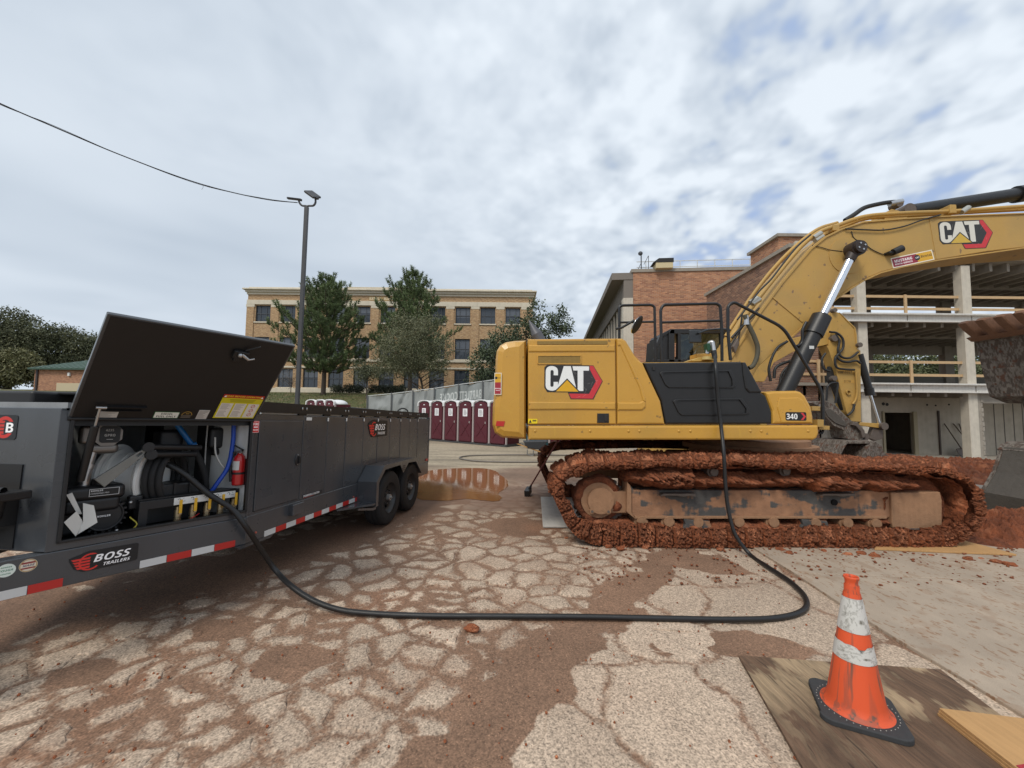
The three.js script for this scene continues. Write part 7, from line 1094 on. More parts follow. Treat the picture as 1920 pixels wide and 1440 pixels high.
/* ---------- screened fence ---------- */
{
  const scr = (txt) => txt ? canvasTex(512, 384, (c, w, h) => { c.fillStyle = '#8b908f'; c.fillRect(0, 0, w, h); c.translate(w, 0); c.scale(-1, 1); c.fillStyle = '#c3c6c4'; c.font = 'bold 120px sans-serif'; c.fillText(txt, 10, 150, 492); c.font = 'bold 40px sans-serif'; c.fillStyle = '#a9adab'; c.fillText('CONSTRUCTION', 60, 230, 400); c.fillText('TEXAS', 150, 300, 200); }) : null;
  const plainS = M([0.34, 0.36, 0.36], 0.8, { map: rep(T_GRIME, 2), side: THREE.DoubleSide });
  const P = [[690, 32, 742], [735, 30.6, 738], [775, 29.6, 733], [815, 28.8, 728], [860, 28.2, 721], [905, 27.7, 715], [950, 27.2, 709], [1000, 26.6, 703], [1060, 26, 697]].map(([x, D, y]) => at(x, y, D));
  const fen = (k, txt, lb) => {
    const a = P[k], b = P[k + 1], ga = hillY(a.x, a.z), gb = hillY(b.x, b.z), nx = 14, ny = 8, g = new THREE.PlaneGeometry(1, 1, nx, ny), p = g.attributes.position;
    for (let i = 0; i < p.count; i++) { const u = p.getX(i) + 0.5, v = p.getY(i) + 0.5, w = 0.34 * (fbm(u * 6 + k * 5, v * 2.5, 3, 801) - 0.5) * Math.sin(Math.PI * u) * 2; p.setXYZ(i, lerp(a.x, b.x, u), lerp(lerp(ga, gb, u) + 0.05, lerp(a.y, b.y, u) - 0.05 - 0.05 * Math.sin(Math.PI * u), v), lerp(a.z, b.z, u) + 0.05 + w); }
    g.computeVertexNormals(); g.userData.keep = true;
    const t = thing('fence_panel', lb, 'fence', V(a.x, ga, a.z), 'grey screened fence panels');
    part(t, 'screen', g, txt ? M([1, 1, 1], 0.8, { map: scr(txt), side: THREE.DoubleSide }) : plainS);
    part(t, 'post', bar(V(a.x, ga - 0.1, a.z + 0.16), a.clone().add(V(0, 0.05, 0.16)), 0.07, 0.07, V(0, 0, 1)), M([0.12, 0.12, 0.12], 0.5));
    part(t, 'top_rail', bar(a, b, 0.05, 0.05), mGalv);
  };
  const lbs = ['grey screened fence panel on the slope beyond the trailer', null, null, 'grey fence panel printed with the mirrored end of a name', 'grey fence panel printed with the mirrored start of a name'];
  for (let k = 0; k < P.length - 1; k++) fen(k, k === 3 ? 'COCKE' : k === 4 ? 'BARTLETT' : null, lbs[k] || 'plain grey screened fence panel in the run by the toilets');
}
/* ---------- fuel hose from the trailer to the excavator ---------- */
{
  const hr = 0.0215, dHo = DH - 0.06, n = at(...c1(1275, 300), DH + 0.22);
  const G = (x, y) => gnd(x, y, 0.02).setY(hr + 0.004);
  const pts = [at(...c1(1278, 300), DH + 0.16), at(1341, 672, DH + 0.05), at(1342, 690, dHo), at(1346, 750, dHo), at(1352, 800, dHo - 0.02), at(1357, 850, DT - 0.09), at(1360, 905, DT - 0.11), at(1366, 958, DT - 0.14), at(1380, 1005, DT - 0.2), G(1405, 1039), G(1440, 1064), G(1482, 1092), G(1508, 1118), G(1512, 1138), G(1496, 1151), G(1455, 1160), G(1380, 1163), G(1250, 1161), G(1100, 1158), G(950, 1157), G(800, 1156), G(700, 1152)];
  const lift = [[640, 1144, 0.035], [592, 1128, 0.07], [550, 1102, 0.14], [515, 1067, 0.23]].map(([x, y, h]) => gnd(x, y, h));
  pts.push(...lift, trailerPoint(0.06, 0.60, 0.09), trailerPoint(0.13, 0.725, 0.03), trailerPoint(0.27, 0.86, -0.06), trailerPoint(0.45, 1.06, -0.16), trailerPoint(0.62, 1.17, -0.3));
  const h = thing('fuel_hose', 'long black fuel hose looping over the ground from trailer to excavator', 'hose', V(pts[15].x, 0, pts[15].z));
  part(h, 'hose', pipe(pts, hr, { n: 420, seg: 12, type: 'centripetal' }), M([0.014, 0.014, 0.0145], 0.42, { map: rep(T_GRIME, 0.3), bumpMap: rep(T_SAND, 0.1), bumpScale: 0.0006 }));
  const nz = thing('fuel_nozzle', 'fuel nozzle with green grip plugged in on the excavator deck', 'nozzle', at(...c1(1268, 330), DH + 0.2));
  part(nz, 'spout', bent([at(...c1(1240, 300), DH + 0.2), at(...c1(1252, 240), DH + 0.2), at(...c1(1268, 236), DH + 0.18), at(...c1(1276, 285), DH + 0.16)], 0.028, 0.05), mSteel);
  part(nz, 'swivel', cyl(at(...c1(1274, 285), DH + 0.16), at(...c1(1282, 325), DH + 0.14), 0.036, 0.03, 14), mBlackPl);
  part(nz, 'grip', [slabPx([c1(1236, 245), c1(1256, 240), c1(1262, 280), c1(1244, 292)], DH + 0.16, DH + 0.26, 0.01)], M([0.01, 0.06, 0.025], 0.5));
  part(nz, 'trigger_guard', bent([at(...c1(1232, 292), DH + 0.2), at(...c1(1236, 300), DH + 0.2), at(...c1(1250, 290), DH + 0.2)], 0.01, 0.02), mWhite);
  part(nz, 'collar', cyl(at(...c1(1240, 335), DH + 0.2), at(...c1(1241, 318), DH + 0.2), 0.07, 0.06, 16), M([0.4, 0.3, 0.1], 0.6));
}
/* ---------- boards on the ground ---------- */
const T_PLY = tex(1024, 1024, (i, j) => { const u = i / 1024, v = j / 1024; const wv = 0.35 * fbm(u * 3, v * 4, 3, 811), g = fbm(u * 15 + wv * 12, v * 6, 4, 812), f = fbm(u * 100 + wv * 30, v * 16, 2, 816), k = fbm(u * 5, v * 5, 5, 813), dirt = clamp(sm(0.41, 0.55, fbm(u * 6 + 2, v * 7, 5, 814) + 0.3 * (f - 0.5)) + 0.9 * sm(0.3, 0.0, v + 0.25 * (k - 0.5))), crack = sm(0.72, 0.78, fbm(u * 44 + wv * 18, v * 6, 3, 819)), n = 0.72 + 0.6 * (g - 0.5) + 0.5 * (f - 0.5) + 0.3 * (k - 0.5), s = hash(i, j, 815) - 0.5; const d = lerp(1, 0.45, crack); return [(lerp(0.44, 0.17, dirt) * n + 0.03 * s) * d, (lerp(0.315, 0.1, dirt) * n + 0.022 * s) * d, (lerp(0.19, 0.06, dirt) * n + 0.014 * s) * d]; });
const T_PLYB = tex(512, 512, (i, j) => fbm(i / 8.5 + 2 * fbm(i / 160, j / 160, 2, 811), j / 170, 4, 812, 0) * 0.8 + 0.2 * fbm(i / 40, j / 40, 3, 818), false);
const mPlyOld = M([1, 1, 1], 0.9, { map: rep(T_PLY, 1.4, 1.9), bumpMap: rep(T_PLYB, 0.6, 1.1), bumpScale: 0.008 });
const mPlyNew = M([0.56, 0.325, 0.135], 0.75, { map: rep(T_GRIME, 0.35, 1.3), bumpMap: rep(T_PLYB, 0.6, 1.2), bumpScale: 0.003 });
function board(name, label, corners, h, t, mat, layers = 1, cat = 'plywood') {           // corners on the ground plane, laid h above it
  const c = corners.reduce((s, p) => s.add(p), V(0, 0, 0)).multiplyScalar(1 / corners.length), o = thing(name, label, cat, V(c.x, h, c.z));
  for (let k = 0; k < layers; k++) { const sh = 1 - 0.006 * ((k * 7) % 3); const pts = corners.map(p => [lerp(c.x, p.x, sh), -lerp(c.z, p.z, sh)]); const g = extr(pts, 0, t / layers - (layers > 1 ? 0.002 : 0), layers > 1 ? 0.001 : 0.002); g.rotateX(-Math.PI / 2); g.translate(0, h + k * t / layers, 0); part(o, layers > 1 ? 'ply_layer' : 'sheet', g, mat); }
  return o;
}
{
  const p0 = gnd(1385, 1236), p1 = gnd(1764, 1263), dl = gnd(1500, 1440).sub(p0).normalize(), p2 = p1.clone().addScaledVector(dl, 2.44), p3 = p0.clone().addScaledVector(dl, 2.44);
  const ply = board('plywood_sheet', 'weathered muddy plywood sheet under the traffic cone', [p3, p2, p1, p0], 0.008, 0.018, mPlyOld);
  const q0 = gnd(1757, 1325, 0.07), q1 = gnd(1920, 1345, 0.07), qd = gnd(1905, 1440, 0.07).sub(q0).normalize(), q1b = q0.clone().addScaledVector(q1.clone().sub(q0).normalize(), 0.95);
  const nb = board('plywood_offcut', 'clean tan plywood offcuts stacked beside the cone, red painted corner', [q0.clone().addScaledVector(qd, 1.1), q1b.clone().addScaledVector(qd, 1.1), q1b, q0], 0.0265, 0.045, mPlyNew, 3);
  const r0 = q0.clone().addScaledVector(qd, 0.3), ax = q1b.clone().sub(q0).normalize(); const rg = extr([[0, 0], [0.28, 0.1], [0.9, 0.14], [0.9, -0.5], [0, -0.5]].map(([a, b]) => { const p = r0.clone().addScaledVector(ax, a + 0.012).addScaledVector(qd, -b + 0.06); return [p.x, -p.z]; }), 0, 0.0012); rg.rotateX(-Math.PI / 2); rg.translate(0, 0.072, 0); part(nb, 'red_paint', rg, M([0.45, 0.03, 0.05], 0.6, { map: rep(T_GRIME, 0.4) }));
  const gp = (l, h = 0) => l.map(([x, y]) => gnd(x, y, h));
  board('grey_board', 'pale grey board jutting out under the sprocket end of the track', gp([[1018, 990], [1110, 990], [1090, 934], [1014, 934]]), 0.006, 0.02, M([0.62, 0.61, 0.58], 0.85, { map: rep(T_GRIME, 0.7) }), 1, 'board');
  board('plywood_sheet', 'tan plywood sheet under the idler end of the track', gp([[1640, 1035], [1906, 1046], [1795, 1016], [1660, 1012]]), 0.022, 0.02, mPlyNew);
}
/* ---------- traffic cone ---------- */
{
  const c = gnd(1606, 1332, 0.03), H = 0.71;
  const a = gnd(1545, 1352, 0.04), b = gnd(1695, 1394, 0.04), ang = Math.atan2(-(b.z - a.z), b.x - a.x);
  const cone = thing('traffic_cone', 'scuffed orange traffic cone with two white collars on the plywood', 'cone', V(c.x, 0.027, c.z), null, [0, ang, 0]);
  const T_CO = tex(512, 512, (i, j) => { const u = i / 512, v = j / 512, s = sm(0.6, 0.72, fbm(u * 10, v * 5, 4, 821, 10)) * 0.55 + sm(0.66, 0.73, fbm(u * 34, v * 12, 3, 822, 34)) * 0.55, k = 0.9 + 0.25 * (fbm(u * 6, v * 6, 4, 823, 6) - 0.5); return [lerp(0.78, 0.2, s) * k, lerp(0.105, 0.09, s) * k, lerp(0.03, 0.06, s) * k]; });
  const T_CW = tex(512, 256, (i, j) => { const u = i / 512, v = j / 256, s = sm(0.52, 0.64, fbm(u * 40, v * 9, 4, 831, 40)) * 0.38 + sm(0.64, 0.68, fbm(u * 9, v * 5, 4, 832, 9)) * 0.3 + 0.7 * sm(0.06, 0.02, Math.hypot((u - 0.06) * 1.4, (v - 0.35) * 0.6) + 0.05 * (fbm(u * 60, v * 30, 2, 833) - 0.5)); const k = 0.9 + 0.2 * (hash(i, j, 834) - 0.5); return [lerp(0.66, 0.17, clamp(s)) * k, lerp(0.65, 0.16, clamp(s)) * k, lerp(0.61, 0.13, clamp(s)) * k]; });
  const V2 = (r, y) => new THREE.Vector2(r, y), rAt = y => lerp(0.128, 0.032, (y - 0.05) / (0.66 - 0.05));
  const body = new THREE.LatheGeometry([V2(0.165, 0.024), V2(0.15, 0.03), V2(0.138, 0.045), V2(rAt(0.08), 0.08), V2(rAt(0.3), 0.3), V2(rAt(0.62), 0.62), V2(rAt(0.62) - 0.004, 0.625), V2(0.034, 0.66), V2(0.029, 0.668), V2(0.03, 0.685), V2(0.035, 0.7), V2(0.034, 0.708), V2(0.028, 0.708), V2(0.024, 0.69), V2(0.02, 0.6)], 48); body.userData.keep = true;
  part(cone, 'cone_body', body, M([1, 1, 1], 0.55, { map: T_CO, bumpMap: rep(T_SAND, 0.25), bumpScale: 0.0006 }));
  const col = (y0, y1, jag) => { const g = new THREE.CylinderGeometry(rAt(y1) + 0.0025, rAt(y0) + 0.0025, y1 - y0, 64, 6, true).translate(0, (y0 + y1) / 2, 0), p = g.attributes.position; if (jag) for (let i = 0; i < p.count; i++) { const a2 = Math.atan2(p.getX(i), p.getZ(i)), y = p.getY(i); if (y > y1 - 0.004) { const d = 0.03 * Math.max(0, 1 - Math.abs(a2 - 0.15) * 3) + 0.006 * fbm(a2 * 9, 1, 2, 841); p.setY(i, y - d); const s = (rAt(y - d) + 0.0025) / (rAt(y) + 0.0025); p.setX(i, p.getX(i) * s); p.setZ(i, p.getZ(i) * s); } } g.computeVertexNormals(); g.userData.keep = true; return g; };
  const mW = M([1, 1, 1], 0.5, { map: T_CW, side: THREE.DoubleSide });
  part(cone, 'white_collar', col(0.43, 0.6, false), mW); part(cone, 'white_collar', col(0.285, 0.372, true), mW);
  const bs = new THREE.Shape(), q = 0.18, r = 0.05; bs.moveTo(-q + r, -q); bs.lineTo(q - r, -q); bs.absarc(q - r, -q + r, r, -1.57, 0); bs.lineTo(q, q - r); bs.absarc(q - r, q - r, r, 0, 1.57); bs.lineTo(-q + r, q); bs.absarc(-q + r, q - r, r, 1.57, 3.14); bs.lineTo(-q, -q + r); bs.absarc(-q + r, -q + r, r, 3.14, 4.71);
  part(cone, 'rubber_base', new THREE.ExtrudeGeometry(bs, { depth: 0.018, bevelEnabled: true, bevelSize: 0.008, bevelThickness: 0.006, bevelSegments: 3 }).rotateX(-Math.PI / 2).translate(0, 0.003, 0), M([0.045, 0.047, 0.05], 0.8, { map: rep(T_GRIME, 0.3), bumpMap: rep(T_SAND, 0.1), bumpScale: 0.001 }));
  for (let k = 0; k < 40; k++) { const a2 = k / 40 * 6.283; part(cone, 'base_stud', new THREE.SphereGeometry(0.003, 5, 4).translate(0.172 * Math.cos(a2), 0.0275, 0.172 * Math.sin(a2)), M([0.35, 0.33, 0.3], 0.7)); }
  const fc = gnd(1551, 851); const f = thing('traffic_cone', 'plain orange cone in front of the timber studs', 'cone', V(fc.x, 0, -13.2 + 0), null, [0, 0.3, 0]); { const p = at(1551, 850, 13.2); f.position.set(p.x, 0.0, p.z); }
  part(f, 'cone_body', new THREE.LatheGeometry([V2(0.16, 0.02), V2(0.13, 0.05), V2(0.03, 0.7), V2(0, 0.71)], 24), M([0.78, 0.1, 0.04], 0.5)); part(f, 'rubber_base', box(-0.18, 0.18, 0, 0.025, -0.18, 0.18, 0.01), mRubber);
}
/* ---------- puddle ---------- */
{
  const o = [[775, 905], [800, 884], [850, 878], [905, 878], [932, 886], [952, 900], [950, 914], [938, 926], [944, 934], [925, 940], [880, 936], [840, 938], [790, 936], [770, 925]].map(p => gnd(...p));
  const cc = new THREE.CatmullRomCurve3(o, true, 'centripetal').getPoints(90).map((p, i) => p.clone().add(V(0.12 * (fbm(i * 0.4, 2, 3, 851) - 0.5), 0, 0.12 * (fbm(i * 0.4, 7, 3, 852) - 0.5))));
  const g = new THREE.ShapeGeometry(new THREE.Shape(cc.map(p => new THREE.Vector2(p.x, -p.z)))).rotateX(-Math.PI / 2).translate(0, 0.0, 0);
  struct('puddle', g, PM([0.26, 0.115, 0.045], 0.02, { ior: 1.33, specularIntensity: 1, bumpMap: rep(T_LUMP, 1.5), bumpScale: 0.0006 }), 'brown rain puddle mirroring the toilets');
}
/* ---------- wheelbarrow, squeegee, water hose ---------- */
{
  const s = crop(740, 720, 5.538), b = gnd(1005, 853), D = -b.z, wb = thing('wheelbarrow', 'black wheelbarrow with wooden handles on the pale lot', 'wheelbarrow', V(b.x, 0, b.z));
  const f = (l, d0, d1, bev = 0.01) => slabPx(l.map(p => s(...p)), D + d0, D + d1, bev);
  part(wb, 'tray', f([[1335, 598], [1592, 592], [1540, 670], [1500, 682], [1385, 668]], -0.3, 0.3, 0.03), M([0.03, 0.032, 0.035], 0.5));
  for (const z of [-0.26, 0.24]) { part(wb, 'handle', f([[1265, 622], [1290, 622], [1570, 718], [1560, 730]], z, z + 0.05, 0.008), M([0.5, 0.27, 0.09], 0.6)); part(wb, 'leg', bent([at(...s(1378, 680), D + z), at(...s(1376, 735), D + z), at(...s(1440, 745), D + z), at(...s(1440, 690), D + z)], 0.016, 0.03), M([0.25, 0.25, 0.25], 0.4, { metalness: 0.5 })); }
  const wc = at(...s(1536, 718), D), w = part(wb, 'wheel', [disc(wc, V(0, 0, 1), 0.07, 0.09, 16)], M([0.3, 0.3, 0.3], 0.5)); part(w, 'tyre', new THREE.TorusGeometry(0.13, 0.05, 10, 28).translate(wc.x, wc.y, wc.z), mRubber);
  part(wb, 'brace', [f([[1510, 640], [1524, 640], [1540, 715], [1530, 718]], -0.1, -0.07, 0.004)], M([0.3, 0.3, 0.3], 0.4, { metalness: 0.5 }));
  const a = gnd(990, 929), D2 = DT + 0.9, top = at(1046, 826, D2), q = thing('push_broom', 'dark red handled push broom leaning against the excavator track', 'broom', V(a.x, 0, a.z));
  const e0 = V(a.x + 0.06, 0.2, a.z + 0.02); part(q, 'handle', cyl(e0, top, 0.014, 0.014, 10), M([0.14, 0.015, 0.02], 0.45)); part(q, 'head', [bar(V(a.x - 0.03, 0.05, a.z + 0.1), V(a.x + 0.03, 0.1, a.z - 0.1), 0.09, 0.11), cyl(V(a.x, 0.08, a.z), e0, 0.03, 0.018, 10)], mBlackPl);
  const hp = [[1040, 866], [980, 866.5], [900, 865], [868, 861], [862, 857.5], [880, 854.5], [940, 853], [1000, 853], [1070, 853.5]].map(([x, y]) => gnd(x, y, 0.02).setY(0.022));
  const wh = thing('water_hose', 'thin grey hose looped on the pale lot behind the puddle', 'hose', hp[3].clone().setY(0)); part(wh, 'hose', pipe(hp, 0.022, { n: 100 }), M([0.16, 0.14, 0.12], 0.7));
}
/* ---------- muddy buckets at the right ---------- */
const T_WORN = tex(512, 512, (i, j) => { const u = i / 512, v = j / 512, a = fbm(u * 24, v * 16, 4, 861, 24 * 2), b = fbm(u * 5, v * 5, 4, 862, 5), k = sm(0.35, 0.65, a), n = 0.8 + 0.5 * (b - 0.5) + 0.3 * (hash(i, j, 863) - 0.5), r = sm(0.62, 0.75, fbm(u * 7, v * 9, 4, 864, 63)); return [lerp(lerp(0.12, 0.27, k), 0.17, r) * n, lerp(lerp(0.09, 0.235, k), 0.075, r) * n, lerp(lerp(0.07, 0.2, k), 0.045, r) * n]; });
const mWorn = M([1, 1, 1], 0.75, { map: rep(T_WORN, 0.6, 0.8), bumpMap: rep(T_LUMP, 0.3), bumpScale: 0.02 });
const mRust = M([0.24, 0.125, 0.075], 0.75, { map: rep(T_GRIME, 0.4), bumpMap: rep(T_LUMP, 0.3), bumpScale: 0.012 });
const mBucketDark = M([0.1, 0.085, 0.07], 0.7, { map: rep(T_WORN, 1.2), bumpMap: rep(T_LUMP, 0.5), bumpScale: 0.01 }); mBucketDark.map = rep(T_GRIME, 0.9); mBucketDark.color.setRGB(0.095, 0.083, 0.07);
{
  const Df = 7.0, Dn = 5.5, F = l => traced(l, Df);
  const lower = thing('lower_bucket', 'big dark steel bucket lying open on the red mud heap', 'bucket', gnd(1900, 985));
  const oL = traced([[1842, 958], [1836, 921], [1846, 905], [1858, 884], [1866, 862], [1873, 838], [1890, 830], [2010, 832], [2070, 958]], 6.7), iL = traced([[1862, 940], [1856, 925], [1868, 905], [1880, 880], [1888, 850], [2000, 850], [2045, 940]], 6.7);
  part(lower, 'bucket_shell', extr(oL, -6.64, -5.36, 0.012), mBucketDark);
  part(lower, 'side_plate', extr(oL.map(([x, y]) => [x, y]), -6.7, -6.642, 0.01), mWorn);
  part(lower, 'top_lip', extr(traced([[1871, 842], [1880, 832], [1895, 827], [1960, 828], [1960, 838], [1890, 840], [1876, 850]], 6.7), -6.72, -5.3, 0.008), mWorn);
  part(lower, 'corner_gusset', extr(traced([[1870, 848], [1885, 846], [1876, 872], [1866, 890], [1862, 880]], 6.7), -6.0, -5.95, 0.006), mWorn);
  const up = thing('upper_bucket', 'scraped digging bucket with upturned rusty teeth above the dark bucket', 'bucket', at(1905, 829, 6.3));
  const fl = F([[1818, 637], [1829, 642], [1835, 668], [1843, 702], [1855, 744], [1885, 756], [1960, 758], [2060, 700], [2070, 640], [2055, 640], [2040, 690], [1955, 740], [1890, 742], [1870, 732], [1858, 700], [1850, 668], [1845, 637]]);
  part(up, 'bucket_shell', extr(fl, -Df, -Dn, 0.01), mWorn);
  const sp = F([[1832, 637], [1838, 668], [1847, 702], [1858, 740], [1886, 752], [1958, 754], [2058, 698], [2065, 640]]);
  part(up, 'side_plate', extr(sp, -Df + 0.012, -Df + 0.06), mWorn); part(up, 'side_plate', extr(sp, -Dn - 0.06, -Dn - 0.012), mWorn);
  part(up, 'bucket_lip', extr(F([[1812, 634], [1836, 626], [1850, 630], [1848, 640], [1822, 641]]), -Df - 0.01, -Dn + 0.01, 0.008), mRust);
  for (let k = 0; k < 6; k++) { const z = -Df + 0.06 + k * 0.255; const t = part(up, 'tooth', extr(F([[1786, 610], [1792, 605.5], [1806, 604.5], [1824, 609], [1840, 622], [1842, 631], [1822, 637], [1813, 635], [1797, 622]]), z, z + 0.14, 0.03), mRust); part(t, 'tooth_pin', box(...(() => { const c = at(1828, 618, Df); return [c.x - 0.04, c.x + 0.04, c.y - 0.03, c.y + 0.05]; })(), z + 0.16, z + 0.2, 0.01), mRust); }
  for (const z of [-6.6, -5.95]) part(up, 'mounting_ear', [extr(F([[1868, 750], [1930, 752], [1935, 790], [1915, 835], [1890, 838], [1885, 800], [1878, 790], [1874, 772]]), z - 0.06, z + 0.06, 0.01)], mBucketDark);
  const pc = at(1898, 778, Df); for (const z of [-6.6, -5.95]) part(up, 'pivot_pin', [disc(V(pc.x, pc.y, z), V(0, 0, 1), 0.13, 0.2, 24), disc(V(pc.x, pc.y, z), V(0, 0, 1), 0.08, 0.26, 20)], mOldSteel);
}
/* ---------- the smaller digger's arm beyond ---------- */
{
  const s = crop(1500, 560, 4.5), D = 12.4, f = (l, d0 = 0, d1 = 0.4, bev = 0.012) => slabPx(l.map(p => s(...p)), D + d0, D + d1, bev), P = (x, y, d = 0) => at(...s(x, y), D + d);
  const a = thing('digger_arm', 'worn yellow digger arm and bucket standing before the stripped frame', 'digger', V(P(560, 1330).x, 0, -D));
  const mY2 = M([0.5, 0.295, 0.07], 0.65, { map: rep(T_PAINT, 2), bumpMap: rep(T_SAND, 0.3), bumpScale: 0.0006 });
  part(a, 'boom', f([[-420, 560], [-300, 430], [-100, 340], [100, 300], [200, 277], [258, 282], [300, 318], [308, 345], [285, 370], [200, 395], [110, 412], [-60, 450], [-220, 540], [-300, 700], [-420, 700]], 0.05, 0.4), mY2);
  part(a, 'stick', f([[225, 395], [246, 400], [262, 200], [262, 130], [290, 105], [335, 120], [400, 180], [462, 246], [470, 300], [480, 420], [512, 440], [516, 1040], [430, 1035], [395, 960], [300, 600], [250, 450]], 0, 0.36), mY2);
  part(a, 'stick_edge', f([[335, 116], [342, 122], [408, 186], [470, 246], [480, 300], [488, 420], [478, 420], [468, 300], [460, 250], [398, 188]], -0.02, 0.03, 0.004), mY2);
  for (const [x, y, r] of [[284, 100, 0.065], [282, 335, 0.1], [494, 392, 0.075], [280, 672, 0.08], [700, 1076, 0.11], [540, 1165, 0.11]]) part(a, 'pivot_pin', disc(P(x, y, -0.03), V(0, 0, 1), r, 0.14, 20), mOldSteel);
  for (const [p, q, r] of [[[500, 470], [588, 790], 0.1]]) { const c = part(a, 'bucket_ram', cyl(P(...p, 0.05), P(...q, 0.05), r, r, 18), mCatBlack); part(c, 'ram_rod', cyl(P(585, 790, 0.05), P(668, 1060, 0.05), 0.045, 0.045, 14), mChrome); part(c, 'ram_head', cyl(P(580, 755, 0.05), P(592, 815, 0.05), 0.125, 0.12, 16), mCatBlack); }
  part(a, 'tipping_link', f([[510, 1042], [690, 1055], [720, 1058], [735, 1078], [712, 1098], [500, 1070]], 0.0, 0.1), mY2);
  part(a, 'side_link', f([[620, 1085], [700, 1100], [705, 1180], [640, 1200], [590, 1180]], 0.05, 0.2), mOldSteel);
  for (const l of [[[250, 280], [310, 290], [360, 340], [360, 420], [320, 470], [295, 510], [310, 580], [370, 595], [460, 600]], [[300, 300], [330, 360], [320, 440], [350, 490], [420, 500], [490, 450]], [[300, 480], [340, 520], [400, 535], [480, 525], [510, 545]], [[215, 460], [185, 510], [200, 590], [255, 615]], [[460, 890], [440, 950], [400, 985]]]) part(a, 'hydraulic_hose', pipe(l.map(p => P(p[0], p[1], -0.08)), 0.034, { seg: 7 }), mHose);
  part(a, 'rigid_line', pipe([[470, 610], [478, 700], [480, 800], [470, 850], [445, 890]].map(p => P(...p, -0.04)), 0.03, { seg: 7 }), mY2);
  part(a, 'grab_rail', bent([P(222, 860, -0.2), P(232, 740, -0.2), P(255, 715, -0.2), P(320, 705, -0.2), P(318, 740, -0.2), P(298, 880, -0.2)], 0.03, 0.1), mHandrail);
  part(a, 'stick_lamp_post', f([[255, 570], [270, 580], [320, 690], [405, 960], [385, 985], [290, 750], [250, 690]], 0.1, 0.25, 0.02), mDark);
  part(a, 'thumb', f([[96, 880], [140, 868], [195, 862], [250, 872], [310, 905], [350, 950], [400, 1000], [440, 1030], [480, 1045], [535, 1100], [562, 1165], [545, 1195], [440, 1200], [392, 1180], [372, 1110], [290, 1075], [235, 1020], [205, 950], [150, 905]], -0.1, 0.5, 0.02), mWorn);
  part(a, 'thumb_rib', f([[205, 935], [260, 930], [330, 985], [395, 1060], [380, 1080], [300, 1050], [240, 1000]], -0.13, -0.08, 0.01), mBucketDark);
  part(a, 'curved_link', f([[455, 1040], [490, 1048], [545, 1110], [555, 1170], [530, 1175], [515, 1120], [475, 1075], [440, 1065]], -0.2, -0.1, 0.01), mOldSteel);
  const bk = part(a, 'bucket', f([[395, 1200], [640, 1200], [690, 1240], [705, 1290], [770, 1345], [520, 1345], [560, 1250], [590, 1225], [400, 1225], [340, 1330], [325, 1330]], -0.5, 0.8, 0.02), mWorn);
  part(bk, 'bucket_back', f([[400, 1222], [600, 1222], [530, 1340], [335, 1328]], 0.3, 0.8, 0.01), mBucketDark);
  part(bk, 'side_plate', f([[570, 1240], [640, 1205], [690, 1240], [705, 1290], [770, 1345], [515, 1345]], -0.53, -0.45, 0.01), mWorn);
  const num = (t, w) => canvasTex(256, 48, (c, W, H) => { c.fillStyle = '#b98f45'; c.fillRect(0, 0, W, H); c.fillStyle = '#2c2416'; c.font = 'bold 46px monospace'; c.fillText(t, 4, 40, W - 8); });
  part(a, 'stencil_number', put(plate(140 / 4.5 * D / FOC, 0.11, 0.003), basis(P(385, 621, -0.0022), V(1, 0, 0), V(0, 1, 0), V(0, 0, 1))), tmat(num('YBM10357'), 0.7));
  part(a, 'stencil_number', put(plate(88 / 4.5 * D / FOC, 0.1, 0.003), basis(P(414, 699, -0.0022), V(1, 0, 0), V(0, 1, 0), V(0, 0, 1))), tmat(num('011749'), 0.7));
  part(a, 'lifting_eye', [ringXY(P(408, 790, -0.03), 0.05, 0.075, 0.05, 16)], mY2);
  part(a, 'undercarriage', [box(P(-420, 1300).x - 3.2, P(-300, 1300).x, 0, 0.8, -D - 0.9, -D + 0.3, 0.2), box(P(-420, 1300).x - 2.8, P(-330, 1300).x, 0.8, 2.0, -D - 1.2, -D + 0.4, 0.1)], mY2);
}
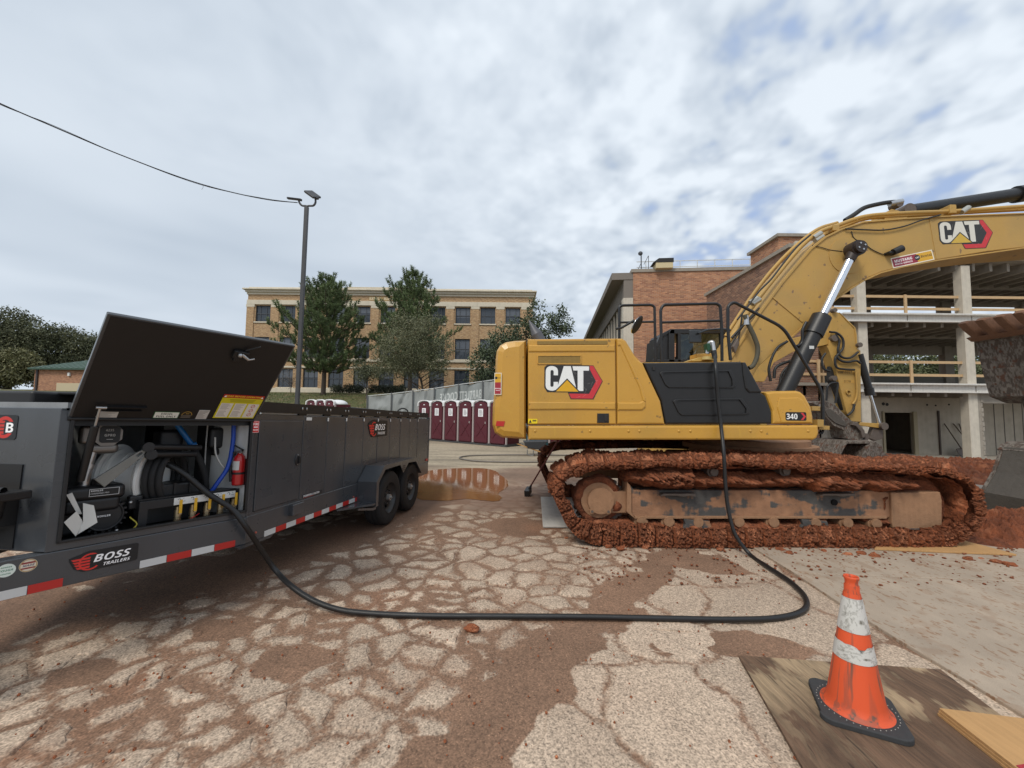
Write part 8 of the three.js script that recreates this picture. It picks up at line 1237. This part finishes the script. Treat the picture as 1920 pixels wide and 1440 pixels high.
/* ---------- loose red mud ---------- */
function mound(name, label, cx, cz, rx, rz, h, seed, mat, nx = 90, nz = 60) {
  const g = sheet(cx - rx, cx + rx, cz - rz, cz + rz, 0, nx, nz, null, (x, z) => { const r = Math.hypot((x - cx) / rx, (z - cz) / rz) + 0.25 * (fbm(x * 1.6, z * 1.6, 3, seed + 3) - 0.5), e = 1 - sm(0.45, 0.95, r); return e * (h * (0.35 + 0.9 * fbm(x * 1.3, z * 1.3, 4, seed)) + 0.14 * (cells(x * 4.5, z * 5, seed + 1) - 0.5) + 0.13 * (cells(x * 10, z * 11, seed + 2) - 0.5) + 0.08 * (cells(x * 23, z * 24, seed + 4) - 0.5)) - 0.05 * (1 - e); });
  g.userData.keep = true; const m = single(name, g, mat, label, 'mud'); m.userData.kind = 'stuff'; return m;
}
{
  const a = gnd(1900, 1006); mound('mud_heap', 'loose red clay heaped at the idler end of the track', a.x + 0.3, a.z + 0.12, 1.6, 0.8, 0.24, 901, mMudWet, 260, 150);
  const b = gnd(1740, 884); mound('mud_bank', 'low bank of smeared red soil between excavator and frame', b.x + 0.2, b.z, 4.2, 2.6, 0.22, 911, mMudWet, 260, 160);
  const R = rng(33), clods = [[1142, 1028], [1165, 1031], [1210, 1028], [1062, 1010], [1350, 1032], [1462, 1033], [1545, 1036], [1590, 1043], [1615, 1041], [1640, 1046], [1745, 1044], [1815, 1052], [1840, 1050], [1870, 1058], [1895, 1063], [885, 1183], [1480, 1040], [1690, 1036], [1570, 1030]];
  clods.forEach(([x, y], k) => { const p = gnd(x, y), r = 0.018 + 0.028 * R(), g = displaced(new THREE.IcosahedronGeometry(r, 3), (a2, b2, c2) => r * 1.3 * (fbm3(a2 * 34 + k * 3, b2 * 34, c2 * 34, 3, 5) - 0.5)).scale(1.3, 0.75, 1).translate(p.x, r * 0.45 + 0.003, p.z); single('mud_clod', g, mMud, 'small crumb of red clay dropped on the paving', 'clod', V(p.x, 0, p.z), 'clay crumbs by the track'); });
  const small = []; for (let k = 0; k < 420; k++) { const x = 1080 + 830 * R(), y = 1026 + 70 * Math.pow(R(), 2.2) + (x > 1500 ? 6 : 0), p = gnd(x, y), r = 0.004 + 0.011 * R(); small.push(new THREE.IcosahedronGeometry(r, 1).scale(1.3, 0.7, 1).rotateY(R() * 6).translate(p.x, r * 0.4 + (slabSide(p.x, p.z) > 0 ? 0.019 : 0.003), p.z)); }
  for (let k = 0; k < 260; k++) { const p = gnd(20 + 1500 * R(), 1060 + 370 * R()), r = 0.003 + 0.006 * R(); if (Math.abs(p.x) < 5) small.push(new THREE.IcosahedronGeometry(r, 0).translate(p.x, r * 0.5 + 0.002, p.z)); }
  const m = single('mud_crumbs', small, mMud, 'fine red crumbs and grit scattered over the paving', 'mud'); m.userData.kind = 'stuff';
}

renderer.render(scene, camera);
